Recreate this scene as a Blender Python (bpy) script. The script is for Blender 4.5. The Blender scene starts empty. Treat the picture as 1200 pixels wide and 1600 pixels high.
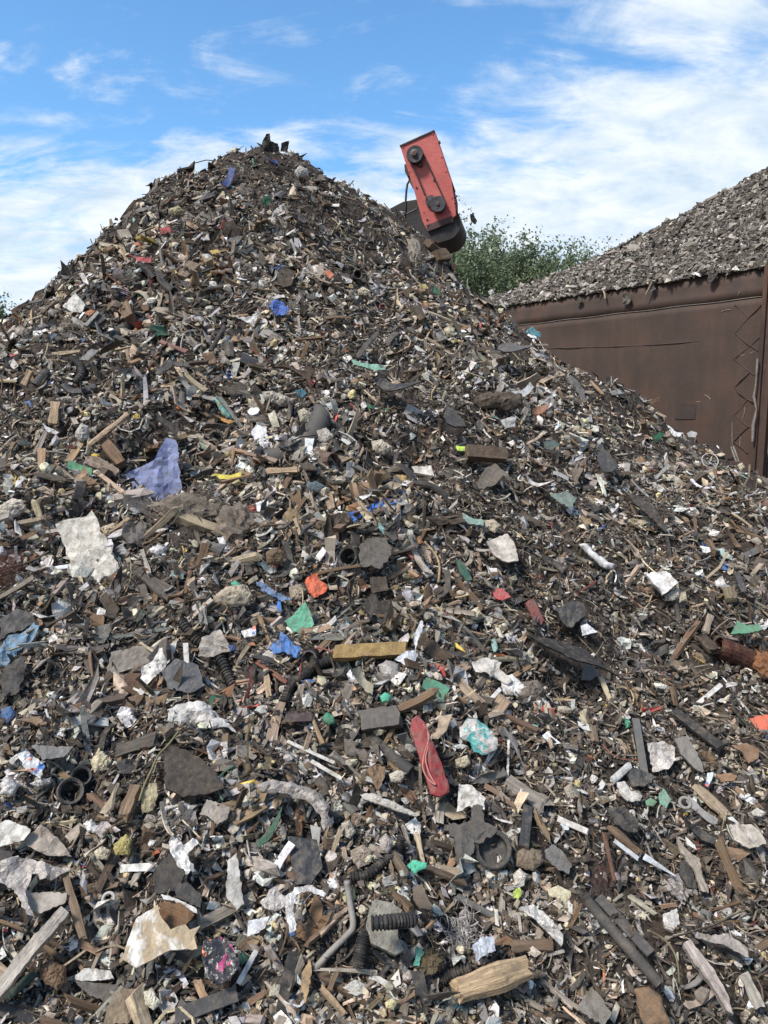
import bpy, math, random
import numpy as np
from mathutils import Vector, Matrix, geometry

R = math.radians
rng = np.random.default_rng(11)
SC = bpy.context.scene
COL = SC.collection

# ------------------------------------------------------------------ camera
F, PITCH, CAMZ = 1150.0, R(8.0), 1.55          # focal length in pixels of the 1200 x 1600 photograph
cam_data = bpy.data.cameras.new('camera')
cam = bpy.data.objects.new('camera', cam_data)
COL.objects.link(cam)
cam.location = (0, 0, CAMZ)
cam.rotation_euler = (R(90) - PITCH, 0, 0)
cam_data.sensor_fit = 'VERTICAL'
cam_data.sensor_height = 36.0
cam_data.lens = 36.0 * F / 1600.0
cam_data.clip_start = 0.05
cam_data.clip_end = 3000
SC.camera = cam

# ------------------------------------------------------------------ sky and sun
SUN_EL, SUN_AZ = R(52), R(-128)                 # azimuth from +Y towards +X
world = bpy.data.worlds.new('World')
SC.world = world
world.use_nodes = True
nt = world.node_tree
nt.nodes.clear()
def wn(t, **kw):
    n = nt.nodes.new(t)
    for k, v in kw.items():
        setattr(n, k, v)
    return n
wl = nt.links.new
def wmath(op, a, b=None, c=None, clamp=False):
    n = wn('ShaderNodeMath', operation=op, use_clamp=clamp)
    for i, s in enumerate((a, b, c)):
        if s is None:
            continue
        if isinstance(s, (int, float)):
            n.inputs[i].default_value = s
        else:
            wl(s, n.inputs[i])
    return n.outputs[0]
sky = wn('ShaderNodeTexSky', sky_type='NISHITA', sun_disc=False, sun_elevation=SUN_EL, sun_rotation=SUN_AZ,
         altitude=0.0, air_density=1.0, dust_density=0.6, ozone_density=2.2)
geo = wn('ShaderNodeTexCoord')
sep = wn('ShaderNodeSeparateXYZ')
wl(geo.outputs['Generated'], sep.inputs[0])
dx, dy, dz = sep.outputs
# project the view direction on a flat cloud layer high above
den = wmath('ADD', wmath('MAXIMUM', dz, 0.0), 0.30)
px_ = wmath('DIVIDE', dx, den)
py_ = wmath('DIVIDE', dy, den)
comb = wn('ShaderNodeCombineXYZ')
wl(px_, comb.inputs[0]); wl(py_, comb.inputs[1])
def wnoise(scale, detail, rough, off, stretch=(1, 1, 1), dist=0.0, rot=0.0):
    mp = wn('ShaderNodeMapping')
    mp.inputs['Location'].default_value = off
    mp.inputs['Scale'].default_value = stretch
    mp.inputs['Rotation'].default_value = (0, 0, rot)
    wl(comb.outputs[0], mp.inputs[0])
    n = wn('ShaderNodeTexNoise')
    n.inputs['Scale'].default_value = scale
    n.inputs['Detail'].default_value = detail
    n.inputs['Roughness'].default_value = rough
    n.inputs['Distortion'].default_value = dist
    wl(mp.outputs[0], n.inputs['Vector'])
    return n.outputs['Fac']
big = wnoise(1.1, 3.0, 0.5, (3.1, 1.7, 0))
fine = wnoise(5.5, 10.0, 0.62, (0.4, 5.2, 0), (1.0, 1.5, 1), 0.4, R(24))
wisp = wnoise(3.0, 8.0, 0.6, (7.4, 2.2, 0), (0.8, 2.4, 1), 0.9, R(-16))
az = wmath('ARCTAN2', dx, dy)
el = wmath('ARCSINE', dz)
# a cloud bank low all round the horizon and a thicker sector towards the right of the view (and opposite it)
low = wmath('MINIMUM', wmath('MULTIPLY', wmath('SUBTRACT', R(20.5), el), 6.0), 0.95)
low = wmath('MAXIMUM', low, -0.25)
side = wmath('MAXIMUM', wmath('MULTIPLY', wmath('SINE', wmath('SUBTRACT', wmath('MULTIPLY', az, 2.0), 0.22)), 0.75), -0.04)
cov = wmath('ADD', wmath('ADD', wmath('MULTIPLY', wmath('SUBTRACT', big, 0.5), 0.7), wmath('MULTIPLY', low, 0.72)), side)
dens = wmath('ADD', cov, wmath('MULTIPLY', wmath('SUBTRACT', fine, 0.5), 1.55))
dens = wmath('ADD', dens, wmath('MULTIPLY', wmath('SUBTRACT', wisp, 0.485), 1.6))
cr = wn('ShaderNodeMapRange', interpolation_type='SMOOTHSTEP')
cr.inputs['From Min'].default_value = -0.14
cr.inputs['From Max'].default_value = 0.56
cr.inputs['To Max'].default_value = 0.97
wl(dens, cr.inputs['Value'])
shade = wn('ShaderNodeMapRange')
shade.inputs['From Min'].default_value = 0.34
shade.inputs['From Max'].default_value = 0.62
wl(wnoise(6.0, 8.0, 0.62, (1.3, 8.8, 0), (1, 1.4, 1), 0.3), shade.inputs['Value'])
ccol = wn('ShaderNodeMix', data_type='RGBA')
ccol.inputs['A'].default_value = (2.9, 3.6, 4.3, 1)
ccol.inputs['B'].default_value = (4.55, 4.8, 5.05, 1)
wl(shade.outputs[0], ccol.inputs['Factor'])
skyc = wn('ShaderNodeMix', data_type='RGBA', blend_type='MULTIPLY')
skyc.inputs['Factor'].default_value = 1.0
skyc.inputs['B'].default_value = (0.66, 0.96, 1.10, 1)
wl(sky.outputs[0], skyc.inputs['A'])
mixc = wn('ShaderNodeMix', data_type='RGBA')
wl(cr.outputs[0], mixc.inputs['Factor'])
wl(skyc.outputs['Result'], mixc.inputs['A'])
wl(ccol.outputs['Result'], mixc.inputs['B'])
bg = wn('ShaderNodeBackground')
bg.inputs['Strength'].default_value = 0.138
wl(mixc.outputs['Result'], bg.inputs['Color'])
wo = wn('ShaderNodeOutputWorld')
wl(bg.outputs[0], wo.inputs[0])

sun_d = bpy.data.lights.new('sun', 'SUN')
sun_d.energy = 3.6
sun_d.angle = R(12)
sun_d.color = (1.0, 0.95, 0.89)
sun = bpy.data.objects.new('sun', sun_d)
COL.objects.link(sun)
sun.rotation_euler = Vector((math.sin(SUN_AZ) * math.cos(SUN_EL), math.cos(SUN_AZ) * math.cos(SUN_EL), math.sin(SUN_EL))).to_track_quat('Z', 'Y').to_euler()
sun.location = (-6, -6, 12)

SC.view_settings.view_transform = 'Standard'
SC.view_settings.look = 'None'
SC.view_settings.gamma = 1.0
SC.view_settings.exposure = 0.66
SC.render.engine = 'CYCLES'
SC.cycles.max_bounces = 4
SC.cycles.diffuse_bounces = 3
SC.cycles.glossy_bounces = 2
SC.cycles.use_adaptive_sampling = True
SC.cycles.adaptive_threshold = 0.02
SC.cycles.use_denoising = True

# ------------------------------------------------------------------ numeric helpers
def _hash(ix, iy, s):
    h = (ix.astype(np.int64) * 374761393 + iy.astype(np.int64) * 668265263 + s * 974711) & 0xffffffff
    h = ((h ^ (h >> 13)) * 1274126177) & 0xffffffff
    return ((h ^ (h >> 16)) & 0xffff) / 65535.0
def vnoise(x, y, s=0):
    x = np.asarray(x, float); y = np.asarray(y, float)
    ix = np.floor(x); iy = np.floor(y); fx = x - ix; fy = y - iy
    fx = fx * fx * (3 - 2 * fx); fy = fy * fy * (3 - 2 * fy)
    a = _hash(ix, iy, s); b = _hash(ix + 1, iy, s); c = _hash(ix, iy + 1, s); d = _hash(ix + 1, iy + 1, s)
    return (a * (1 - fx) + b * fx) * (1 - fy) + (c * (1 - fx) + d * fx) * fy - 0.5
def fbm(x, y, s=0, o=4):
    v = 0; a = 1.0
    for i in range(o):
        v = v + a * vnoise(x * 2 ** i, y * 2 ** i, s + i * 7); a *= 0.5
    return v
def project(p):
    p = np.asarray(p, float)
    d = p - np.array([0, 0, CAMZ])
    yy = d[..., 1] * math.cos(PITCH) - d[..., 2] * math.sin(PITCH)
    zz = d[..., 2] * math.cos(PITCH) + d[..., 1] * math.sin(PITCH)
    return 600 + F * d[..., 0] / yy, 800 - F * zz / yy, yy
def rays(px, py):
    x = (np.asarray(px, float) - 600) / F; z = (800 - np.asarray(py, float)) / F
    d = np.stack([x, math.cos(PITCH) + z * math.sin(PITCH), z * math.cos(PITCH) - math.sin(PITCH)], -1)
    return d                                      # unit depth along the optical axis
ORIGIN = np.array([0, 0, CAMZ])
def ray_plane(px, py, p0, n):
    d = rays(px, py)
    t = ((np.asarray(p0) - ORIGIN) @ n) / (d @ n)
    return ORIGIN + d * t[..., None]

# the big heap: a cone of tipped shredder waste
APX, APY, APZ = -1.05, 6.8, 3.67
def heap_base(x, y):
    dx = x - APX; dy = y - APY
    r = np.sqrt(dx * dx + dy * dy); r = 0.5 * ((r - 0.60) + np.sqrt((r - 0.60) ** 2 + 0.09))
    drop = 0.95 * r - 0.052 * r * r
    drop = np.where(r > 7.5, 0.95 * 7.5 - 0.052 * 56.25 + (r - 7.5) * 0.4, drop)
    drop = drop + 0.45 * np.maximum(-dx - 0.9, 0) + 0.02 * np.exp(-((dx - 2.4) / 0.7) ** 2) * np.exp(-((dy + 1) / 1.6) ** 2)
    z = APZ - drop
    z = z + 0.30 * np.exp(-(((x + 2.95) / 0.38) ** 2 + ((y - 6.1) / 0.5) ** 2))
    return z
DENTS = []
def heap(x, y):
    x = np.asarray(x, float); y = np.asarray(y, float)
    z = heap_base(x, y)
    near = np.clip((np.sqrt(x * x + y * y) - 0.5) / 4.0, 0.3, 1.0)
    z = z + near * (0.24 * vnoise(x * 1.1 + 3, y * 1.1, 3) + 0.21 * vnoise(x * 2.7, y * 2.7 + 9, 5)) + 0.10 * vnoise(x * 6.3, y * 6.3, 8) + 0.05 * vnoise(x * 15, y * 15, 9)
    for (cx, cy, r, a) in DENTS:
        z = z - a * np.exp(-(((x - cx) ** 2 + (y - cy) ** 2) / (r * r)))
    return z
def heap_normal(x, y, e=0.12, f=None):
    f = f or heap
    gx = (f(x + e, y) - f(x - e, y)) / (2 * e); gy = (f(x, y + e) - f(x, y - e)) / (2 * e)
    n = np.stack([-gx, -gy, np.ones_like(gx)], -1)
    return n / np.linalg.norm(n, axis=-1, keepdims=True)
def cast(px, py, f=None):
    """first point of the heap seen at a pixel of the photograph"""
    f = f or heap
    px = np.atleast_1d(np.asarray(px, float)); py = np.atleast_1d(np.asarray(py, float))
    d = rays(px, py)
    t = np.concatenate([np.arange(0.8, 4, 0.012), np.arange(4, 9.5, 0.025)])
    p = ORIGIN + d[:, None, :] * t[None, :, None]
    below = p[..., 2] < f(p[..., 0], p[..., 1])
    i = np.where(below.any(1), below.argmax(1), len(t) - 150)
    return p[np.arange(len(px)), i]
for (a, b, r, dep) in ((310, 665, 0.22, 0.16), (250, 700, 0.14, 0.08), (900, 1035, 0.13, 0.10), (480, 1300, 0.07, 0.07), (930, 790, 0.22, 0.10), (560, 385, 0.25, 0.16), (640, 610, 0.2, 0.12), (190, 520, 0.25, 0.14), (1040, 980, 0.12, 0.07)):
    q = cast(a, b, heap_base)[0]
    DENTS.append((q[0], q[1], r, dep))
# ------------------------------------------------------------------ materials
MATS = {}
def ramp(nodes, links, fac, stops):
    n = nodes.new('ShaderNodeValToRGB')
    while len(n.color_ramp.elements) < len(stops):
        n.color_ramp.elements.new(0.5)
    for e, (p, c) in zip(n.color_ramp.elements, stops):
        e.position = p; e.color = (*c, 1)
    links.new(fac, n.inputs[0])
    return n.outputs[0]
DIRT = (0.135, 0.107, 0.080)
def debris_mat(key, src, rough=0.75, metal=0.0, dirt=0.45, bump=0.25, bscale=60.0, grain=None, var=0.5, spec=0.35, patches=None, dscale=42.0):
    """src: 'attr' = colour kept per vertex of a joined mesh, 'obj' = colour of the object"""
    k = key + '_' + src
    if k in MATS:
        return MATS[k]
    m = bpy.data.materials.new(k); m.use_nodes = True
    t = m.node_tree; N = t.nodes; L = t.links.new
    b = N['Principled BSDF']
    if src == 'attr':
        a = N.new('ShaderNodeAttribute'); a.attribute_name = 'Col'; base = a.outputs['Color']
    else:
        a = N.new('ShaderNodeObjectInfo'); base = a.outputs['Color']
    lo = N.new('ShaderNodeAttribute'); lo.attribute_name = 'loc'
    vec = lo.outputs['Vector']
    if src == 'obj':
        ad = N.new('ShaderNodeVectorMath'); ad.operation = 'MULTIPLY_ADD'
        ad.inputs[1].default_value = (1, 1, 1)
        L(vec, ad.inputs[0])
        cx = N.new('ShaderNodeMath'); cx.operation = 'MULTIPLY'; cx.inputs[1].default_value = 37.0
        L(a.outputs['Random'], cx.inputs[0])
        L(cx.outputs[0], ad.inputs[2])
        vec = ad.outputs[0]
    def noise(scale, detail=4.0, v=vec, rough_=0.6, dist=0.0):
        n = N.new('ShaderNodeTexNoise'); n.inputs['Scale'].default_value = scale; n.inputs['Detail'].default_value = detail
        n.inputs['Roughness'].default_value = rough_; n.inputs['Distortion'].default_value = dist
        L(v, n.inputs['Vector']); return n.outputs['Fac']
    gv = vec
    if grain:
        mp = N.new('ShaderNodeMapping'); mp.inputs['Scale'].default_value = grain
        L(vec, mp.inputs[0]); gv = mp.outputs[0]
    n1 = noise(bscale * (0.5 if grain else 0.4), 5.0, gv)
    # brightness variation of the thing's own surface
    mr = N.new('ShaderNodeMapRange'); mr.inputs['From Min'].default_value = 0.28; mr.inputs['From Max'].default_value = 0.72
    mr.inputs['To Min'].default_value = 1 - var; mr.inputs['To Max'].default_value = 1 + var * 0.55
    L(n1, mr.inputs['Value'])
    mul = N.new('ShaderNodeVectorMath'); mul.operation = 'SCALE'
    L(base, mul.inputs[0]); L(mr.outputs[0], mul.inputs['Scale'])
    c = mul.outputs[0]
    if patches:
        for (sc, lo_, hi_, pc) in patches:
            pm = N.new('ShaderNodeMapRange'); pm.inputs['From Min'].default_value = lo_; pm.inputs['From Max'].default_value = hi_
            L(noise(sc, 4.0, vec, 0.65, 0.6), pm.inputs['Value'])
            mx = N.new('ShaderNodeMix'); mx.data_type = 'RGBA'
            L(pm.outputs[0], mx.inputs['Factor']); L(c, mx.inputs['A']); mx.inputs['B'].default_value = (*pc, 1)
            c = mx.outputs['Result']
    # dirt lying on it
    dn = noise(dscale, 5.0, vec, 0.75)
    dm = N.new('ShaderNodeMapRange'); dm.inputs['From Min'].default_value = 0.62 - dirt * 0.36; dm.inputs['From Max'].default_value = 0.80 - dirt * 0.24
    dm.inputs['To Max'].default_value = 0.82
    L(dn, dm.inputs['Value'])
    dx_ = N.new('ShaderNodeMix'); dx_.data_type = 'RGBA'
    L(dm.outputs[0], dx_.inputs['Factor']); L(c, dx_.inputs['A']); dx_.inputs['B'].default_value = (*DIRT, 1)
    L(dx_.outputs['Result'], b.inputs['Base Color'])
    rr = N.new('ShaderNodeMapRange'); rr.inputs['To Min'].default_value = max(0.1, rough - 0.12); rr.inputs['To Max'].default_value = min(1, rough + 0.15)
    L(dn, rr.inputs['Value']); L(rr.outputs[0], b.inputs['Roughness'])
    if metal:
        mm = N.new('ShaderNodeMath'); mm.operation = 'MULTIPLY_ADD'; mm.inputs[1].default_value = -metal; mm.inputs[2].default_value = metal
        L(dm.outputs[0], mm.inputs[0]); L(mm.outputs[0], b.inputs['Metallic'])
    b.inputs['Specular IOR Level'].default_value = spec
    bp = N.new('ShaderNodeBump'); bp.inputs['Strength'].default_value = bump; bp.inputs['Distance'].default_value = 0.006
    hb = N.new('ShaderNodeMath'); hb.operation = 'ADD'
    L(n1, hb.inputs[0]); L(noise(bscale * 2.2, 3.0, gv), hb.inputs[1])
    L(hb.outputs[0], bp.inputs['Height']); L(bp.outputs[0], b.inputs['Normal'])
    MATS[k] = m
    return m
KIND_ARGS = {
    'plastic': dict(rough=0.62, dirt=0.40, bump=0.3, bscale=40, var=0.3, spec=0.4),
    'rubber': dict(rough=0.7, dirt=0.38, bump=0.4, bscale=70, var=0.35, spec=0.3),
    'felt': dict(rough=0.95, dirt=0.42, bump=0.8, bscale=160, var=0.4, spec=0.1),
    'wood': dict(rough=0.85, dirt=0.35, bump=0.7, bscale=40, grain=(0.3, 7, 7), var=0.6, spec=0.2),
    'stone': dict(rough=0.95, dirt=0.42, bump=0.9, bscale=90, var=0.45, spec=0.15),
    'foil': dict(rough=0.5, metal=0.22, dirt=0.42, bump=0.7, bscale=60, var=0.35, spec=0.5),
    'card': dict(rough=0.9, dirt=0.42, bump=0.5, bscale=80, var=0.45, spec=0.15),
    'paint': dict(rough=0.68, dirt=0.46, bump=0.3, bscale=50, var=0.25, spec=0.35),
    'stained': dict(rough=0.6, dirt=0.3, bump=0.3, bscale=50, var=0.2, spec=0.35, patches=[(11, 0.44, 0.54, (0.33, 0.25, 0.155))]),
    'print': dict(rough=0.3, dirt=0.25, bump=0.5, bscale=40, var=0.2, spec=0.5, patches=[(16, 0.54, 0.56, (0.42, 0.05, 0.16)), (13, 0.60, 0.62, (0.8, 0.16, 0.05))]),
    'cancolor': dict(rough=0.45, dirt=0.46, bump=0.4, bscale=40, var=0.2, spec=0.5, patches=[(18, 0.50, 0.53, (0.06, 0.28, 0.27))]),
    'packcolor': dict(rough=0.4, dirt=0.36, bump=0.5, bscale=40, var=0.2, spec=0.5, patches=[(22, 0.50, 0.52, (0.05, 0.16, 0.38)), (26, 0.58, 0.60, (0.6, 0.12, 0.05))]),
    'rust': dict(rough=0.9, dirt=0.3, bump=0.8, bscale=90, var=0.5, spec=0.2, patches=[(30, 0.5, 0.62, (0.13, 0.055, 0.03))]),
}
def DM(kind, src='attr'):
    return debris_mat(kind, src, **KIND_ARGS[kind])

def simple_mat(name, stops, scale=3.0, rough=0.8, bump=0.3, bscale=None, metal=0.0, coords='Object', stretch=(1, 1, 1), detail=8.0, spec=0.3, dist=0.01):
    m = bpy.data.materials.new(name); m.use_nodes = True
    t = m.node_tree; N = t.nodes; L = t.links.new
    b = N['Principled BSDF']
    tc = N.new('ShaderNodeTexCoord'); mp = N.new('ShaderNodeMapping'); mp.inputs['Scale'].default_value = stretch
    L(tc.outputs[coords], mp.inputs[0])
    n = N.new('ShaderNodeTexNoise'); n.inputs['Scale'].default_value = scale; n.inputs['Detail'].default_value = detail; n.inputs['Roughness'].default_value = 0.65
    L(mp.outputs[0], n.inputs['Vector'])
    L(ramp(N, L, n.outputs['Fac'], stops) if False else _ramp(t, n.outputs['Fac'], stops), b.inputs['Base Color'])
    b.inputs['Roughness'].default_value = rough; b.inputs['Metallic'].default_value = metal
    b.inputs['Specular IOR Level'].default_value = spec
    n2 = N.new('ShaderNodeTexNoise'); n2.inputs['Scale'].default_value = bscale or scale * 6; n2.inputs['Detail'].default_value = 6
    L(mp.outputs[0], n2.inputs['Vector'])
    bp = N.new('ShaderNodeBump'); bp.inputs['Strength'].default_value = bump; bp.inputs['Distance'].default_value = dist
    L(n2.outputs['Fac'], bp.inputs['Height']); L(bp.outputs[0], b.inputs['Normal'])
    return m
def _ramp(t, fac, stops):
    n = t.nodes.new('ShaderNodeValToRGB')
    while len(n.color_ramp.elements) < len(stops):
        n.color_ramp.elements.new(0.5)
    for e, (p, c) in zip(n.color_ramp.elements, stops):
        e.position = p; e.color = (*c, 1)
    t.links.new(fac, n.inputs[0])
    return n.outputs[0]

# ------------------------------------------------------------------ mesh helpers
def raw_mesh(name, V, T, col=None, loc=None, smooth=False):
    """V (n,3) vertices, T (m,3) triangles"""
    V = np.ascontiguousarray(V, np.float32).reshape(-1, 3); T = np.ascontiguousarray(T, np.int32).reshape(-1, 3)
    me = bpy.data.meshes.new(name)
    me.vertices.add(len(V)); me.loops.add(T.size); me.polygons.add(len(T))
    me.vertices.foreach_set('co', V.ravel())
    me.loops.foreach_set('vertex_index', T.ravel())
    me.polygons.foreach_set('loop_start', np.arange(0, T.size, 3, dtype=np.int32))
    me.polygons.foreach_set('loop_total', np.full(len(T), 3, np.int32))
    me.polygons.foreach_set('use_smooth', np.full(len(T), bool(smooth)))
    if col is not None:
        a = me.attributes.new('Col', 'FLOAT_COLOR', 'POINT')
        c4 = np.ones((len(V), 4), np.float32); c4[:, :3] = col
        a.data.foreach_set('color', c4.ravel())
    if loc is None:
        loc = V
    a = me.attributes.new('loc', 'FLOAT_VECTOR', 'POINT')
    a.data.foreach_set('vector', np.ascontiguousarray(loc, np.float32).ravel())
    me.update(calc_edges=True); me.validate()
    return me
def put(name, me, mat=None, parent=None, label=None, cat=None, group=None, kind=None, loc=None, color=None):
    o = bpy.data.objects.new(name, me)
    COL.objects.link(o)
    if me is not None and mat is not None and not me.materials:
        me.materials.append(mat)
    if parent is not None:
        o.parent = parent
    if label: o['label'] = label
    if cat: o['category'] = cat
    if group: o['group'] = group
    if kind: o['kind'] = kind
    if loc is not None: o.location = loc
    if color is not None: o.color = (*color, 1)
    return o
class MB:
    """collects simple solids in world or local space, builds ONE mesh object"""
    def __init__(s): s.v = []; s.f = []; s.n = 0
    def add(s, V, Fc):
        for f in Fc:
            s.f.append([i + s.n for i in f])
        s.v.extend([tuple(map(float, p)) for p in V]); s.n += len(V)
        return s
    def prism(s, poly, d):
        """poly: list of 3D points, d: extrusion vector"""
        n = len(poly); d = np.asarray(d, float); P = [np.asarray(p, float) for p in poly]
        return s.add(P + [p + d for p in P], [list(range(n))[::-1], list(range(n, 2 * n))] + [[i, (i + 1) % n, n + (i + 1) % n, n + i] for i in range(n)])
    def box(s, c, ux, uy, uz):
        c, ux, uy, uz = (np.asarray(q, float) for q in (c, ux, uy, uz))
        q = [c - ux - uy - uz, c + ux - uy - uz, c + ux + uy - uz, c - ux + uy - uz]
        return s.prism(q, 2 * uz)
    def tube(s, path, r, n=10, cap=True):
        path = [np.asarray(p, float) for p in path]; rr = r if hasattr(r, '__len__') else [r] * len(path)
        V = []; Fc = []; up = None
        for i, p in enumerate(path):
            d = path[min(i + 1, len(path) - 1)] - path[max(i - 1, 0)]; d /= np.linalg.norm(d) + 1e-9
            if up is None:
                up = np.array([0, 0, 1.0]) if abs(d[2]) < 0.9 else np.array([1.0, 0, 0])
            a = np.cross(d, up); a /= np.linalg.norm(a) + 1e-9; b = np.cross(a, d); up = b
            for k in range(n):
                w = 2 * math.pi * k / n; V.append(p + rr[i] * (a * math.cos(w) + b * math.sin(w)))
        for i in range(len(path) - 1):
            for k in range(n):
                Fc.append([i * n + k, i * n + (k + 1) % n, (i + 1) * n + (k + 1) % n, (i + 1) * n + k])
        if cap:
            Fc.append(list(range(n))[::-1]); Fc.append([(len(path) - 1) * n + k for k in range(n)])
        return s.add(V, Fc)
    def build(s, name, mat, parent=None, smooth=False, bevel=0.0, **kw):
        me = bpy.data.meshes.new(name); me.from_pydata(s.v, [], s.f); me.update()
        if smooth:
            me.polygons.foreach_set('use_smooth', np.ones(len(me.polygons), bool))
        o = put(name, me, mat, parent, **kw)
        if bevel:
            bv = o.modifiers.new('bevel', 'BEVEL'); bv.width = bevel; bv.segments = 2; bv.limit_method = 'ANGLE'
        return o

# ------------------------------------------------------------------ the setting
M_GROUND = simple_mat('yard_ground', [(0.3, (0.05, 0.04, 0.032)), (0.55, (0.10, 0.085, 0.07)), (0.75, (0.16, 0.14, 0.12))], 1.2, 0.95, 0.6)
g = 1500.0
me = bpy.data.meshes.new('ground'); me.from_pydata([(-g, -g, 0), (g, -g, 0), (g, g, 0), (-g, g, 0)], [], [(0, 1, 2, 3)])
put('ground', me, M_GROUND, kind='structure')

def terrain(name, f, x0, x1, y0, y1, step, mat, zmin=-0.05):
    xs = np.arange(x0, x1 + 1e-6, step); ys = np.arange(y0, y1 + 1e-6, step)
    X, Y = np.meshgrid(xs, ys); Z = np.maximum(f(X, Y), zmin)
    nx, ny = len(xs), len(ys)
    i = np.arange((ny - 1) * nx).reshape(ny - 1, nx)[:, :-1].ravel()
    T = np.concatenate([np.stack([i, i + 1, i + nx + 1], -1), np.stack([i, i + nx + 1, i + nx], -1)])
    V = np.stack([X, Y, Z], -1).reshape(-1, 3)
    keep = (V[T][:, :, 2].max(1) > zmin + 1e-4)
    return put(name, raw_mesh(name, V, T[keep], smooth=True), mat, kind='structure')
M_SOIL = simple_mat('rubbish_soil', [(0.25, (0.018, 0.014, 0.011)), (0.45, (0.038, 0.029, 0.023)), (0.6, (0.07, 0.054, 0.043)), (0.75, (0.20, 0.17, 0.14))], 34.0, 0.95, 1.0, 110.0, dist=0.02)
hp = terrain('rubbish_heap_terrain', heap, -7.5, 7.5, 0.35, 12.5, 0.045, M_SOIL)

# second heap, held by the steel wall on the right
WA = np.array([6.17, 12.08]); WB = np.array([3.00, 16.2])          # wall runs from the near corner A to B and on behind the big heap
WD = (WB - WA) / np.linalg.norm(WB - WA); WN = np.array([WD[1], -WD[0]])   # WN points away from the viewer
if WN[1] < 0: WN = -WN
WTOP = CAMZ + 2.22
def heap2(x, y):
    x = np.asarray(x, float); y = np.asarray(y, float)
    s = (x - WA[0]) * WN[0] + (y - WA[1]) * WN[1]                      # distance behind the wall
    a = (x - WA[0]) * WD[0] + (y - WA[1]) * WD[1]                      # along the wall, from the near corner
    z = WTOP + 0.02 + np.clip(s, 0, 5.0) * np.clip(0.76 - 0.06 * a, 0.06, 0.95) - np.maximum(s - 5.0, 0) * 0.6
    edge = np.clip(s * 2.5, 0.25, 1)
    return z + edge * (0.16 * vnoise(x * 1.3, y * 1.3, 21) + 0.10 * vnoise(x * 3.4, y * 3.4, 22) + 0.07 * vnoise(x * 9, y * 9, 23))
M_FINE = simple_mat('fine_rubbish', [(0.25, (0.03, 0.025, 0.02)), (0.5, (0.10, 0.085, 0.07)), (0.75, (0.22, 0.195, 0.17))], 16.0, 0.95, 1.0, 70.0, dist=0.03)
ga, gs = np.meshgrid(np.arange(-3.2, 9.6, 0.08), np.concatenate([np.arange(0.0, 6.5, 0.08), np.arange(6.5, 14, 0.5)]))
gX = WA[0] + WD[0] * ga + WN[0] * gs; gY = WA[1] + WD[1] * ga + WN[1] * gs
nx_ = ga.shape[1]; i_ = np.arange((ga.shape[0] - 1) * nx_).reshape(-1, nx_)[:, :-1].ravel()
gT = np.concatenate([np.stack([i_, i_ + 1, i_ + nx_ + 1], -1), np.stack([i_, i_ + nx_ + 1, i_ + nx_], -1)])
put('fine_rubbish_terrain', raw_mesh('fine_rubbish_terrain', np.stack([gX, gY, np.maximum(heap2(gX, gY), -0.3)], -1).reshape(-1, 3), gT, smooth=True), M_FINE, kind='structure')

# ------------------------------------------------------------------ steel wall
def wall_mat():
    m = bpy.data.materials.new('rusty_steel'); m.use_nodes = True
    t = m.node_tree; N = t.nodes; L = t.links.new; b = N['Principled BSDF']
    tc = N.new('ShaderNodeTexCoord')
    def nz(scale, st, det=7, rg=0.6):
        mp = N.new('ShaderNodeMapping'); mp.inputs['Scale'].default_value = st; L(tc.outputs['Object'], mp.inputs[0])
        n = N.new('ShaderNodeTexNoise'); n.inputs['Scale'].default_value = scale; n.inputs['Detail'].default_value = det; n.inputs['Roughness'].default_value = rg
        L(mp.outputs[0], n.inputs['Vector']); return n.outputs['Fac']
    c1 = _ramp(t, nz(1.6, (1, 1, 0.6), 9, 0.68), [(0.3, (0.042, 0.027, 0.020)), (0.48, (0.054, 0.034, 0.025)), (0.6, (0.066, 0.038, 0.026)), (0.78, (0.10, 0.052, 0.030))])
    c2 = _ramp(t, nz(5.0, (1, 1, 0.07)), [(0.3, (0.85, 0.85, 0.85)), (0.6, (1.0, 1.0, 1.0)), (0.8, (1.25, 1.2, 1.15))])
    mu = N.new('ShaderNodeMix'); mu.data_type = 'RGBA'; mu.blend_type = 'MULTIPLY'; mu.inputs['Factor'].default_value = 1
    L(c1, mu.inputs['A']); L(c2, mu.inputs['B'])
    mr = N.new('ShaderNodeMapRange'); mr.inputs['From Min'].default_value = 0.66; mr.inputs['From Max'].default_value = 0.74
    L(nz(14, (1, 1, 1), 9, 0.75), mr.inputs['Value'])
    mx = N.new('ShaderNodeMix'); mx.data_type = 'RGBA'; mx.inputs['B'].default_value = (0.16, 0.12, 0.10, 1)
    L(mr.outputs[0], mx.inputs['Factor']); L(mu.outputs['Result'], mx.inputs['A'])
    L(mx.outputs['Result'], b.inputs['Base Color'])
    b.inputs['Roughness'].default_value = 0.72; b.inputs['Specular IOR Level'].default_value = 0.35
    bp = N.new('ShaderNodeBump'); bp.inputs['Strength'].default_value = 0.5; bp.inputs['Distance'].default_value = 0.02
    L(nz(2.5, (1, 1, 1), 8), bp.inputs['Height']); L(bp.outputs[0], b.inputs['Normal'])
    return m
M_WALL = wall_mat()
M_WELD = simple_mat('weld_steel', [(0.3, (0.045, 0.027, 0.024)), (0.7, (0.085, 0.055, 0.046))], 8, 0.8, 0.5)
M_SCRATCH = simple_mat('bare_scratch', [(0.3, (0.12, 0.09, 0.075)), (0.7, (0.26, 0.22, 0.19))], 8, 0.6, 0.3)
M_RUSTY = simple_mat('dull_rust', [(0.3, (0.035, 0.024, 0.02)), (0.5, (0.06, 0.036, 0.027)), (0.65, (0.10, 0.05, 0.032)), (0.8, (0.22, 0.18, 0.15))], 5, 0.85, 0.6, stretch=(1, 1, 0.3))
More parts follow.
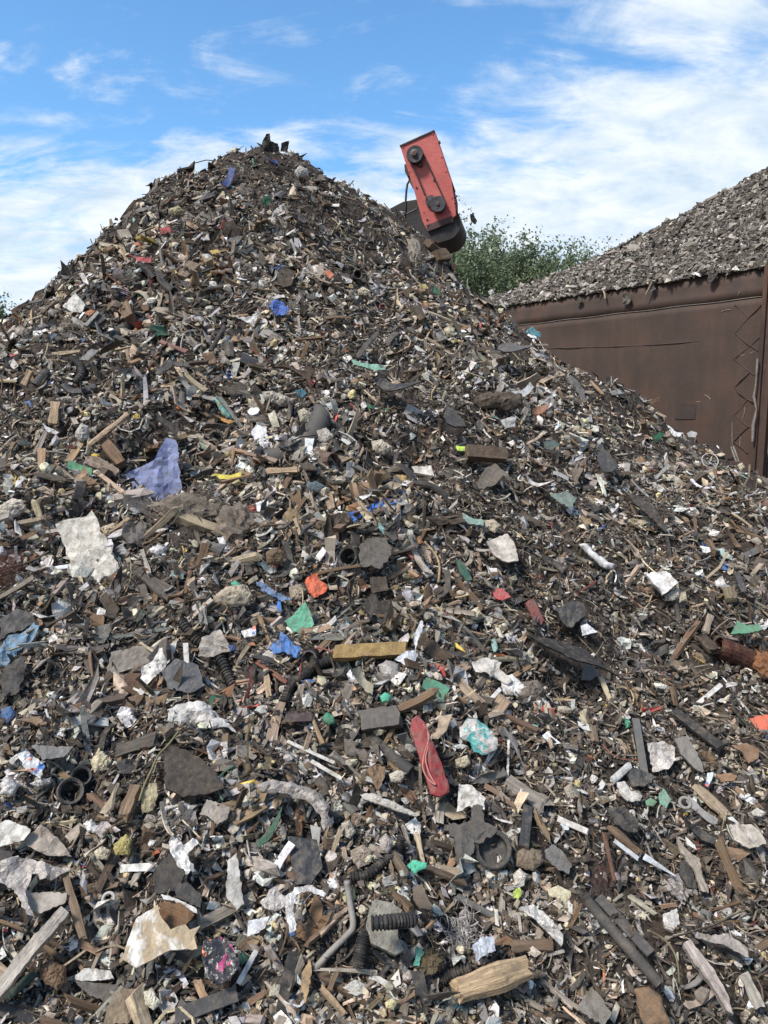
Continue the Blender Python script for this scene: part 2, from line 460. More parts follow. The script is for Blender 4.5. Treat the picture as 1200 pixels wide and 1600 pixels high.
W3 = lambda a, z, out=0.0: np.array([WA[0] + WD[0] * a - WN[0] * out, WA[1] + WD[1] * a - WN[1] * out, z])
def on_wall(px, py, out=0.012):
    n = np.array([WN[0], WN[1], 0.0]); p0 = W3(0, 0, out)
    return ray_plane(np.atleast_1d(px), np.atleast_1d(py), p0, n)[0]
wall = put('steel_wall', None, label='tall rusty brown steel wall holding back the finer heap on the right', cat='wall', loc=tuple(W3(0, 0)))
wall_inv = Matrix.Translation(-Vector(W3(0, 0)))
def wpart(mb, name, mat, **kw):
    o = mb.build(name, mat, wall, **kw); o.matrix_parent_inverse = wall_inv; return o
thick = -np.array([WN[0], WN[1], 0]) * -0.05
def buckled(a0, a1, z0, z1, o0, o1, amp, seed):
    """a steel sheet with dents: front grid, closed by a back face"""
    na, nz_ = max(2, int((a1 - a0) / 0.12)), max(2, int((z1 - z0) / 0.12)); V = []; Fc = []
    for back in (0, 1):
        for j in range(nz_ + 1):
            for i in range(na + 1):
                a = a0 + (a1 - a0) * i / na; z = z0 + (z1 - z0) * j / nz_; t = j / nz_
                rim = min(1, 4 * min(i, na - i) / na * 3, 4 * min(j, nz_ - j) / nz_ * 2)
                d = amp * rim * (fbm(a * 0.7 + seed, z * 0.9, seed, 3) + 0.5 * fbm(a * 2.3, z * 0.8, seed + 3, 2))
                V.append(W3(a, z, o0 * (1 - t) + o1 * t + float(d) - 0.05 * back))
    m = (na + 1) * (nz_ + 1)
    for j in range(nz_):
        for i in range(na):
            q = j * (na + 1) + i; f = [q, q + 1, q + na + 2, q + na + 1]
            Fc.append(f); Fc.append([k + m for k in f[::-1]])
    rimv = list(range(na + 1)) + [j * (na + 1) + na for j in range(1, nz_ + 1)] + [nz_ * (na + 1) + i for i in range(na - 1, -1, -1)] + [j * (na + 1) for j in range(nz_ - 1, 0, -1)]
    for k in range(len(rimv)):
        x_, y_ = rimv[k], rimv[(k + 1) % len(rimv)]; Fc.append([y_, x_, x_ + m, y_ + m])
    return MB().add(V, Fc)
wpart(buckled(0.0, 9.5, 0.42, WTOP - 0.44, 0.0, 0.0, 0.05, 3), 'panel', M_WALL, smooth=True)
wpart(MB().prism([W3(0.0, 0.0, -0.03), W3(9.5, 0.0, -0.03), W3(9.5, 0.418, -0.03), W3(0.0, 0.418, -0.03)], thick), 'skirt', M_WALL)
wpart(buckled(0.0, 9.5, WTOP - 0.437, WTOP, 0.012, -0.04, 0.05, 9), 'top_panel', M_WALL, smooth=True)
wpart(MB().tube([W3(a, WTOP - 0.44 + 0.006 * math.sin(a * 5), 0.010) for a in np.linspace(0.15, 9.5, 60)], 0.006, 6), 'weld_seam', M_SCRATCH)
wpart(MB().tube([W3(a, WTOP - 1.02 - 0.05 * math.sin(a * 0.9), 0.002) for a in np.linspace(1.2, 5.5, 22)], 0.009, 6), 'weld_seam', M_WELD)
# zigzag bars welded near the corner
zz = [((1148, 476), (1170, 496)), ((1170, 496), (1191, 475)), ((1148, 521), (1170, 496)), ((1149, 521), (1190, 551)), ((1148, 560), (1188, 526)), ((1146, 560), (1172, 581)), ((1172, 581), (1183, 587)), ((1148, 605), (1172, 581)), ((1148, 606), (1168, 624)), ((1168, 624), (1183, 631)), ((1147, 648), (1168, 624)), ((1147, 648), (1169, 667)), ((1169, 667), (1181, 668)), ((1146, 690), (1169, 667)), ((1146, 690), (1168, 708))]
for i, (p, q) in enumerate(zz):
    A, B = on_wall(p[0], p[1], 0.006), on_wall(q[0], q[1], 0.006 + 0.001 * (i % 3))
    wpart(MB().tube([A, A * 0.5 + B * 0.5 + rng.normal(0, 0.012, 3), B], 0.010, 6), 'zigzag_bar', M_WELD)
for (p, q) in (((1156, 455), (1153, 462)), ((1127, 487), (1142, 484)), ((1157, 556), (1178, 550)), ((1101, 617), (1110, 624)), ((1160, 656), (1164, 636)), ((1157, 682), (1156, 697)), ((1144, 660), (1144, 700)), ((1089, 628), (1095, 628))):
    A, B = on_wall(p[0], p[1], 0.003), on_wall(q[0], q[1], 0.003)
    wpart(MB().tube([A, (A + B) / 2 + rng.normal(0, 0.008, 3), B], 0.007, 5), 'scratch', M_SCRATCH)
# dark stain on the panel, added as a thin raised piece
q = [on_wall(*p, 0.008) for p in ((1060, 630), (1088, 632), (1086, 655), (1054, 655))]
wpart(MB().prism(q, thick * 0.1), 'stain_patch', simple_mat('dark_patch', [(0.3, (0.036, 0.026, 0.023)), (0.7, (0.05, 0.034, 0.029))], 6, 0.8, 0.3))
# corner post: two flanges with a slot, the next panel recessed behind it
post_dir = np.array([WD[0], WD[1], 0]); face = -np.array([WN[0], WN[1], 0])
def bar(a0, a1, z0, z1, o0, o1):
    return MB().prism([W3(a0, z0, o0), W3(a1, z0, o0), W3(a1, z1, o0), W3(a0, z1, o0)], face * (o1 - o0))
wpart(bar(0.03, 0.10, 0.0, WTOP + 0.03, 0.0, 0.10), 'post_flange', M_RUSTY, bevel=0.006)
wpart(bar(-0.10, -0.04, 0.0, WTOP - 0.02, -0.03, 0.09), 'post_flange', M_WALL, bevel=0.006)
wpart(bar(-0.04, 0.03, 0.0, WTOP - 0.05, -0.02, 0.05), 'post_web', M_WELD)
wpart(bar(-2.2, -0.10, 0.35, WTOP - 0.1, -0.14, -0.09), 'panel', M_WALL)
bl = [on_wall(*p, 0.17) for p in ((1184, 560), (1181, 600), (1178, 620), (1182, 640), (1177, 665), (1176, 690))]
wpart(MB().tube(bl, [0.02, 0.012, 0.022, 0.012, 0.03, 0.02], 6), 'weld_drip', M_SCRATCH)

# ------------------------------------------------------------------ conveyor head
M_RED = simple_mat('faded_red_paint', [(0.25, (0.10, 0.04, 0.034)), (0.36, (0.36, 0.075, 0.062)), (0.55, (0.43, 0.095, 0.078)), (0.8, (0.50, 0.14, 0.115))], 5.5, 0.55, 0.25, 30, spec=0.4)
M_BELT = simple_mat('belt_rubber', [(0.3, (0.018, 0.016, 0.016)), (0.7, (0.045, 0.038, 0.035))], 4, 0.65, 0.3, 40)
M_IRON = simple_mat('dark_iron', [(0.3, (0.03, 0.028, 0.03)), (0.7, (0.075, 0.07, 0.07))], 9, 0.55, 0.3, 40, metal=0.3)
M_GRIME = simple_mat('grimy_steel', [(0.3, (0.05, 0.035, 0.032)), (0.7, (0.13, 0.07, 0.06))], 9, 0.8, 0.4, 40)
WDIR = np.array([0.20, 0.98, 0.0]); WDIR /= np.linalg.norm(WDIR)      # across the conveyor, away from the viewer
CP0 = ORIGIN + rays(680, 300) * 7.35
conv = put('conveyor_head', None, label='faded red conveyor head with black belt and pulleys rising behind the big heap', cat='conveyor', loc=tuple(CP0))
cinv = Matrix.Translation(-Vector(CP0))
def cpart(mb, name, mat, par=None, **kw):
    o = mb.build(name, mat, par or conv, **kw)
    o.matrix_parent_inverse = cinv if par is None else Matrix.Identity(4)
    return o
def cp(px, py, off=0.0):
    return ray_plane(np.atleast_1d(float(px)), np.atleast_1d(float(py)), CP0, WDIR)[0] + WDIR * off
plate_px = [(625, 227.4), (678.7, 203.5), (702.4, 276.6), (707, 296), (708, 346), (668, 361), (660, 345), (646, 293.7)]
cpart(MB().prism([cp(*p) for p in plate_px], WDIR * 0.02), 'side_plate', M_RED)
back = [cp(*p, 0.50) for p in plate_px]
cpart(MB().prism(back, WDIR * 0.02), 'side_plate', M_RED)
top = [cp(624.5, 227.6, -0.012), cp(678.9, 203.2, -0.012), cp(679.4, 205.2, -0.012), cp(625.2, 229.6, -0.012)]
cpart(MB().prism(top, WDIR * 0.55), 'top_edge', M_IRON)
# folded flange down the right side
cpart(MB().prism([cp(702.6, 278, -0.03), cp(705, 281, -0.03), cp(713, 337, -0.03), cp(708.3, 341, -0.03), cp(707.5, 300, -0.03)], WDIR * 0.07), 'flange', M_RED)
cpart(MB().prism([cp(678.9, 206, 0.02), cp(680.5, 207, 0.02), cp(703.8, 277, 0.02), cp(702.4, 277.6, 0.02)], WDIR * 0.48), 'side_cover', M_RED)
cpart(MB().prism([cp(666, 352, -0.006), cp(707, 337, -0.006), cp(708, 346.5, -0.006), cp(668, 362, -0.006)], WDIR * 0.004), 'grime_strip', M_GRIME)
UX = (cp(700, 300) - cp(680, 300)); UX /= np.linalg.norm(UX)
UZ = np.cross(UX, WDIR); UZ /= np.linalg.norm(UZ)
if UZ[2] < 0: UZ = -UZ
PXM = np.linalg.norm(cp(690, 300) - cp(680, 300)) / 10
def disc(px, py, rpx, o0, o1, name, mat, n=28, rings=None, par=None):
    c = cp(px, py); path = []; rad = []
    for (o, k) in (rings or [(o0, 1.0), (o1, 1.0)]):
        path.append(c + WDIR * o); rad.append(rpx * PXM * k)
    return cpart(MB().tube(path, rad, n), name, mat, par)
d1 = disc(650, 245, 13, 0, 0, 'pulley', M_IRON, rings=[(-0.005, 0.9), (-0.02, 0.9), (-0.025, 1.0), (-0.04, 1.0), (-0.048, 0.88), (-0.056, 0.88), (-0.064, 1.0), (-0.08, 1.0), (-0.086, 0.94), (-0.082, 0.6), (-0.09, 0.3), (-0.10, 0.28)])
disc(650, 245, 3.4, -0.088, -0.112, 'hub', M_GRIME, 12, par=d1)
disc(657, 257, 4.5, 0, -0.03, 'bracket', M_GRIME, 8)
disc(673.5, 315, 8.2, 0, 0, 'idler', M_IRON, rings=[(-0.002, 1.0), (-0.03, 1.0), (-0.036, 0.9), (-0.03, 0.5)])
d2 = disc(686, 322.5, 12, 0, 0, 'pulley', M_IRON, rings=[(-0.005, 0.86), (-0.03, 0.86), (-0.036, 1.0), (-0.05, 1.0), (-0.058, 0.86), (-0.066, 0.86), (-0.072, 1.0), (-0.088, 1.0), (-0.092, 0.92), (-0.074, 0.74), (-0.07, 0.45), (-0.088, 0.4), (-0.094, 0.15)])
disc(686, 322.5, 2.6, -0.07, -0.10, 'hub', M_GRIME, 12, par=d2)
for k in range(5):
    w_ = k * 1.2566; disc(686 + 5.6 * math.cos(w_), 322.5 + 5.6 * math.sin(w_), 0.9, -0.068, -0.084, 'bolt', M_GRIME, 6, par=d2)
for (a, b) in (((662.5, 243.5), (697, 318)), ((645, 257.5), (665.5, 308))):
    cpart(MB().tube([cp(*a, -0.052), cp(*b, -0.05)], 0.008, 6), 'drive_belt', M_BELT)
for p in ((630, 231), (676.5, 210), (690, 245), (697, 268), (640, 268), (662, 331), (703, 330)):
    disc(*p, 0.9, -0.001, -0.008, 'bolt', M_RED, 6)
for p in ((651, 293.5), (678.5, 282), (667.5, 343.5), (669.5, 353)):
    disc(*p, 1.6, -0.001, -0.006, 'bolt', M_BELT, 10)
# motor box and hose on the left side
cpart(MB().prism([cp(629.5, 253, 0.08), cp(632.5, 252, 0.08), cp(637, 271, 0.08), cp(634.5, 272, 0.08), cp(630.5, 265, 0.08)], WDIR * 0.2), 'motor_box', M_GRIME)
cpart(MB().prism([cp(636, 277, 0.06), cp(640, 276, 0.06), cp(645, 291, 0.06), cp(641, 287, 0.06)], WDIR * 0.12), 'hose_fitting', M_IRON)
hpx = [(637.5, 277), (634, 283), (632.3, 294), (631.4, 308), (631, 320), (630, 332), (630, 345)]
cpart(MB().tube([cp(x, y, 0.1) for x, y in hpx], 0.011, 8), 'hose', M_BELT, smooth=True)
# head drum with the belt round it, and the belt coming up from behind the heap
hc = cp(694, 348); hr = 0.165
tailv = (-UX * 0.93 - np.array([0, 0, 1]) * 0.30); tailv /= np.linalg.norm(tailv); nv = np.cross(WDIR, tailv); nv /= np.linalg.norm(nv)
if nv[2] < 0: nv = -nv
prof = []
for k in range(17):
    w = -math.pi / 2 + math.pi * k / 16
    prof.append(hc + hr * (nv * math.sin(w) - tailv * math.cos(w)))
prof += [hc + nv * hr + tailv * 3.2, hc - nv * hr + tailv * 3.2]
cpart(MB().prism([p + WDIR * 0.025 for p in prof], WDIR * 0.62), 'belt', M_BELT)
# trough side board on the left of the plate
tb = [cp(606, 322, 0.1), cp(627, 311, 0.1), cp(650, 307, 0.1), cp(668, 352, 0.1), cp(640, 345, 0.1), cp(600, 345, 0.1)]
cpart(MB().prism(tb, WDIR * 0.03), 'trough_board', M_BELT)
cpart(MB().tube([cp(634, 332, 0.06), cp(650, 324, 0.06), cp(656, 312, 0.06)], 0.009, 6), 'stay_bar', M_IRON)
cpart(MB().tube([cp(706, 311, -0.01), cp(715, 307.5, -0.03)], 0.008, 6), 'pin', M_IRON)
disc(686.5, 222, 1.8, 0.03, -0.01, 'lug', M_GRIME, 8)
disc(711.5, 318, 1.6, 0.0, -0.05, 'lug', M_GRIME, 8)

# ------------------------------------------------------------------ trees
def leaf_mat(name, c0, c1):
    m = bpy.data.materials.new(name); m.use_nodes = True
    t = m.node_tree; N = t.nodes; L = t.links.new; b = N['Principled BSDF']
    a = N.new('ShaderNodeAttribute'); a.attribute_name = 'Col'
    mx = N.new('ShaderNodeMix'); mx.data_type = 'RGBA'; mx.inputs['A'].default_value = (*c0, 1); mx.inputs['B'].default_value = (*c1, 1)
    L(a.outputs['Fac'], mx.inputs['Factor']); L(mx.outputs['Result'], b.inputs['Base Color'])
    b.inputs['Roughness'].default_value = 0.6; b.inputs['Specular IOR Level'].default_value = 0.3
    tr = N.new('ShaderNodeBsdfTranslucent'); L(mx.outputs['Result'], tr.inputs[0])
    ms = N.new('ShaderNodeMixShader'); ms.inputs[0].default_value = 0.3
    L(b.outputs[0], ms.inputs[1]); L(tr.outputs[0], ms.inputs[2]); L(ms.outputs[0], N['Material Output'].inputs[0])
    return m
M_LEAF = leaf_mat('leaf_green', (0.085, 0.12, 0.065), (0.25, 0.29, 0.16))
M_BARK = simple_mat('bark', [(0.3, (0.06, 0.05, 0.04)), (0.7, (0.16, 0.14, 0.12))], 5, 0.9, 0.6, stretch=(1, 1, 0.2))
def tree(px, top_py, depth, width, label, seed, leaves, dens=1.0):
    leaves = int(leaves * 2.2)
    r = np.random.default_rng(seed)
    p = ORIGIN + rays(px, top_py) * depth
    H = p[2] * 1.03; x, y = p[0], p[1]
    t = put('leafy_tree', None, label=label, cat='tree', group='trees beyond the heaps', loc=(x, y, 0))
    mb = MB()
    mb.tube([(0, 0, 0), (0.05, 0, H * 0.35), (-0.05, 0.02, H * 0.65), (0, 0, H * 0.86)], [H * 0.022, H * 0.016, H * 0.009, 0.012], 8)
    tips = []
    for k in range(int(22 * dens) + 8):
        z0 = H * r.uniform(0.2, 0.72); a = r.uniform(0, 6.28)
        le = width * r.uniform(0.25, 1.0)
        e = np.array([math.cos(a) * le, math.sin(a) * le, z0 + H * r.uniform(0.12, 0.34)])
        top_at = H * (1.0 - 0.28 * (le / width) ** 1.5) * r.uniform(0.93, 1.0)
        e[2] = min(e[2], top_at) if k % 3 else top_at
        s0 = np.array([0, 0, z0]); mid = (s0 + e) / 2 + np.array([math.cos(a), math.sin(a), -0.6]) * le * 0.12
        mb.tube([s0, mid, e], [H * 0.006, H * 0.004, 0.010], 5)
        for u in np.linspace(0.25, 1.0, 8):
            q = s0 * (1 - u) ** 2 + 2 * u * (1 - u) * mid + e * u * u
            tips.append((q, 0.12 + 0.12 * r.random()))
            for _ in range(2):
                tips.append((q + r.normal(0, 0.30, 3) * np.array([1, 1, 0.8]), 0.10 + 0.12 * r.random()))
    mb.build('trunk', M_BARK, t)
    tips_p = np.array([q for q, _ in tips]); tips_s = np.array([s for _, s in tips])
    i = r.integers(0, len(tips), leaves)
    c = tips_p[i] + r.normal(0, 1, (leaves, 3)) * tips_s[i][:, None]
    shade_ = np.clip(r.normal(0.45, 0.25, leaves) + 0.2 * (r.random(len(tips))[i] - 0.5), 0, 1)
    n = r.normal(0, 1, (leaves, 3)); n /= np.linalg.norm(n, axis=1)[:, None]
    a = np.cross(n, r.normal(0, 1, (leaves, 3))); a /= np.linalg.norm(a, axis=1)[:, None]; b = np.cross(n, a)
    s = r.uniform(0.045, 0.09, leaves)[:, None]
    V = np.stack([c - a * s, c + b * s * 0.6 + n * s * 0.2, c + a * s, c - b * s * 0.6 + n * s * 0.2], 1).reshape(-1, 3)
    j = np.arange(leaves)[:, None] * 4
    T = np.concatenate([j + [0, 1, 2], j + [0, 2, 3]])
    put('crown', raw_mesh('crown', V, T, col=np.repeat(shade_, 4)[:, None] * np.ones(3)), M_LEAF, t)
TR = [(722, 356, 31, 2.0, 'dark green tree right behind the red conveyor head', 1, 9000, 1.2), (757, 350, 33, 2.0, 'tall leafy tree just right of the conveyor head', 2, 9000, 1.2), (807, 360, 32, 2.0, 'tall leafy tree in the middle of the row behind the heaps', 3, 9000, 1.2),
      (783, 385, 34, 1.8, 'shorter leafy tree between the two tallest trees', 9, 7000, 1.0), (848, 376, 32, 1.7, 'rounded leafy tree right of the tall middle tree', 4, 7500, 1.1), (882, 378, 34, 1.4, 'lower leafy tree second from the right of the row', 5, 5000, 0.9), (908, 374, 36, 1.1, 'slender tree with gaps in its crown near the right heap', 6, 2200, 0.6),
      (945, 366, 36, 1.2, 'thin airy tree at the right end of the row', 7, 2600, 0.6), (-30, 446, 30, 0.9, 'green tree peeping over the heap at the left edge', 8, 5000, 1.0), (700, 372, 36, 2.0, 'leafy tree half hidden behind the conveyor belt', 10, 6000, 1.0)]
for a in TR:
    tree(*a)
# ------------------------------------------------------------------ templates of loose debris (unit size, thin axis = z, long axis = x)
def tri_fan(ring, c):
    n = len(ring); return [(ring[i], ring[(i + 1) % n], c) for i in range(n)]
def strip_faces(a, b):
    n = len(a); T = []
    for i in range(n):
        j = (i + 1) % n
        T += [(a[i], a[j], b[j]), (a[i], b[j], b[i])]
    return T
def t_sheet(r, n=9, thick=0.06, bend=0.3, crump=0.10, asp=1.0, jag=0.3, inner=True):
    ang = np.sort((np.arange(n) + r.uniform(-0.35, 0.35, n)) * 2 * math.pi / n)
    rad = 0.5 * (1 + r.uniform(-jag, jag, n))
    if r.random() < 0.5:                                   # squared off
        k = np.maximum(abs(np.cos(ang)), abs(np.sin(ang))); rad = rad * (0.85 / k) ** 0.9
    o = np.stack([np.cos(ang) * rad, np.sin(ang) * rad * asp], -1)
    ph = r.uniform(0, 6.28); cb, sb = math.cos(ph), math.sin(ph); fold = r.uniform(-0.3, 0.3) if r.random() < 0.3 else None
    def zf(p, am):
        u = p[:, 0] * cb + p[:, 1] * sb
        z = bend * u * u * 2 + r.normal(0, crump * am, len(p)) * 0.5
        if fold is not None:
            z = z + np.maximum(u - fold * 0.6, 0) * 0.8
        return z
    P = [o]; 
    if inner: P.append(o * 0.55 + r.normal(0, 0.03, (n, 2)))
    P.append(np.zeros((1, 2)))
    xy = np.concatenate(P); z = zf(xy, 1.0); m = len(xy)
    V = np.concatenate([np.column_stack([xy, z + thick / 2]), np.column_stack([xy, z - thick / 2])])
    O = list(range(n)); T = []
    if inner:
        I = list(range(n, 2 * n)); c = 2 * n
        T += strip_faces(O, I) + tri_fan(I, c)
    else:
        c = n; T += tri_fan(O, c)
    T += [(a + m, c_ + m, b + m) for a, b, c_ in T]
    T += [(b, a, d) for a, b, d in [(x, y, z_) for x, y, z_ in strip_faces(O, [k + m for k in O])]]
    return V, np.array(T)
def t_bar(r, seg=3, asp=0.16, thick=0.6, bend=0.08, rag=0.08, taper=0.2):
    xs = np.linspace(-0.5, 0.5, seg + 1); V = []
    b1, b2 = r.normal(0, bend, 2); tw = r.normal(0, 0.25); tp = r.uniform(0, taper)
    for i, x in enumerate(xs):
        w = asp / 2 * (1 - tp * (x + 0.5)) * (1 + r.normal(0, 0.08)); h = w * thick
        for (sy, sz) in ((-1, -1), (1, -1), (1, 1), (-1, 1)):
            a = tw * x; yy, zz_ = sy * w, sz * h
            e = r.normal(0, rag) * 0.6 if i in (0, seg) else 0
            V.append((x + e, yy * math.cos(a) - zz_ * math.sin(a) + b1 * x * x * 4, yy * math.sin(a) + zz_ * math.cos(a) + b2 * x * x * 4))
    T = []
    for i in range(seg):
        a = [i * 4 + k for k in range(4)]; b = [k + 4 for k in a]
        T += [(x, z_, y) for x, y, z_ in strip_faces(a, b)]
        T = T
    e = seg * 4
    T += [(0, 1, 2), (0, 2, 3), (e, e + 2, e + 1), (e, e + 3, e + 2)]
    return np.array(V), np.array(T)
def _ico():
    p = (1 + 5 ** 0.5) / 2
    V = np.array([(-1, p, 0), (1, p, 0), (-1, -p, 0), (1, -p, 0), (0, -1, p), (0, 1, p), (0, -1, -p), (0, 1, -p), (p, 0, -1), (p, 0, 1), (-p, 0, -1), (-p, 0, 1)], float)
    V /= np.linalg.norm(V[0])
    T = [(0, 11, 5), (0, 5, 1), (0, 1, 7), (0, 7, 10), (0, 10, 11), (1, 5, 9), (5, 11, 4), (11, 10, 2), (10, 7, 6), (7, 1, 8), (3, 9, 4), (3, 4, 2), (3, 2, 6), (3, 6, 8), (3, 8, 9), (4, 9, 5), (2, 4, 11), (6, 2, 10), (8, 6, 7), (9, 8, 1)]
    return V, T
def _subdiv(V, T):
    V = list(map(tuple, V)); cache = {}; out = []
    def mid(a, b):
        k = (min(a, b), max(a, b))
        if k not in cache:
            q = (np.array(V[a]) + V[b]) / 2; V.append(tuple(q / np.linalg.norm(q))); cache[k] = len(V) - 1
        return cache[k]
    for a, b, c in T:
        x, y, z = mid(a, b), mid(b, c), mid(c, a); out += [(a, x, z), (b, y, x), (c, z, y), (x, y, z)]
    return np.array(V), out
ICO0 = _ico(); ICO1 = _subdiv(*ICO0); ICO2 = _subdiv(*ICO1)
def t_chunk(r, lvl=1, rough=0.16, flat=0.7, planes=5):
    V, T = (ICO0, ICO1, ICO2)[lvl]; V = V.copy()
    for _ in range(planes):                                # break faces off
        n = r.normal(0, 1, 3); n /= np.linalg.norm(n); d = r.uniform(0.45, 0.85)
        k = V @ n; V = V - np.maximum(k - d, 0)[:, None] * n
    V = V * (1 + r.normal(0, rough * 0.5, (len(V), 1)))
    V = V * np.array([1, r.uniform(0.6, 0.95), flat * r.uniform(0.6, 1.0)]) * 0.5
    return V, np.array(T)
def t_wire(r, seg=7, rad=0.012, n=3, wild=0.6):
    p = np.zeros((seg + 1, 3)); d = np.array([1.0, 0, 0]); turn = r.normal(0, wild, 3) * np.array([0.2, 0.35, 1])
    for i in range(seg):
        ax = turn + r.normal(0, wild * 0.35, 3); d = d + np.cross(ax, d) * 0.5; d /= np.linalg.norm(d); d[2] *= 0.8
        p[i + 1] = p[i] + d / seg
    p -= p.mean(0)
    mb = MB().tube(p, rad, n, cap=False)
    T = []
    for f in mb.f: T += [(f[0], f[1], f[2]), (f[0], f[2], f[3])]
    return np.array(mb.v), np.array(T)
def t_foil(r, k=4, crump=0.22, thick=0.02):
    g_ = np.linspace(-0.5, 0.5, k + 1); X, Y = np.meshgrid(g_, g_)
    xy = np.stack([X.ravel(), Y.ravel()], -1); rr = np.linalg.norm(xy, axis=1)
    xy = xy * np.where(rr > 0.5, 0.55 / np.maximum(rr, 1e-6), 1)[:, None] + r.normal(0, 0.06, xy.shape)
    z = r.normal(0, crump, len(xy)) * 0.6; m = len(xy); w = k + 1
    T = []
    for i in range(k):
        for j in range(k):
            a = i * w + j
            T += [(a, a + 1, a + w + 1), (a, a + w + 1, a + w)] if (i + j) % 2 else [(a, a + 1, a + w), (a + 1, a + w + 1, a + w)]
    V = np.concatenate([np.column_stack([xy, z + thick / 2]), np.column_stack([xy, z - thick / 2])])
    rim = [i for i in range(w)] + [i * w + k for i in range(1, w)] + [k * w + j for j in range(k - 1, -1, -1)] + [i * w for i in range(k - 1, 0, -1)]
    T = T + [(a + m, c + m, b + m) for a, b, c in T] + [(b, a, c) for a, b, c in strip_faces(rim, [q + m for q in rim])]
    return V, np.array(T)
def t_pipe(r, n=10, asp=0.35, wall=0.8, bend=0.1, ribs=0):
    """a hollow length of pipe, open at both ends"""
    seg = ribs * 2 if ribs else 4; xs = np.linspace(-0.5, 0.5, seg + 1); b = r.normal(0, bend); sq = r.uniform(0.55, 1.0)
    rings = []; V = []
    for io in (1.0, wall):
        for i, x in enumerate(xs):
            rad = asp / 2 * io * ((1.0 if i % 2 else 0.84) if (ribs and io == 1.0) else 1.0)
            w = np.arange(n) * 2 * math.pi / n
            rings.append(list(range(len(V), len(V) + n)))
            V += [(x, rad * math.cos(a) + b * x * x * 4, rad * sq * math.sin(a)) for a in w]
    T = []; s = seg + 1
    for i in range(seg):
        T += [(a, c, b_) for a, b_, c in strip_faces(rings[i], rings[i + 1])]
        T += strip_faces(rings[s + i], rings[s + i + 1])
    T += strip_faces(rings[0], rings[s]); T += [(a, c, b_) for a, b_, c in strip_faces(rings[s - 1], rings[2 * s - 1])]
    return np.array(V), np.array(T)
def t_crumb(r):
    V = np.array([(1, 0, 0), (-1, 0, 0), (0, 1, 0), (0, -1, 0), (0, 0, 1), (0, 0, -1)], float) * 0.5
    V = V * np.array([1, r.uniform(0.4, 0.9), r.uniform(0.2, 0.7)]) + r.normal(0, 0.09, (6, 3))
    T = [(0, 2, 4), (2, 1, 4), (1, 3, 4), (3, 0, 4), (2, 0, 5), (1, 2, 5), (3, 1, 5), (0, 3, 5)]
    return V, np.array(T)
tr_ = np.random.default_rng(5)
LIB = {}
def lib(key, fn, k):
    LIB[key] = [fn(tr_) for _ in range(k)]
lib('sheet', lambda r: t_sheet(r, 13, r.uniform(0.02, 0.08), r.normal(0, 0.45), 0.16, r.uniform(0.2, 0.8), 0.42), 44)
lib('sheet_s', lambda r: t_sheet(r, 6, r.uniform(0.03, 0.10), r.normal(0, 0.45), 0.18, r.uniform(0.15, 0.75), 0.42, False), 44)
lib('strip', lambda r: t_bar(r, 5, r.uniform(0.12, 0.26), r.uniform(0.12, 0.3), 0.16, 0.05, 0.3), 24)
lib('splinter', lambda r: t_bar(r, 3, r.uniform(0.07, 0.2), r.uniform(0.35, 0.9), 0.03, 0.09, 0.5), 30)
lib('block', lambda r: t_bar(r, 3, r.uniform(0.3, 0.55), r.uniform(0.4, 0.9), 0.02, 0.06, 0.25), 16)
lib('chunk', lambda r: t_chunk(r, 1, 0.18, 0.8, 6), 30)
lib('chunk_s', lambda r: t_chunk(r, 0, 0.22, 0.8, 3), 24)
lib('rock', lambda r: t_chunk(r, 2, 0.09, 0.8, 9), 24)
lib('foil', lambda r: t_foil(r, 5, 0.22), 24)
lib('foil_s', lambda r: t_foil(r, 2, 0.3, 0.03), 20)
lib('wire', lambda r: t_wire(r, 8, r.uniform(0.006, 0.014), 4, r.uniform(0.3, 1.1)), 30)
lib('fibre', lambda r: t_wire(r, 4, r.uniform(0.012, 0.03), 3, r.uniform(0.3, 1.0)), 30)
lib('pipe', lambda r: t_pipe(r, 10, r.uniform(0.25, 0.7), 0.82, 0.08), 14)
lib('hose', lambda r: t_pipe(r, 12, r.uniform(0.16, 0.28), 0.8, 0.16, 12), 8)
lib('crumb', lambda r: t_crumb(r), 30)
def t_flake(r):
    V = np.array([(0.6, 0.1, 0), (-0.6, -0.1, 0), (-0.1, 0.5, 0), (0.2, -0.5, 0), (0.1, 0, 0.5), (-0.1, 0, -0.5)]) + r.normal(0, 0.12, (6, 3))
    if r.random() < 0.6: V[2, 0] -= 0.35; V[3, 0] += 0.3                     # blunt ends rather than a lens
    return V * np.array([1.1, r.uniform(0.2, 0.75), r.uniform(0.12, 0.3)]), t_crumb(r)[1]
lib('flake', lambda r: t_flake(r), 40)

def rot_from(nrm, yaw_dir, jitter):
    """rotation matrices (n,3,3): z near nrm, x near yaw_dir"""
    z = nrm + jitter; z /= np.linalg.norm(z, axis=1)[:, None]
    x = yaw_dir - (yaw_dir * z).sum(1)[:, None] * z; x /= np.linalg.norm(x, axis=1)[:, None] + 1e-9
    y = np.cross(z, x)
    return np.stack([x, y, z], -1)

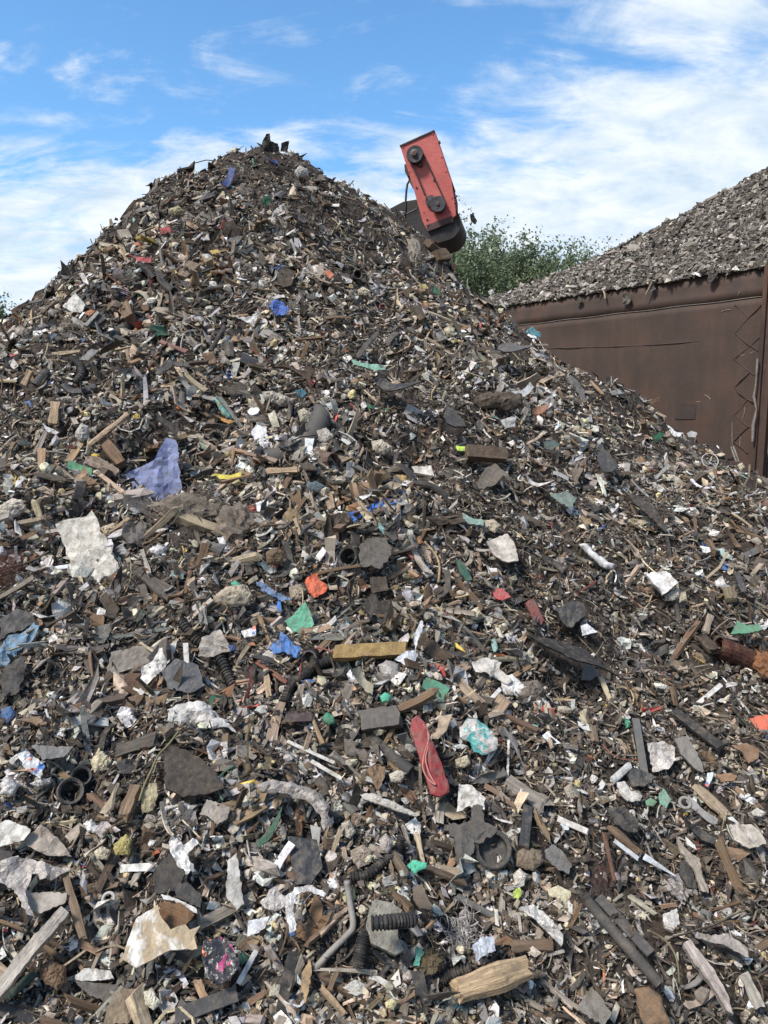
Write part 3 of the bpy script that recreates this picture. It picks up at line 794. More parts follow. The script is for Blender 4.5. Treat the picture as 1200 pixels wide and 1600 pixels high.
# ------------------------------------------------------------------ single pieces lying on the heap, each at its own place
CROPS = {'A': (0, 1100, 3), 'B': (400, 1100, 3), 'C': (800, 1100, 3), 'D': (0, 650, 3), 'E': (400, 650, 3), 'F': (800, 650, 3), 'G': (0, 200, 3), 'H': (350, 200, 2.6667),
         'I': (0, 440, 4), 'J': (300, 440, 4), 'K': (600, 440, 4), 'L': (850, 520, 3.43), 'P': (0, 0, 1)}
HEROES = []           # (name, label, centre, radius in pixels, polygon in pixels)
def to_px(crop, pts):
    ox, oy, s = CROPS[crop]
    return np.array([(ox + x / s, oy + y / s) for x, y in pts], float)
def frame_at(px, lift=0.02, face=0.55, tilt=(0, 0)):
    c = cast(px[0], px[1])[0]
    n = heap_normal(np.array([c[0]]), np.array([c[1]]), 0.25, heap_base)[0]
    v = ORIGIN - c; v /= np.linalg.norm(v)
    z = n * (1 - face) + v * face + np.array([tilt[0], 0, tilt[1]]); z /= np.linalg.norm(z)
    d = np.linalg.norm(c - ORIGIN)
    return c + n * lift * (0.5 + d * 0.28) + v * 0.01 * d, z
def clean_poly(P, jag, r, step):
    out = []
    n = len(P)
    for i in range(n):
        a, b = P[i], P[(i + 1) % n]; k = max(1, int(np.linalg.norm(b - a) / step))
        nn = np.array([-(b - a)[1], (b - a)[0]]); nn = nn / (np.linalg.norm(nn) + 1e-9)
        for j in range(k):
            q = a + (b - a) * j / k
            out.append(q + (nn * r.normal(0, jag) if j else 0))
    return np.array(out)
def finish(name, label, cat, me, mat, center, rad, poly, color, group=None):
    c_ = np.array(color) * 0.86; c_ = (c_ * 0.85 + c_.mean() * 0.15) * np.array([1.04, 1.0, 0.95])
    o = put(name, me, DM(mat, 'obj'), label=label, cat=cat, group=group, loc=tuple(center), color=c_)
    if poly is None:
        u, v, _ = project(np.array(center)); w = np.arange(10) * 0.628
        poly = np.stack([u + np.cos(w) * rad * 0.85, v + np.sin(w) * rad * 0.85], -1)
    HEROES.append((name, label, np.array(center), rad, poly))
    return o
def plate(crop, name, label, cat, color, mat, pts, T=0.006, bend=0.0, crump=0.05, face=0.55, tilt=(0, 0), lift=0.03, jag=0.04, puff=0.0):
    """a sheet with the outline pts, at its true place on the heap, with thickness, bend, crumpling; puff > 0 makes it a lump"""
    r = np.random.default_rng(len(HEROES) * 13 + 7)
    px = to_px(crop, pts); cpx = px.mean(0)
    c, z = frame_at(cpx, lift, face, tilt)
    W = ray_plane(px[:, 0], px[:, 1], c, z)
    x = np.cross(np.array([0, 0, 1.0]), z); x /= np.linalg.norm(x); y = np.cross(z, x)
    P = np.stack([(W - c) @ x, (W - c) @ y], -1)
    area = 0.5 * np.sum(P[:, 0] * np.roll(P[:, 1], -1) - np.roll(P[:, 0], -1) * P[:, 1])
    if area < 0: P = P[::-1]
    size = math.sqrt(abs(area)); step = size / (9.0 if crump >= 0.04 else 6.0)
    B = clean_poly(P, size * jag * (0.55 if crump >= 0.04 else 0.8), r, step)
    lo, hi = B.min(0), B.max(0)
    gx, gy = np.meshgrid(np.arange(lo[0], hi[0], step * 0.9), np.arange(lo[1], hi[1], step * 0.9))
    G = np.stack([gx.ravel(), gy.ravel()], -1) + r.normal(0, step * 0.14, (gx.size, 2))
    def inside(Q):
        k = np.zeros(len(Q), bool); n = len(B)
        for i in range(n):
            a, b = B[i], B[(i + 1) % n]
            cnd = ((a[1] > Q[:, 1]) != (b[1] > Q[:, 1])) & (Q[:, 0] < (b[0] - a[0]) * (Q[:, 1] - a[1]) / (b[1] - a[1] + 1e-12) + a[0])
            k ^= cnd
        return k
    def edist(Q):
        d = np.full(len(Q), 9e9); n = len(B)
        for i in range(n):
            a, b = B[i], B[(i + 1) % n]; ab = b - a
            t = np.clip(((Q - a) @ ab) / (ab @ ab + 1e-12), 0, 1); d = np.minimum(d, np.linalg.norm(Q - a - t[:, None] * ab, axis=1))
        return d
    G = G[inside(G)]; G = G[edist(G) > step * 0.35] if len(G) else G
    A = np.concatenate([B, G]) if len(G) else B
    nb = len(B)
    vv, ee, ff, ov, *_ = geometry.delaunay_2d_cdt([Vector(p) for p in A], [(i, (i + 1) % nb) for i in range(nb)], [], 1, 1e-6)
    XY = np.array([(v.x, v.y) for v in vv]); ff = np.array([f for f in ff if len(f) == 3])
    a0 = XY[ff]; ar = (a0[:, 1, 0] - a0[:, 0, 0]) * (a0[:, 2, 1] - a0[:, 0, 1]) - (a0[:, 2, 0] - a0[:, 0, 0]) * (a0[:, 1, 1] - a0[:, 0, 1])
    ff[ar < 0] = ff[ar < 0][:, ::-1]
    ed = edist(XY); ph = r.uniform(0, 6.28); u = XY[:, 0] * math.cos(ph) + XY[:, 1] * math.sin(ph)
    hs = len(HEROES); qx, qy = XY[:, 0] / size, XY[:, 1] / size
    rid = lambda k, sd: 0.5 - 2 * abs(vnoise(qx * k + sd * 1.7, qy * k * 0.8 + qx * k * 0.5, sd))
    zz_ = bend * u * u / size * 1.2 + size * crump * (vnoise(qx * 2.2 + 9, qy * 2.2, hs) * 1.6 + rid(2.6, hs + 3) * 0.9 + rid(5.5, hs + 5) * 0.45 + r.normal(0, 0.07, len(XY)))
    th = np.full(len(XY), T) + puff * size * np.sqrt(np.clip(ed / (ed.max() + 1e-9), 0, 1)) * (1 + (r.normal(0, 0.13, len(XY)) if puff else 0))
    m = len(XY)
    top_ = np.column_stack([XY, zz_ + th / 2]); bot = np.column_stack([XY, zz_ - th / 2])
    if puff: XYb = XY
    cnt = {}
    for f in ff:
        for i in range(3):
            e = (f[i], f[(i + 1) % 3]); cnt[e] = 1
    rim = [e for e in cnt if (e[1], e[0]) not in cnt]
    Tt = [tuple(f) for f in ff] + [(f[0] + m, f[2] + m, f[1] + m) for f in ff]
    for a, b in rim:
        Tt += [(b, a, a + m), (b, a + m, b + m)]
    loc = np.concatenate([top_, bot])
    w_, e_ = np.linalg.eigh(np.cov(P.T)); pa = e_[:, 1]
    V = loc[:, :1] * x + loc[:, 1:2] * y + loc[:, 2:3] * z
    rad = np.linalg.norm(px - cpx, axis=1).max()
    return finish(name, label, cat, raw_mesh(name, V, np.array(Tt), loc=np.column_stack([loc[:, :2] @ pa, loc[:, :2] @ np.array([-pa[1], pa[0]]), loc[:, 2]]), smooth=bool(puff > 0.3 and mat != 'stone')), mat, c, rad, px, color)
def set_color(o, color): o.color = (*color, 1)
def P_(crop, name, label, cat, color, mat, pts, **kw):
    return plate(crop, name, label, cat, color, mat, pts, **kw)
def K_(crop, name, label, cat, color, mat, pts, **kw):
    """lump with the outline pts"""
    kw.setdefault('puff', 0.6); kw.setdefault('T', 0.004); kw.setdefault('jag', 0.03); kw.setdefault('lift', 0.03)
    return P_(crop, name, label, cat, color, mat, pts, **kw)
def B_(crop, name, label, cat, color, mat, p, q, w, thick=0.5, rag=0.06, bend=0.0, taper=0.0, lift=0.03, seg=8):
    """a bar or board from pixel p to pixel q, w pixels wide"""
    r = np.random.default_rng(len(HEROES) * 17 + 3)
    s = CROPS[crop][2]; px = to_px(crop, [p, q]); mid = px.mean(0)
    W = cast(px[:, 0], px[:, 1]); c, z = frame_at(mid, lift, 0.5)
    v = ORIGIN - c; v /= np.linalg.norm(v)
    c0 = cast(mid[0], mid[1])[0]
    dep = [project(W[i])[2] / project(c0)[2] for i in (0, 1)]
    k = [min(max(d, 0.93), 1.07) for d in dep]
    d3 = rays(px[:, 0], px[:, 1]); dc = project(c)[2]
    A = ORIGIN + d3[0] * dc * k[0]; Bv = ORIGIN + d3[1] * dc * k[1]
    c = (A + Bv) / 2; ax = Bv - A; Lg = np.linalg.norm(ax); ax /= Lg
    zz_ = z - (z @ ax) * ax; zz_ /= np.linalg.norm(zz_); yy = np.cross(zz_, ax)
    wd = w / s * dc / F * 0.78; h = wd * thick; rag = rag * 1.5 if mat in ('wood', 'stone') else rag
    sec = [(-1, -1), (-0.2, -1.03), (1, -1), (1.03, 0.1), (1, 1), (0.15, 1.04), (-1, 1), (-1.03, -0.1)]
    if name in ('split_log', 'white_bottle', 'brown_branch', 'red_twig', 'wood_stub', 'pale_pole', 'brown_log', 'grey_rod', 'dark_rod', 'wooden_stick'):
        sec = [(math.cos(a) * (1 + r.normal(0, 0.08)), math.sin(a) * (1 + r.normal(0, 0.08))) for a in np.linspace(0, 6.28, 11)[:-1]]
    V = []; rings = []; loc = []
    off = r.normal(0, 1, (len(sec),)) * rag
    for i in range(seg + 1):
        u = i / seg; rings.append(list(range(len(V), len(V) + len(sec))))
        tp = (1 - taper * u) * (1 + (0.12 * math.sin(u * 7 + len(HEROES)) if mat == 'wood' else 0))
        for j, (a, b) in enumerate(sec):
            e = (off[j] * wd * 1.6 + r.normal(0, rag * wd * 0.5)) if i in (0, seg) else 0
            l = np.array([(u - 0.5) * Lg + e, a * wd / 2 * tp * (1 + r.normal(0, rag * 0.5)), b * h / 2 * tp * (1 + r.normal(0, rag * 0.5)) + bend * Lg * (0.25 - (u - 0.5) ** 2)])
            loc.append(l); V.append(ax * l[0] + yy * l[1] + zz_ * l[2])
    T = []
    for i in range(seg): T += [(a, c_, b) for a, b, c_ in strip_faces(rings[i], rings[i + 1])]
    n = len(sec)
    loc.append(np.array([-Lg / 2, 0, 0])); V.append(-ax * Lg / 2 + zz_ * 0); loc.append(np.array([Lg / 2, 0, 0])); V.append(ax * Lg / 2)
    T += tri_fan(rings[0], len(V) - 2) + [(b, a, c_) for a, b, c_ in tri_fan(rings[-1], len(V) - 1)]
    pn = np.array([-(px[1] - px[0])[1], (px[1] - px[0])[0]]); pn = pn / np.linalg.norm(pn) * w / s / 2
    poly = np.array([px[0] + pn, px[1] + pn, px[1] - pn, px[0] - pn])
    return finish(name, label, cat, raw_mesh(name, np.array(V), np.array(T), loc=np.array(loc)), mat, c, np.linalg.norm(px[1] - px[0]) / 2, poly, color)
def W_(crop, name, label, cat, color, mat, pts, w, ribs=0.0, hollow=False, lift=0.03, n=8, parts=None):
    """a hose, pipe or wire along pts; ribs = ribs per pixel width of the photograph"""
    s = CROPS[crop][2]; px = to_px(crop, pts)
    m = len(px); Q = []
    for i in range(m - 1):
        p0, p1, p2, p3 = px[max(i - 1, 0)], px[i], px[i + 1], px[min(i + 2, m - 1)]
        for t in np.linspace(0, 1, 6, endpoint=False):
            Q.append(0.5 * (2 * p1 + (p2 - p0) * t + (2 * p0 - 5 * p1 + 4 * p2 - p3) * t * t + (3 * p1 - p0 - 3 * p2 + p3) * t ** 3))
    Q.append(px[-1]); Q = np.array(Q)
    c, z = frame_at(px.mean(0), lift, 0.5)
    W = cast(Q[:, 0], Q[:, 1]); dc = project(c)[2]; dd = project(W)[2]
    dd = np.clip(dd, dc * 0.93, dc * 1.07)
    ker = np.ones(7) / 7; dd = np.convolve(np.pad(dd, 3, mode='edge'), ker, 'valid')
    rad = w / s / 2 * dc / F
    path = ORIGIN + rays(Q[:, 0], Q[:, 1]) * (dd - rad * 1.4 - max(0, lift - 0.05) * 1.6)[:, None] - c
    cum = np.concatenate([[0], np.cumsum(np.linalg.norm(np.diff(path, axis=0), axis=1))])
    if ribs:
        k = max(12, int(cum[-1] / rad * ribs)); u = np.linspace(0, cum[-1], k * 4 + 1)
        path = np.stack([np.interp(u, cum, path[:, i]) for i in range(3)], -1); rr = [rad * (1.0 if (j % 4) in (1, 2) else 0.78) for j in range(len(u))]
        cum = u
    else:
        rr = [rad] * len(path)
    mb = MB()
    if hollow:
        mb.tube(np.concatenate([path, path[-1:], path[-2::-1]]), list(rr) + [rr[-1] * 0.75] + [q * 0.75 for q in rr[-2::-1]], n, cap=False)
    else:
        mb.tube(path, rr, n)
    V = np.array(mb.v); T = []
    for f in mb.f:
        for i in range(1, len(f) - 1): T.append((f[0], f[i], f[i + 1]))
    g_ = np.gradient(Q, axis=0); g_ = np.stack([-g_[:, 1], g_[:, 0]], -1); g_ = g_ / (np.linalg.norm(g_, axis=1)[:, None] + 1e-9) * max(w / s / 2, 2)
    o = finish(name, label, cat, raw_mesh(name, V, np.array(T), loc=V, smooth=not ribs and not hollow), mat, c, np.linalg.norm(px - px.mean(0), axis=1).max(), np.concatenate([Q + g_, (Q - g_)[::-1]]), color)
    return o
def RING_(crop, name, label, cat, color, mat, ctr, rad, tube, tilt=(0, 0)):
    s = CROPS[crop][2]; px = to_px(crop, [ctr])[0]; c, z = frame_at(px, 0.03, 0.6, tilt); dc = project(c)[2]
    x = np.cross([0, 0, 1.0], z); x /= np.linalg.norm(x); y = np.cross(z, x); Rr = rad / s * dc / F; tt = tube / s * dc / F / 2
    V = []; rings = []
    for i in range(22):
        w = i * 2 * math.pi / 22; e = x * math.cos(w) + y * math.sin(w)
        rings.append(list(range(len(V), len(V) + 6)))
        for k in range(6):
            a = k * math.pi / 3; V.append(e * (Rr + tt * math.cos(a)) + z * tt * math.sin(a))
    T = []
    for i in range(22): T += strip_faces(rings[i], rings[(i + 1) % 22])
    return finish(name, label, cat, raw_mesh(name, np.array(V), np.array(T), smooth=True), mat, c, rad / s, None, color)
def CUP_(crop, name, label, cat, color, mat, ctr, rad, length, axis_tilt=(0, 0), wallk=0.85):
    """open pipe end facing the viewer"""
    s = CROPS[crop][2]; px = to_px(crop, [ctr])[0]; c, z = frame_at(px, 0.03, 0.75, axis_tilt); dc = project(c)[2]
    Rr = rad / s * dc / F; Lg = length / s * dc / F
    path = [-z * Lg, z * 0, z * 0.0001, -z * Lg * 0.95]; mb = MB().tube([p + 0 for p in path[:2]] , [Rr, Rr], 18, cap=False)
    n = 18; V = []; rings = []
    x = np.cross([0, 0, 1.0], z); x /= np.linalg.norm(x); y = np.cross(z, x)
    for (o, k) in ((-Lg, 1.0), (-Lg * 0.3, 1.0), (-Lg * 0.28, 1.1), (0, 1.12), (0.004, 1.05), (0, wallk), (-Lg * 0.9, wallk * 0.95)):
        rings.append(list(range(len(V), len(V) + n)))
        for i in range(n):
            w = i * 2 * math.pi / n; V.append((x * math.cos(w) + y * math.sin(w)) * Rr * k + z * o)
    T = []
    for a, b in zip(rings, rings[1:]): T += strip_faces(a, b)
    V.append(-z * Lg * 0.9); T += tri_fan(rings[-1], len(V) - 1)
    return finish(name, label, cat, raw_mesh(name, np.array(V), np.array(T)), mat, c, rad / s, None, color)
def FUZZ_(crop, name, label, cat, color, ctr, size, n=160, wr=0.05, wild=1.4):
    """a wad of tangled fibre or thin wire: many strands in one tangle"""
    r = np.random.default_rng(len(HEROES) * 7 + 1)
    s = CROPS[crop][2]; px = to_px(crop, [ctr])[0]; c, z = frame_at(px, 0.03, 0.5); dc = project(c)[2]
    sx, sy = size[0] / s * dc / F, size[1] / s * dc / F
    Vs = []; Ts = []; k = 0
    x = np.cross([0, 0, 1.0], z); x /= np.linalg.norm(x); y = np.cross(z, x)
    n = int(n * 1.6)
    V, T = ICO2; V = V * (0.30 + 0.10 * r.normal(0, 1, (len(V), 1)) * 0.6 + 0.08 * np.sin(V[:, :1] * 9 + r.uniform(0, 6)) * np.cos(V[:, 1:2] * 8))
    if cat in ('fibre wad', 'fluff', 'fibre clod', 'wire wool'):
        Vs.append(V[:, :1] * x * sx * 1.15 + V[:, 1:2] * y * sy * 1.15 + V[:, 2:3] * z * min(sx, sy) * 0.55); Ts.append(np.array(T)); k += len(V)
    for i in range(n):
        V, T = t_wire(r, 7, wr * r.uniform(0.05, 0.14), 3, wild * 1.5)
        q = rot_from(r.normal(0, 1, (1, 3)), r.normal(0, 1, (1, 3)), np.zeros((1, 3)))[0]
        V = (V @ q.T) * r.uniform(0.5, 1.1)
        p = r.normal(0, 0.2, 3); V = V * 0.6 + p
        Vs.append(V[:, :1] * x * sx + V[:, 1:2] * y * sy + V[:, 2:3] * z * min(sx, sy) * 0.7); Ts.append(T + k); k += len(V)
    o = finish(name, label, cat, raw_mesh(name, np.concatenate(Vs), np.concatenate(Ts)), 'felt', c, max(size) / s / 2, None, color)
    return o

def attach(child, parent, name):
    """make child a part of parent, where it stands"""
    child.name = name
    bpy.context.view_layer.update()
    child.parent = parent; child.matrix_parent_inverse = parent.matrix_world.inverted()
    for k in ('category', 'label', 'group'):
        if k in child: del child[k]
# ------------------------------------------------------------------ the pieces one can pick out in the photograph
BLK = (0.022, 0.021, 0.021); DG = (0.05, 0.049, 0.049); MG = (0.12, 0.118, 0.115); WHT = (0.62, 0.61, 0.59); CREAM = (0.60, 0.53, 0.37); BEIGE = (0.42, 0.36, 0.28)
TAN = (0.40, 0.27, 0.15); BRN = (0.16, 0.10, 0.06); FELT = (0.095, 0.082, 0.07); GRN = (0.06, 0.30, 0.19); BLU = (0.03, 0.13, 0.40)
# --- left middle (crop D)
P_('D', 'plastic_sheet', 'crumpled blue plastic sheet standing up on the left slope', 'plastic sheet', (0.17, 0.22, 0.44), 'paint', [(780, 105), (825, 120), (832, 220), (855, 340), (800, 400), (700, 398), (605, 360), (580, 275), (660, 240), (725, 215), (755, 150)], T=0.006, crump=0.13, lift=0.05, face=0.6)
P_('D', 'torn_board', 'large white torn board with cracked surface on the left', 'board', (0.66, 0.62, 0.54), 'card', [(262, 512), (350, 480), (405, 470), (430, 440), (455, 480), (470, 545), (500, 570), (530, 640), (558, 720), (530, 760), (480, 788), (430, 770), (395, 700), (340, 722), (310, 650), (285, 560)], T=0.012, crump=0.05, lift=0.05, face=0.6)
K_('D', 'boulder', 'large beige stone below the yellow wire on the left', 'stone', (0.46, 0.39, 0.29), 'stone', [(1000, 850), (1060, 800), (1140, 790), (1185, 840), (1170, 885), (1090, 895), (1010, 885)])
B_('D', 'wooden_stick', 'long pale wooden stick leaning above the blue sheet', 'stick', (0.46, 0.33, 0.21), 'wood', (600, -10), (418, 138), 30, thick=0.7, lift=0.09)
B_('D', 'wooden_post', 'brown broken post under the pale stick', 'wood post', (0.21, 0.13, 0.075), 'wood', (470, 100), (570, 225), 62, thick=0.8, lift=0.05)
P_('D', 'green_shard', 'green panel piece left of the blue sheet', 'plastic panel', (0.05, 0.27, 0.13), 'paint', [(315, 205), (400, 235), (432, 250), (432, 282), (370, 275), (318, 245)], T=0.008)
P_('D', 'thin_board', 'pale brown board beside the green panel', 'board', (0.34, 0.26, 0.20), 'wood', [(400, 190), (470, 195), (560, 255), (545, 285), (480, 255), (400, 225)], T=0.01)
D0 = P_('D', 'steel_angle', 'black perforated angle bar under the blue sheet', 'angle bar', (0.045, 0.043, 0.042), 'paint', [(578, 375), (640, 375), (790, 430), (780, 460), (690, 470), (580, 435)], T=0.03, lift=0.05)
D1 = CUP_('D', 'bar_hole', 'round hole rim in the black angle bar below the blue sheet', 'ring', BLK, 'rubber', (665, 408), 17, 10)
W_('D', 'ribbed_hose', 'short black ribbed hose left of the green panel', 'hose', BLK, 'rubber', [(95, 205), (170, 205), (248, 210)], 34, ribs=1.4)
P_('D', 'yellow_strap', 'bright yellow strap right of the blue sheet', 'strap', (0.72, 0.62, 0.03), 'paint', [(985, 285), (1010, 272), (1080, 280), (1130, 265), (1132, 285), (1075, 297), (1010, 297)], T=0.01, lift=0.08, jag=0.015)
FUZZ_('D', 'fibre_wad', 'matted grey brown fibre wad right of the blue sheet', 'fibre wad', (0.27, 0.225, 0.18), (870, 480), (330, 230), 260, 0.05)
FUZZ_('D', 'fibre_wad', 'second matted fibre wad above the big beige stone', 'fibre wad', (0.27, 0.22, 0.175), (1110, 540), (220, 230), 200, 0.05)
P_('D', 'dark_film', 'dark crumpled plastic film right of the torn white board', 'plastic film', (0.07, 0.062, 0.056), 'plastic', [(585, 500), (680, 500), (760, 560), (700, 590), (690, 615), (600, 600), (570, 560)], crump=0.16, T=0.006)
B_('D', 'dark_plank', 'dark weathered plank running down from the torn white board', 'plank', (0.10, 0.088, 0.078), 'wood', (600, 690), (810, 850), 75, thick=0.4, rag=0.12)
B_('D', 'bone_stick', 'small pale stick between plank and silver foil', 'stick', (0.42, 0.39, 0.35), 'wood', (665, 630), (700, 740), 24)
K_('D', 'foil_ball', 'small silver foil ball right of the torn white board', 'foil', (0.5, 0.5, 0.51), 'foil', [(695, 630), (740, 600), (785, 620), (775, 650), (730, 660)], jag=0.06)
W_('D', 'yellow_wire', 'thin yellow wire arc above the big beige stone', 'wire', (0.55, 0.40, 0.08), 'plastic', [(855, 610), (862, 650), (825, 700), (780, 722), (735, 738)], 7)
B_('D', 'wood_lath', 'thin brown lath left of the big beige stone', 'lath', (0.22, 0.14, 0.085), 'wood', (905, 665), (865, 835), 24)
B_('D', 'wood_lath', 'grey brown lath lying towards the big beige stone', 'lath', (0.25, 0.18, 0.125), 'wood', (862, 850), (1130, 755), 22)
K_('D', 'cream_lump', 'cream foam lump on the top right corner of the white board', 'foam lump', (0.52, 0.44, 0.30), 'stone', [(470, 525), (530, 500), (578, 530), (560, 565), (500, 568)])
K_('D', 'cream_lump', 'white beige lump at the left edge level with the angle bar', 'foam lump', (0.58, 0.52, 0.44), 'stone', [(0, 420), (60, 385), (110, 400), (128, 440), (60, 480), (0, 470)])
FUZZ_('D', 'copper_tangle', 'rust red tangle of thin wire at the left edge', 'wire tangle', (0.16, 0.05, 0.035), (45, 750), (210, 220), 220, 0.03, 1.8)
P_('D', 'light_blue_sheet', 'light blue plastic sheet folded over a dark panel at the left edge', 'plastic sheet', (0.14, 0.28, 0.42), 'paint', [(0, 1090), (40, 1030), (110, 1010), (160, 970), (185, 985), (150, 1060), (60, 1130), (30, 1180), (0, 1165)], crump=0.12, lift=0.05)
P_('D', 'speckled_sheet', 'speckled dark panel behind the light blue sheet', 'panel', (0.06, 0.057, 0.055), 'plastic', [(0, 960), (80, 905), (150, 930), (165, 965), (100, 1010), (40, 1020), (0, 1060)], T=0.012)
P_('D', 'dark_cloth', 'grey cloth hanging under the light blue sheet', 'cloth', (0.10, 0.098, 0.096), 'felt', [(20, 1180), (110, 1130), (125, 1180), (90, 1300), (20, 1320), (0, 1250)], crump=0.12)
P_('D', 'grey_plate', 'grey angular plate left of the clear film', 'plate', (0.22, 0.215, 0.19), 'stone', [(450, 990), (515, 975), (520, 1010), (490, 1065), (440, 1075)], T=0.012)
P_('D', 'clear_film', 'sheet of dull see-through film left of the white rag', 'plastic film', (0.22, 0.19, 0.16), 'plastic', [(520, 1110), (640, 1080), (750, 1085), (720, 1150), (600, 1190), (490, 1230)], crump=0.06, T=0.004)
P_('D', 'white_rag', 'white folded plastic rag above the grey panel', 'plastic rag', (0.64, 0.63, 0.61), 'paint', [(745, 1090), (830, 1060), (810, 1130), (760, 1200), (690, 1262), (658, 1230), (665, 1180), (720, 1150)], crump=0.13, lift=0.04)
P_('D', 'grey_sheet', 'blue grey flat panel under the white rag', 'panel', (0.085, 0.09, 0.10), 'plastic', [(760, 1200), (830, 1140), (930, 1170), (965, 1265), (890, 1300), (790, 1280)], T=0.01)
W_('D', 'ribbed_hose', 'long black ribbed hose curving down on the left', 'hose', BLK, 'rubber', [(850, 960), (910, 1040), (985, 1090), (1040, 1150), (1075, 1230), (1105, 1280)], 52, ribs=1.6, lift=0.05, n=12)
B_('D', 'blue_cap_stick', 'small white tube with blue cap beside the ribbed hose', 'tube', (0.55, 0.55, 0.52), 'paint', (870, 1070), (875, 1165), 30)
P_('D', 'beige_cloth', 'beige cloth piece under the upper ribbed hose', 'cloth', (0.42, 0.38, 0.34), 'felt', [(945, 1040), (1030, 1000), (1060, 1050), (1085, 1100), (1000, 1130), (930, 1130)], crump=0.1)
P_('D', 'red_print_card', 'white card with red print beside the green scrap', 'card', (0.6, 0.58, 0.55), 'packcolor', [(1130, 1010), (1200, 985), (1200, 1030), (1145, 1040)])
K_('D', 'blue_scrap', 'small dark blue lump right of the upper ribbed hose', 'plastic scrap', (0.02, 0.06, 0.2), 'paint', [(1068, 1075), (1100, 1072), (1110, 1100), (1080, 1108)])
# --- centre (crop E)
P_('E', 'orange_shard', 'glossy orange plastic shard in the middle of the heap', 'plastic shard', (0.62, 0.095, 0.02), 'paint', [(240, 755), (285, 738), (300, 770), (335, 790), (325, 830), (270, 855), (245, 820), (228, 780)], crump=0.18, lift=0.05)
P_('E', 'green_scrap', 'pointed green plastic scrap below the orange shard', 'plastic scrap', (0.10, 0.40, 0.25), 'paint', [(230, 872), (255, 920), (272, 980), (220, 1010), (208, 1050), (180, 1015), (132, 965), (180, 930), (205, 900)], crump=0.08, lift=0.05)
P_('E', 'blue_scrap', 'ragged bright blue plastic scrap below the green scrap', 'plastic scrap', (0.04, 0.17, 0.48), 'paint', [(60, 1085), (110, 1050), (110, 1010), (150, 1040), (185, 1080), (210, 1085), (190, 1140), (140, 1110), (80, 1120)], crump=0.16, jag=0.07, lift=0.05)
B_('E', 'foam_bar', 'ochre brown foam bar lying level in the centre', 'foam bar', (0.36, 0.24, 0.085), 'stone', (370, 1112), (705, 1095), 82, thick=0.8, rag=0.05, lift=0.06)
B_('E', 'wood_board', 'dark brown board right of the ochre foam bar', 'board', (0.11, 0.075, 0.05), 'wood', (745, 1040), (880, 1145), 90, thick=0.5, lift=0.04)
P_('E', 'silver_sheet', 'pale blue silver film hanging at the end of the foam bar', 'film', (0.50, 0.54, 0.60), 'foil', [(650, 1140), (700, 1105), (745, 1100), (740, 1020), (775, 960), (785, 990), (755, 1060), (748, 1150), (720, 1180)], crump=0.12, lift=0.07)
K_('E', 'grey_can', 'grey crushed tin under the ochre foam bar', 'tin', (0.36, 0.34, 0.32), 'foil', [(570, 1170), (610, 1145), (670, 1160), (680, 1210), (640, 1245), (590, 1225)], jag=0.06)
P_('E', 'clear_strip', 'olive curved plastic strip below the foam bar', 'plastic strip', (0.26, 0.24, 0.17), 'plastic', [(440, 1210), (490, 1175), (510, 1230), (550, 1270), (545, 1315), (510, 1290), (470, 1240)], bend=1.0, T=0.006)
K_('E', 'green_disc', 'small bright green cap at the lower middle', 'cap', (0.05, 0.42, 0.27), 'paint', [(580, 1315), (605, 1295), (638, 1315), (625, 1342), (590, 1342)])
W_('E', 'ribbed_hose', 'black ribbed hose elbow below the blue scrap', 'hose', BLK, 'rubber', [(130, 1345), (160, 1270), (215, 1220), (270, 1180), (355, 1140)], 52, ribs=1.6, lift=0.05, n=12)
W_('E', 'ribbed_hose', 'short black ribbed stub joining the hose elbow', 'hose', BLK, 'rubber', [(275, 1190), (275, 1145), (272, 1100)], 46, ribs=1.5, lift=0.06, n=12)
W_('E', 'red_wire', 'thin red wire looping over the hose elbow', 'wire', (0.30, 0.03, 0.03), 'plastic', [(360, 1110), (300, 1088), (245, 1105), (215, 1150), (205, 1215)], 7, lift=0.08)
B_('E', 'red_stick', 'reddish stick left of the hose elbow', 'stick', (0.22, 0.09, 0.06), 'wood', (5, 1155), (145, 1250), 26)
B_('E', 'wood_peg', 'pale wooden peg below the reddish stick', 'wood peg', (0.46, 0.34, 0.20), 'wood', (45, 1185), (60, 1315), 34)
P_('E', 'grey_felt', 'torn grey felt flap in the middle of the heap', 'felt', (0.15, 0.14, 0.13), 'felt', [(490, 600), (550, 570), (600, 575), (640, 620), (620, 670), (580, 720), (540, 700), (500, 710), (480, 650)], T=0.008, jag=0.05, lift=0.05)
CUP_('E', 'pipe_end', 'black open pipe end left of the grey felt flap', 'pipe', (0.04, 0.038, 0.036), 'rubber', (425, 695), 46, 130, (-0.5, 0))
P_('E', 'black_felt', 'dark felt scrap right of the orange shard', 'felt', (0.06, 0.056, 0.053), 'felt', [(510, 870), (550, 830), (580, 870), (640, 860), (655, 900), (580, 950), (505, 920)], T=0.008)
P_('E', 'brown_felt', 'brown square felt piece above the dark felt scrap', 'felt', (0.085, 0.07, 0.058), 'felt', [(535, 760), (610, 755), (620, 820), (540, 830)], T=0.012)
P_('E', 'white_tile', 'small white grid tile right of centre', 'tile', (0.60, 0.57, 0.51), 'paint', [(730, 240), (820, 236), (836, 290), (755, 296)], T=0.012, lift=0.05)
B_('E', 'brick', 'brown brick on the right of the heap', 'brick', (0.15, 0.105, 0.072), 'stone', (985, 170), (1165, 185), 80, thick=0.7, rag=0.04, lift=0.06)
K_('E', 'lime_leaf', 'lime green scrap beside the brown brick', 'plastic scrap', (0.45, 0.68, 0.05), 'paint', [(935, 140), (985, 145), (980, 165), (945, 165)], puff=0.2)
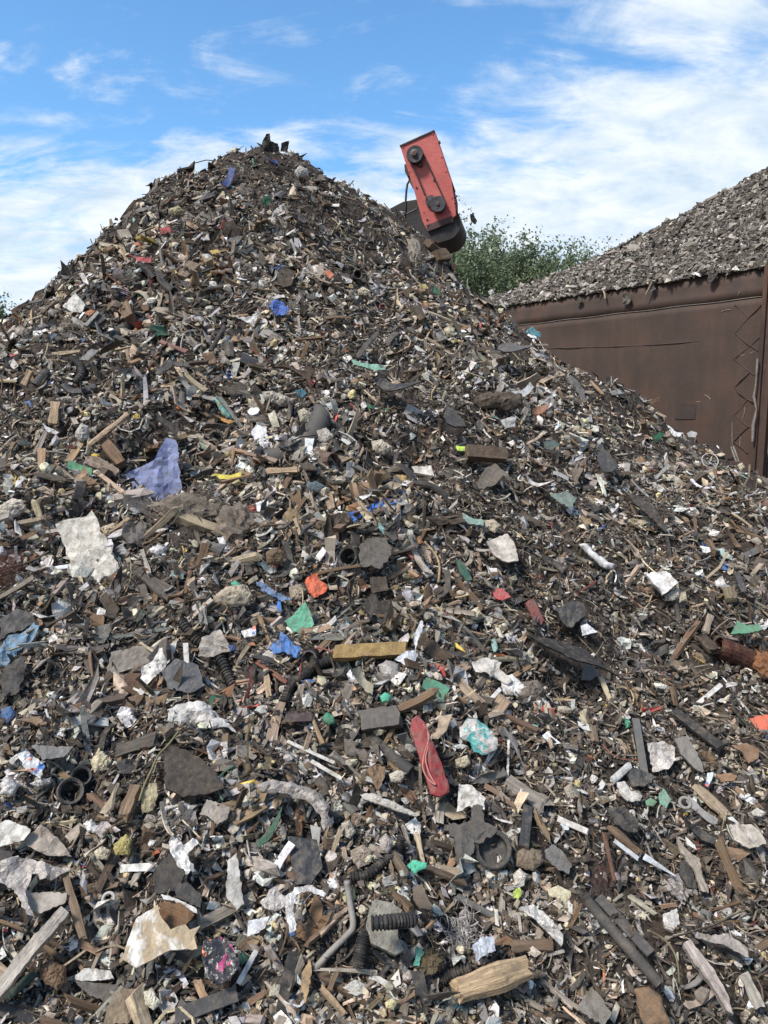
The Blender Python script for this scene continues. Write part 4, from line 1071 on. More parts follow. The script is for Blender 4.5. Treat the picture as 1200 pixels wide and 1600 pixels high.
P_('E', 'felt_fan', 'fan shaped grey felt below the brown brick', 'felt', (0.17, 0.15, 0.13), 'felt', [(970, 355), (1040, 310), (1070, 250), (1120, 225), (1165, 285), (1120, 330), (1040, 350)], T=0.012, bend=0.6, lift=0.05)
B_('E', 'wood_lath', 'pale tan lath below the white flake', 'lath', (0.46, 0.33, 0.20), 'wood', (50, 260), (195, 252), 34)
P_('E', 'yellow_clip', 'ochre plastic bracket left of the white grid tile', 'bracket', (0.42, 0.28, 0.09), 'paint', [(640, 280), (700, 280), (745, 320), (700, 310), (660, 310), (645, 340)], T=0.012, crump=0.1)
P_('E', 'white_flake_sheet', 'bright white speckled flake above centre', 'flake', (0.74, 0.76, 0.80), 'paint', [(5, 40), (45, 55), (60, 110), (55, 160), (20, 140), (-10, 110), (-20, 70)], T=0.006, jag=0.06, lift=0.05)
K_('E', 'pale_stone', 'pale flat stone above the tan lath', 'stone', (0.48, 0.45, 0.40), 'stone', [(268, 70), (330, 55), (365, 95), (330, 125), (275, 110)], puff=0.35)
K_('E', 'cream_lump', 'rough cream foam lump above and left of the white grid tile', 'foam lump', (0.60, 0.54, 0.42), 'stone', [(540, 120), (590, 110), (640, 150), (600, 180), (550, 160)])
K_('E', 'blue_rag', 'grey blue rag left of the yellow bracket', 'rag', (0.12, 0.19, 0.23), 'felt', [(235, 320), (280, 305), (325, 330), (290, 355), (245, 345)], puff=0.3)
P_('E', 'card_cone', 'folded ochre card on the left of centre', 'cardboard', (0.26, 0.19, 0.10), 'card', [(150, 430), (190, 440), (215, 480), (232, 535), (185, 500), (120, 505), (125, 470)], crump=0.15)
K_('E', 'brown_block', 'rounded brown block left of the open pipe end', 'block', (0.17, 0.115, 0.065), 'stone', [(45, 640), (100, 615), (135, 640), (120, 690), (50, 700)])
P_('E', 'mint_plate', 'pale mint green plastic plate right of centre', 'plastic plate', (0.20, 0.34, 0.30), 'paint', [(970, 460), (1015, 480), (1068, 490), (1065, 515), (990, 505), (968, 485)], T=0.008)
K_('E', 'cream_lump', 'cream foam lump beside the mint green plate', 'foam lump', CREAM, 'stone', [(1070, 490), (1115, 485), (1150, 515), (1120, 550), (1080, 530)])
P_('E', 'ribbed_card', 'white corrugated card with ribs on the right', 'cardboard', (0.52, 0.48, 0.43), 'card', [(1080, 590), (1180, 555), (1210, 600), (1230, 680), (1180, 690), (1120, 660)], crump=0.06, T=0.012, lift=0.05)
P_('E', 'red_scrap', 'red plastic scrap at the right of centre', 'plastic scrap', (0.46, 0.06, 0.065), 'paint', [(1105, 815), (1150, 808), (1195, 850), (1150, 868), (1115, 855)], T=0.008, crump=0.08)
P_('E', 'dark_green_strip', 'dark green strip above the red scrap', 'plastic strip', (0.02, 0.09, 0.06), 'paint', [(935, 670), (975, 690), (1015, 770), (990, 775), (950, 730)], T=0.006)
W_('E', 'straw', 'bent straw stalk standing right of the felt flap', 'straw', (0.46, 0.34, 0.19), 'wood', [(790, 590), (835, 640), (860, 700), (855, 780)], 11, lift=0.08)
W_('E', 'straw', 'straw stalk lying below the bent straw', 'straw', (0.44, 0.33, 0.20), 'wood', [(780, 800), (820, 860), (880, 925)], 11, lift=0.08)
K_('E', 'cream_lump', 'cream foam lump under the dark green strip', 'foam lump', CREAM, 'stone', [(1000, 915), (1040, 895), (1058, 930), (1030, 955), (1005, 945)])
K_('E', 'white_lump', 'white foam lump below the straw tuft', 'foam lump', (0.6, 0.58, 0.52), 'stone', [(780, 735), (820, 722), (835, 745), (800, 760)])
FUZZ_('E', 'blue_netting', 'pale blue green netting tuft above the ochre foam bar', 'netting', (0.20, 0.32, 0.33), (420, 1000), (90, 110), 60, 0.05)
P_('E', 'blue_film', 'blue plastic shreds left of the orange shard', 'plastic film', (0.10, 0.19, 0.36), 'paint', [(0, 775), (40, 790), (110, 830), (165, 860), (130, 870), (60, 840), (5, 800)], crump=0.14, jag=0.08)
K_('E', 'fibre_clod', 'beige clod left of the orange shard', 'clod', (0.36, 0.30, 0.22), 'stone', [(155, 800), (210, 785), (240, 820), (215, 865), (160, 860)], jag=0.06)
P_('E', 'white_sheet', 'white cupped sheet at the right of the foam bar', 'plastic sheet', (0.52, 0.50, 0.47), 'paint', [(1010, 1160), (1080, 1130), (1150, 1160), (1140, 1185), (1200, 1240), (1180, 1260), (1090, 1210), (1030, 1200)], crump=0.1, lift=0.05)
B_('E', 'white_pin', 'white plastic pin at the lower right of centre', 'pin', WHT, 'paint', (1095, 1335), (1145, 1280), 24)
# --- right middle (crop F)
P_('F', 'black_box', 'black box with a creased lid on the right of the heap', 'box', (0.030, 0.030, 0.031), 'plastic', [(195, 920), (275, 880), (330, 890), (340, 945), (270, 1005), (250, 1000)], T=0.06, lift=0.05)
P_('F', 'tile_shard', 'white ceramic tile shard with ragged edge on the right slope', 'tile', (0.70, 0.69, 0.68), 'paint', [(628, 745), (720, 730), (778, 785), (730, 825), (705, 838), (690, 815), (660, 790)], T=0.016, lift=0.06)
K_('F', 'cream_block', 'cream block under the white tile shard', 'block', (0.52, 0.49, 0.42), 'stone', [(715, 845), (780, 800), (785, 840), (760, 865), (718, 868)])
P_('F', 'green_board', 'green board shard near the right edge', 'board', (0.08, 0.27, 0.16), 'paint', [(1020, 1025), (1060, 965), (1100, 985), (1160, 975), (1170, 1005), (1100, 1022)], T=0.012, lift=0.05)
W_('F', 'rust_pipe', 'thick rust red pipe near the right edge', 'pipe', (0.085, 0.030, 0.022), 'rust', [(965, 1085), (1040, 1110), (1125, 1155)], 100, hollow=True, lift=0.06, n=16)
FUZZ_('F', 'rusty_wool', 'orange brown wad of rusty wire wool at the right edge', 'wire wool', (0.32, 0.13, 0.05), (1165, 1200), (130, 150), 200, 0.04)
P_('F', 'arched_sheet', 'big black arched rubber sheet over a dark hollow', 'rubber sheet', (0.028, 0.026, 0.025), 'rubber', [(60, 1055), (140, 1050), (250, 1065), (340, 1100), (410, 1170), (470, 1230), (490, 1250), (400, 1200), (330, 1190), (260, 1190), (180, 1140), (110, 1100)], T=0.012, bend=0.8, crump=0.06, lift=0.07)
P_('F', 'bracket_plate', 'grey bracket plate inside the dark hollow', 'bracket', (0.10, 0.098, 0.096), 'plastic', [(345, 1125), (378, 1125), (380, 1180), (415, 1210), (370, 1240), (320, 1240), (330, 1190)], T=0.012)
P_('F', 'white_roll', 'crumpled white plastic roll on the right', 'plastic roll', (0.60, 0.62, 0.64), 'paint', [(312, 605), (345, 598), (400, 650), (450, 685), (485, 695), (475, 722), (430, 715), (370, 665)], crump=0.12, puff=0.45, T=0.006, lift=0.05)
P_('F', 'dark_triangle', 'dark grey triangular rubber sheet on the right slope', 'rubber sheet', (0.075, 0.073, 0.073), 'rubber', [(412, 135), (450, 175), (500, 240), (455, 285), (400, 310), (385, 235)], T=0.012, bend=0.3, lift=0.06)
P_('F', 'teal_patch', 'pale grey green cloth patch on the right', 'cloth', (0.22, 0.29, 0.265), 'felt', [(180, 370), (250, 352), (305, 385), (270, 430), (225, 410)], T=0.006, jag=0.05)
B_('F', 'white_stick', 'pale stick rising on the right slope', 'stick', (0.42, 0.40, 0.37), 'wood', (640, 325), (735, 232), 22, lift=0.07)
P_('F', 'long_black_strip', 'long black rubber strip above the dark hollow on the right', 'rubber strip', (0.05, 0.043, 0.038), 'rubber', [(530, 360), (600, 375), (680, 450), (730, 520), (720, 550), (690, 520), (640, 470), (560, 400)], T=0.012, crump=0.06, lift=0.06)
B_('F', 'dark_stake', 'dark thin stake below the long black strip', 'stake', (0.06, 0.053, 0.048), 'wood', (722, 540), (745, 690), 20, lift=0.06)
P_('F', 'white_lever', 'white curved blade at the left of the right slope', 'plastic blade', (0.58, 0.56, 0.53), 'paint', [(55, 285), (110, 315), (185, 328), (120, 335), (80, 318)], T=0.008, bend=0.4)
P_('F', 'phone_case', 'small black handset with rounded ends on the far right', 'handset', (0.045, 0.048, 0.055), 'plastic', [(1035, 740), (1060, 730), (1100, 825), (1075, 835)], T=0.016, lift=0.05)
P_('F', 'dark_red_block', 'dark red plastic block left of the black box', 'plastic block', (0.17, 0.035, 0.032), 'paint', [(62, 880), (100, 860), (150, 960), (135, 985), (95, 960)], T=0.02)
P_('F', 'blue_white_scrap', 'small bluish white sheet below the black box', 'plastic sheet', (0.58, 0.61, 0.68), 'paint', [(320, 985), (350, 975), (400, 1015), (330, 1030)], crump=0.1)
B_('F', 'brown_log', 'short brown stump left of the rust red pipe', 'wood stump', (0.085, 0.06, 0.045), 'wood', (885, 1035), (945, 1100), 75, thick=0.8, lift=0.05)
P_('F', 'white_bag_edge', 'white plastic bag lump left of the dark hollow', 'plastic bag', (0.68, 0.67, 0.66), 'paint', [(-60, 1230), (0, 1210), (65, 1275), (30, 1310), (-40, 1305)], crump=0.15, puff=0.3)
K_('F', 'stone_slab', 'grey brown rock under the white bag lump', 'stone', (0.20, 0.17, 0.14), 'stone', [(20, 1250), (120, 1240), (160, 1290), (110, 1335), (20, 1330)])
P_('F', 'mint_shard', 'pale mint shard on the far right slope', 'plastic shard', (0.34, 0.46, 0.42), 'paint', [(950, 625), (985, 622), (1035, 660), (1030, 680), (985, 660)], T=0.008)
P_('F', 'brown_card', 'curled brown card on the far right slope', 'cardboard', (0.25, 0.155, 0.085), 'card', [(985, 555), (1030, 560), (1075, 615), (1040, 620), (1000, 590)], bend=0.8)
B_('F', 'wood_chip', 'upright wood chip left of the green board shard', 'wood chip', (0.36, 0.29, 0.22), 'wood', (930, 935), (905, 1015), 36)
K_('F', 'cream_lump', 'cream lump beside the cream block under the tile', 'foam lump', CREAM, 'stone', [(785, 825), (815, 825), (820, 865), (785, 875)])
B_('F', 'white_tube', 'white thin tube at the bottom of the right slope', 'tube', WHT, 'paint', (870, 1350), (980, 1260), 26, lift=0.06)
P_('F', 'white_ring_scrap', 'white moulded plastic part left of the handset', 'plastic part', WHT, 'paint', [(950, 775), (985, 750), (1000, 790), (1025, 800), (1015, 830), (985, 820), (960, 830)], crump=0.1, T=0.01)
# --- bottom left (crop A)
P_('A', 'crumpled_white', 'crumpled white plastic with folds on the lower left', 'crumpled plastic', (0.56, 0.55, 0.53), 'paint', [(785, 30), (850, -5), (960, -10), (1020, 50), (1110, 135), (1045, 110), (1000, 122), (930, 95), (860, 108), (785, 85)], crump=0.16, puff=0.25, lift=0.06)
P_('A', 'grey_plate', 'grey flat plate above the yellow foam lump', 'plate', (0.17, 0.175, 0.175), 'plastic', [(150, 195), (345, 203), (300, 250), (200, 265)], T=0.01)
P_('A', 'felt_mat', 'big dark felt panel on the lower left', 'felt', (0.085, 0.073, 0.064), 'felt', [(800, 200), (870, 215), (950, 265), (1010, 330), (1050, 400), (960, 430), (860, 440), (775, 400), (770, 260)], T=0.012, jag=0.04, lift=0.05)
B_('A', 'old_timber', 'dark cracked timber piece above the felt panel', 'timber', (0.10, 0.088, 0.075), 'wood', (555, 222), (735, 165), 76, thick=0.6, lift=0.05)
K_('A', 'blue_lump', 'dark blue plastic lump at the left edge', 'plastic lump', (0.025, 0.10, 0.26), 'paint', [(5, 25), (55, 10), (85, 60), (55, 105), (8, 95)])
P_('A', 'drink_pouch', 'crumpled blue and orange printed pouch at the lower left', 'pouch', (0.55, 0.56, 0.57), 'packcolor', [(78, 235), (130, 222), (210, 290), (190, 352), (120, 305)], crump=0.14, lift=0.05)
K_('A', 'yellow_foam', 'pale yellow foam lump on the lower left', 'foam lump', (0.58, 0.51, 0.33), 'stone', [(425, 265), (465, 205), (522, 265), (500, 310), (440, 322)], jag=0.06)
CUP_('A', 'pipe_fitting', 'grey rubber pipe fitting with open end on the lower left', 'pipe fitting', (0.075, 0.074, 0.073), 'rubber', (345, 445), 55, 100, (0.3, 0))
CUP_('A', 'pipe_fitting', 'dark second pipe opening just above the grey fitting', 'pipe fitting', (0.06, 0.059, 0.058), 'rubber', (395, 375), 42, 90, (0.1, 0.1))
B_('A', 'wood_stub', 'reddish brown wood stub right of the pipe fitting', 'wood stub', (0.20, 0.12, 0.08), 'wood', (425, 432), (512, 492), 48, thick=0.9)
B_('A', 'wood_block', 'brown wood block below the yellow foam lump', 'wood block', (0.30, 0.20, 0.12), 'wood', (632, 390), (575, 530), 60, thick=0.6)
P_('A', 'yellow_wrapper', 'pale yellow and green wrapper left of the felt panel', 'wrapper', (0.42, 0.37, 0.22), 'card', [(660, 420), (700, 375), (735, 370), (738, 440), (715, 500), (665, 515)], crump=0.14)
W_('A', 'olive_string', 'thin olive cord hanging left of the felt panel', 'cord', (0.17, 0.145, 0.05), 'plastic', [(838, 128), (790, 190), (740, 245), (710, 310), (675, 385), (652, 455)], 11, lift=0.08)
W_('A', 'green_wire', 'green wire arc right of the felt panel', 'wire', (0.03, 0.12, 0.07), 'plastic', [(1100, 290), (1045, 325), (1020, 370), (1025, 415), (1045, 452)], 9, lift=0.08)
K_('A', 'white_foil_lump', 'white foil lump beside the slotted tan piece', 'foil', (0.66, 0.65, 0.64), 'foil', [(392, 560), (430, 538), (468, 580), (450, 610), (410, 600)], jag=0.08)
K_('A', 'white_bar', 'short white foam bar at the left', 'foam bar', (0.66, 0.65, 0.62), 'stone', [(140, 375), (180, 355), (240, 345), (238, 370), (180, 390)])
K_('A', 'foil_wad', 'silver foil wad at the left edge', 'foil', (0.58, 0.57, 0.56), 'foil', [(0, 355), (50, 340), (92, 385), (60, 430), (0, 425)], jag=0.08)
P_('A', 'white_film', 'smooth off-white plastic sheet at the left edge', 'plastic sheet', (0.62, 0.60, 0.55), 'paint', [(0, 560), (40, 545), (145, 590), (112, 640), (0, 670)], crump=0.07, lift=0.05)
P_('A', 'folded_card', 'beige folded card left of the slotted tan piece', 'card', (0.36, 0.31, 0.26), 'card', [(105, 640), (190, 570), (235, 600), (300, 660), (340, 720), (250, 715), (170, 690)], crump=0.12)
B_('A', 'slotted_piece', 'tan plastic piece with a dark slot', 'plastic piece', (0.40, 0.33, 0.27), 'paint', (318, 635), (388, 572), 52)
P_('A', 'foil_heart', 'silver crumpled foil heart on the lower left', 'foil', (0.66, 0.66, 0.66), 'foil', [(790, 645), (830, 632), (860, 665), (905, 635), (932, 655), (880, 710), (920, 780), (870, 802), (825, 740), (800, 700)], crump=0.2, jag=0.06, lift=0.05)
P_('A', 'foil_ribbon', 'long crumpled grey foil ribbon at the left', 'foil', (0.42, 0.38, 0.36), 'foil', [(0, 745), (60, 722), (160, 730), (250, 760), (330, 775), (240, 830), (150, 800), (120, 880), (165, 1000), (125, 990), (70, 865), (0, 840)], crump=0.15, lift=0.05)
P_('A', 'corrugated_card', 'grey corrugated card right of the felt panel bottom', 'cardboard', (0.34, 0.30, 0.26), 'card', [(935, 520), (970, 450), (1030, 470), (1080, 490), (1060, 545), (1020, 568), (975, 530)], crump=0.06, T=0.012)
B_('A', 'wood_stake', 'upright brown stake on the lower left', 'stake', (0.24, 0.17, 0.11), 'wood', (298, 770), (390, 1100), 44, thick=0.6, lift=0.07)
P_('A', 'grey_curved_plate', 'beige grey curved plate behind the brown stake', 'plate', (0.30, 0.275, 0.24), 'plastic', [(115, 890), (230, 885), (320, 905), (312, 950), (180, 985), (140, 960)], T=0.01, bend=0.4)
P_('A', 'weathered_board', 'long weathered pale board in the bottom left corner', 'board', (0.48, 0.43, 0.37), 'wood', [(288, 955), (325, 985), (270, 1055), (150, 1190), (40, 1340), (-30, 1420), (-30, 1330), (110, 1150), (225, 1025)], T=0.025, jag=0.02, lift=0.07)
P_('A', 'green_strip', 'dark green strip under the weathered board', 'plastic strip', (0.03, 0.06, 0.04), 'paint', [(-20, 1405), (150, 1250), (182, 1270), (-10, 1440)], T=0.01)
RING_('A', 'washer', 'pale plastic washer ring on the lower left', 'ring', (0.48, 0.46, 0.43), 'paint', (520, 948), 25, 16)
P_('A', 'brown_board', 'rusty brown board behind the stained white sheet', 'board', (0.23, 0.125, 0.06), 'wood', [(750, 930), (850, 935), (912, 990), (870, 1040), (800, 1060), (750, 990)], T=0.012)
P_('A', 'stained_sheet', 'white plastic sheet with ochre stains in the bottom left', 'plastic sheet', (0.70, 0.69, 0.66), 'stained', [(740, 940), (750, 990), (800, 1060), (870, 1035), (890, 1060), (940, 1040), (910, 1090), (925, 1150), (800, 1155), (740, 1185), (640, 1240), (575, 1200), (600, 1110), (640, 1010)], T=0.008, crump=0.05, lift=0.08, jag=0.015)
P_('A', 'serrated_strip', 'white serrated strip above the rusty brown board', 'plastic strip', WHT, 'paint', [(755, 895), (800, 905), (860, 930), (920, 960), (925, 985), (870, 965), (820, 925), (770, 920)], T=0.01, jag=0.05)
P_('A', 'black_cover', 'black rubber flap above the serrated strip', 'rubber flap', (0.045, 0.044, 0.045), 'rubber', [(822, 845), (880, 838), (945, 900), (940, 960), (870, 930), (825, 910)], T=0.012)
P_('A', 'dark_felt_piece', 'grey felt square right of the washer', 'felt', (0.085, 0.08, 0.076), 'felt', [(720, 790), (790, 700), (830, 720), (870, 800), (820, 880), (730, 895)], T=0.012, jag=0.04)
K_('A', 'brown_clod', 'rusty brown clod in the bottom left', 'clod', (0.19, 0.115, 0.065), 'stone', [(178, 1250), (240, 1195), (310, 1235), (315, 1310), (270, 1345), (210, 1310)])
P_('A', 'printed_bag', 'black plastic bag with pink and orange print', 'plastic bag', (0.03, 0.029, 0.033), 'print', [(955, 1110), (1030, 1090), (1085, 1130), (1125, 1220), (1080, 1300), (1020, 1320), (960, 1260), (945, 1190)], crump=0.14, lift=0.05)
B_('A', 'white_stick', 'white flat stick right of the printed bag', 'stick', (0.60, 0.60, 0.57), 'paint', (1200, 1160), (1118, 1310), 30)
B_('A', 'splintered_stick', 'splintered orange brown stick below the printed bag', 'stick', (0.46, 0.29, 0.165), 'wood', (925, 1295), (985, 1460), 50, rag=0.16, taper=0.5)
P_('A', 'brown_pillow', 'brown card pad at the bottom left', 'card', (0.25, 0.19, 0.125), 'card', [(500, 1440), (580, 1340), (680, 1350), (640, 1440), (600, 1510), (495, 1510)], crump=0.08, T=0.03)
K_('A', 'pale_foam', 'pale yellow white foam piece at the bottom left', 'foam', (0.66, 0.62, 0.48), 'stone', [(672, 1350), (720, 1335), (735, 1375), (762, 1400), (720, 1435), (680, 1410)])
B_('A', 'flat_bar', 'dark flat bar along the bottom left', 'bar', (0.075, 0.073, 0.072), 'rubber', (820, 1465), (1105, 1360), 84, thick=0.25)
P_('A', 'white_card_strip', 'white torn plastic strip below the brown clod', 'plastic strip', (0.64, 0.63, 0.60), 'paint', [(355, 1275), (400, 1240), (520, 1255), (535, 1290), (440, 1300), (360, 1300)], crump=0.08, T=0.012)
P_('A', 'felt_wing', 'grey felt wing below the white torn strip', 'felt', (0.155, 0.145, 0.135), 'felt', [(350, 1300), (470, 1310), (560, 1320), (570, 1370), (500, 1420), (470, 1380), (420, 1370)], T=0.008)
P_('A', 'clear_rib', 'pale see-through ribbed plastic on the lower left', 'plastic piece', (0.40, 0.39, 0.37), 'paint', [(1065, 740), (1110, 700), (1125, 800), (1145, 940), (1110, 970), (1060, 900)], crump=0.08)
K_('A', 'yellow_sponge', 'small yellow sponge on the lower left', 'sponge', (0.44, 0.37, 0.12), 'stone', [(530, 660), (590, 610), (620, 640), (605, 710), (540, 705)], jag=0.06)
K_('A', 'cream_pebble', 'round cream pebble below the slotted piece', 'pebble', (0.60, 0.53, 0.38), 'stone', [(440, 695), (480, 665), (520, 690), (505, 730), (455, 728)])
# --- bottom centre (crop B)
P_('B', 'red_tube', 'flattened red plastic tube standing in the lower centre', 'tube', (0.27, 0.022, 0.026), 'paint', [(728, 75), (755, 55), (790, 90), (830, 180), (870, 280), (905, 390), (905, 415), (860, 438), (820, 425), (790, 330), (755, 220), (722, 120)], puff=0.16, crump=0.05, T=0.012, lift=0.07, jag=0.02)
W_('B', 'pink_string', 'thin pink cord lying over the red tube', 'cord', (0.55, 0.16, 0.13), 'plastic', [(785, 95), (812, 150), (790, 230), (782, 300), (810, 355), (842, 378), (815, 330), (795, 260), (808, 190), (805, 130)], 7, lift=0.12)
C0 = P_('B', 'crushed_can', 'crushed white and teal drinks can', 'drinks can', (0.46, 0.45, 0.43), 'cancolor', [(950, 110), (990, 70), (1040, 75), (1085, 110), (1130, 165), (1130, 210), (1080, 238), (1020, 225), (1005, 180), (955, 160)], crump=0.07, puff=0.3, lift=0.06)
C1 = CUP_('B', 'can_bottom', 'round teal end of the crushed drinks can', 'can end', (0.10, 0.36, 0.34), 'paint', (1065, 205), 42, 30)
K_('B', 'green_stopper', 'green bottle cap in the lower centre', 'cap', (0.03, 0.26, 0.15), 'paint', [(312, 60), (335, 38), (365, 60), (372, 90), (340, 100), (318, 85)])
W_('B', 'ribbed_hose', 'small black ribbed neck under the green bottle cap', 'hose', BLK, 'rubber', [(345, 85), (365, 105), (385, 135)], 40, ribs=1.4)
B_('B', 'dark_box', 'dark grey block left of the red tube', 'block', (0.055, 0.049, 0.044), 'plastic', (490, 85), (670, 60), 120, thick=0.6, lift=0.04)
B_('B', 'purple_profile', 'dark purple channel piece in the lower centre', 'plastic profile', (0.055, 0.032, 0.035), 'plastic', (140, 65), (255, 62), 55, thick=0.4)
B_('B', 'white_lath', 'upper of two white laths in the lower centre', 'lath', (0.60, 0.58, 0.54), 'paint', (145, 175), (365, 275), 20, lift=0.07)
B_('B', 'white_lath', 'lower of two white laths in the lower centre', 'lath', (0.58, 0.55, 0.50), 'paint', (258, 268), (400, 350), 22, lift=0.07)
P_('B', 'brown_leaf', 'dry brown leaf left of the red tube', 'leaf', (0.24, 0.155, 0.09), 'card', [(515, 310), (570, 280), (605, 300), (600, 350), (570, 410), (545, 360)], crump=0.15)
K_('B', 'stone', 'pale rough stone left of the red tube bottom', 'stone', (0.50, 0.45, 0.37), 'stone', [(622, 330), (670, 308), (705, 325), (680, 370), (635, 365)])
P_('B', 'grey_strap', 'pale grey rolled strap in the lower centre', 'strap', (0.44, 0.42, 0.38), 'rubber', [(485, 425), (540, 420), (640, 460), (740, 510), (755, 530), (700, 515), (600, 480), (500, 445)], puff=0.2, T=0.01, lift=0.07)
P_('B', 'foil_tip', 'silver folded foil at the end of the grey strap', 'foil', (0.60, 0.60, 0.58), 'foil', [(690, 575), (745, 530), (775, 570), (765, 650), (735, 610), (700, 610)], crump=0.1)
P_('B', 'star_scrap', 'grey star-shaped felt scrap right of centre bottom', 'felt', (0.125, 0.12, 0.115), 'felt', [(860, 560), (950, 570), (1010, 540), (1015, 480), (1065, 485), (1070, 560), (1130, 580), (1100, 630), (1020, 650), (1000, 720), (950, 755), (935, 650)], T=0.012, jag=0.09, crump=0.08, lift=0.05)
P_('B', 'white_carton', 'white open carton corner below the can', 'carton', (0.60, 0.58, 0.55), 'card', [(950, 380), (1010, 385), (1075, 450), (1070, 500), (1000, 480), (940, 510)], crump=0.12, T=0.012, lift=0.06)
K_('B', 'cream_lump', 'cream foam lump right of the red tube', 'foam lump', (0.58, 0.50, 0.35), 'stone', [(932, 260), (990, 240), (1005, 280), (975, 300), (938, 290)])
P_('B', 'black_sheet', 'black rectangular panel standing in the lower centre', 'panel', (0.028, 0.030, 0.034), 'plastic', [(148, 625), (285, 640), (312, 770), (280, 810), (260, 845), (190, 850), (160, 720)], T=0.016, lift=0.05, jag=0.01)
P_('B', 'grey_foil_drape', 'draped crumpled grey foil above the black panel', 'foil', (0.32, 0.29, 0.27), 'foil', [(0, 380), (60, 360), (180, 375), (280, 410), (340, 470), (350, 540), (320, 620), (300, 520), (230, 450), (120, 420), (20, 410)], crump=0.14, lift=0.07, puff=0.2)
P_('B', 'green_glass', 'dark green sharp strip left of the black panel', 'plastic strip', (0.025, 0.11, 0.06), 'paint', [(0, 655), (60, 590), (125, 480), (105, 560), (60, 640), (10, 675)], T=0.008, lift=0.05)
R0 = P_('B', 'white_ribbon', 'white curled ribbon below the black panel', 'ribbon', (0.55, 0.55, 0.56), 'foil', [(140, 900), (180, 862), (260, 850), (330, 890), (320, 905), (250, 880), (190, 895), (175, 960), (190, 1060), (160, 1075), (140, 980)], crump=0.08, lift=0.07)
W_('B', 'ribbed_hose', 'black ribbed hose bending in the lower centre', 'hose', BLK, 'rubber', [(440, 815), (520, 800), (590, 745), (660, 690), (680, 620)], 48, ribs=1.6, lift=0.05, n=12)
W_('B', 'ribbed_hose', 'thick black ribbed hose lying on the grey slab', 'hose', (0.03, 0.03, 0.031), 'rubber', [(540, 1028), (640, 1020), (745, 1010)], 68, ribs=1.5, lift=0.12, n=14)
W_('B', 'ribbed_hose', 'black ribbed hose end pointing down left of the grey slab', 'hose', (0.028, 0.028, 0.03), 'rubber', [(515, 1055), (495, 1140), (475, 1235)], 66, ribs=1.5, lift=0.06, n=14)
P_('B', 'grey_slab', 'pale olive grey slab under the thick ribbed hose', 'slab', (0.27, 0.265, 0.225), 'stone', [(555, 920), (640, 940), (685, 970), (660, 1040), (665, 1100), (690, 1160), (650, 1180), (540, 1125), (515, 1040), (530, 970)], T=0.02, lift=0.035, jag=0.015)
P_('B', 'brown_roll', 'ribbed brown rubber flap right of the grey slab', 'rubber flap', (0.16, 0.12, 0.085), 'rubber', [(735, 860), (780, 850), (815, 960), (805, 1030), (760, 1010), (735, 920)], bend=0.9, T=0.012, lift=0.06)
K_('B', 'green_clip', 'bright green plastic clip in the lower centre', 'clip', (0.05, 0.44, 0.27), 'paint', [(708, 760), (735, 730), (800, 745), (795, 770), (740, 795)], puff=0.3, jag=0.06, lift=0.06)
P_('B', 'green_tag', 'small sea green tag below the grey slab', 'tag', (0.07, 0.34, 0.26), 'paint', [(745, 1130), (790, 1165), (770, 1190), (765, 1230), (735, 1228), (750, 1180)], crump=0.14, lift=0.05)
CUP_('B', 'rubber_cup', 'dark cup shaped ring filled with rubble', 'rubber ring', (0.06, 0.058, 0.056), 'rubber', (1100, 715), 80, 60)
B_('B', 'split_log', 'split pale log with bark in the bottom centre', 'log', (0.52, 0.37, 0.21), 'wood', (940, 1345), (1265, 1235), 140, thick=0.9, rag=0.025, lift=0.09)
W_('B', 'ribbed_hose', 'dark ribbed hose disappearing under the split log', 'hose', BLK, 'rubber', [(835, 1310), (910, 1275), (1010, 1240)], 60, ribs=1.5, lift=0.04, n=12)
B_('B', 'dark_rod', 'dark grey rod above the split log', 'rod', (0.09, 0.088, 0.086), 'plastic', (945, 905), (1120, 1000), 42, thick=0.9)
FUZZ_('B', 'silver_wool', 'silvery crumpled foil wool above the split log', 'foil wool', (0.50, 0.47, 0.45), (960, 1120), (190, 260), 120, 0.16)
P_('B', 'blue_silver_foil', 'pale blue foil piece above the split log', 'foil', (0.42, 0.47, 0.56), 'foil', [(1015, 1130), (1060, 1095), (1110, 1090), (1122, 1160), (1060, 1185), (1030, 1215)], crump=0.14, lift=0.06)
W_('B', 'bent_tube', 'bent grey tube in the bottom centre', 'tube', (0.26, 0.245, 0.225), 'paint', [(425, 830), (440, 930), (455, 1040), (420, 1090), (340, 1170), (270, 1250)], 32, lift=0.06, n=8)
P_('B', 'tan_leaf', 'narrow tan card leaf in the bottom centre', 'card', (0.42, 0.28, 0.14), 'card', [(250, 1195), (262, 1250), (250, 1330), (230, 1405), (212, 1330), (215, 1260)], T=0.006)
B_('B', 'wood_peg', 'tan wooden peg in the bottom centre', 'wood peg', (0.42, 0.29, 0.17), 'wood', (305, 1330), (415, 1455), 34)
B_('B', 'wood_peg', 'short brown peg right of the tan leaf', 'wood peg', (0.28, 0.18, 0.10), 'wood', (385, 1235), (345, 1340), 30)
FUZZ_('B', 'moss_clod', 'olive brown fibrous clod below the sea green tag', 'fibre clod', (0.16, 0.12, 0.06), (800, 1240), (150, 130), 130, 0.05)
K_('B', 'yellow_lump', 'pale yellow lump at the bottom centre', 'foam lump', (0.60, 0.54, 0.30), 'stone', [(605, 1400), (640, 1378), (665, 1400), (645, 1435), (610, 1425)])
FUZZ_('B', 'teal_net', 'teal netting shreds at the bottom right of centre', 'netting', (0.04, 0.14, 0.19), (930, 1430), (170, 110), 60, 0.08)
K_('B', 'beige_rock', 'beige rock left of the bending ribbed hose', 'stone', (0.34, 0.28, 0.215), 'stone', [(440, 690), (500, 660), (550, 690), (530, 740), (460, 748)])
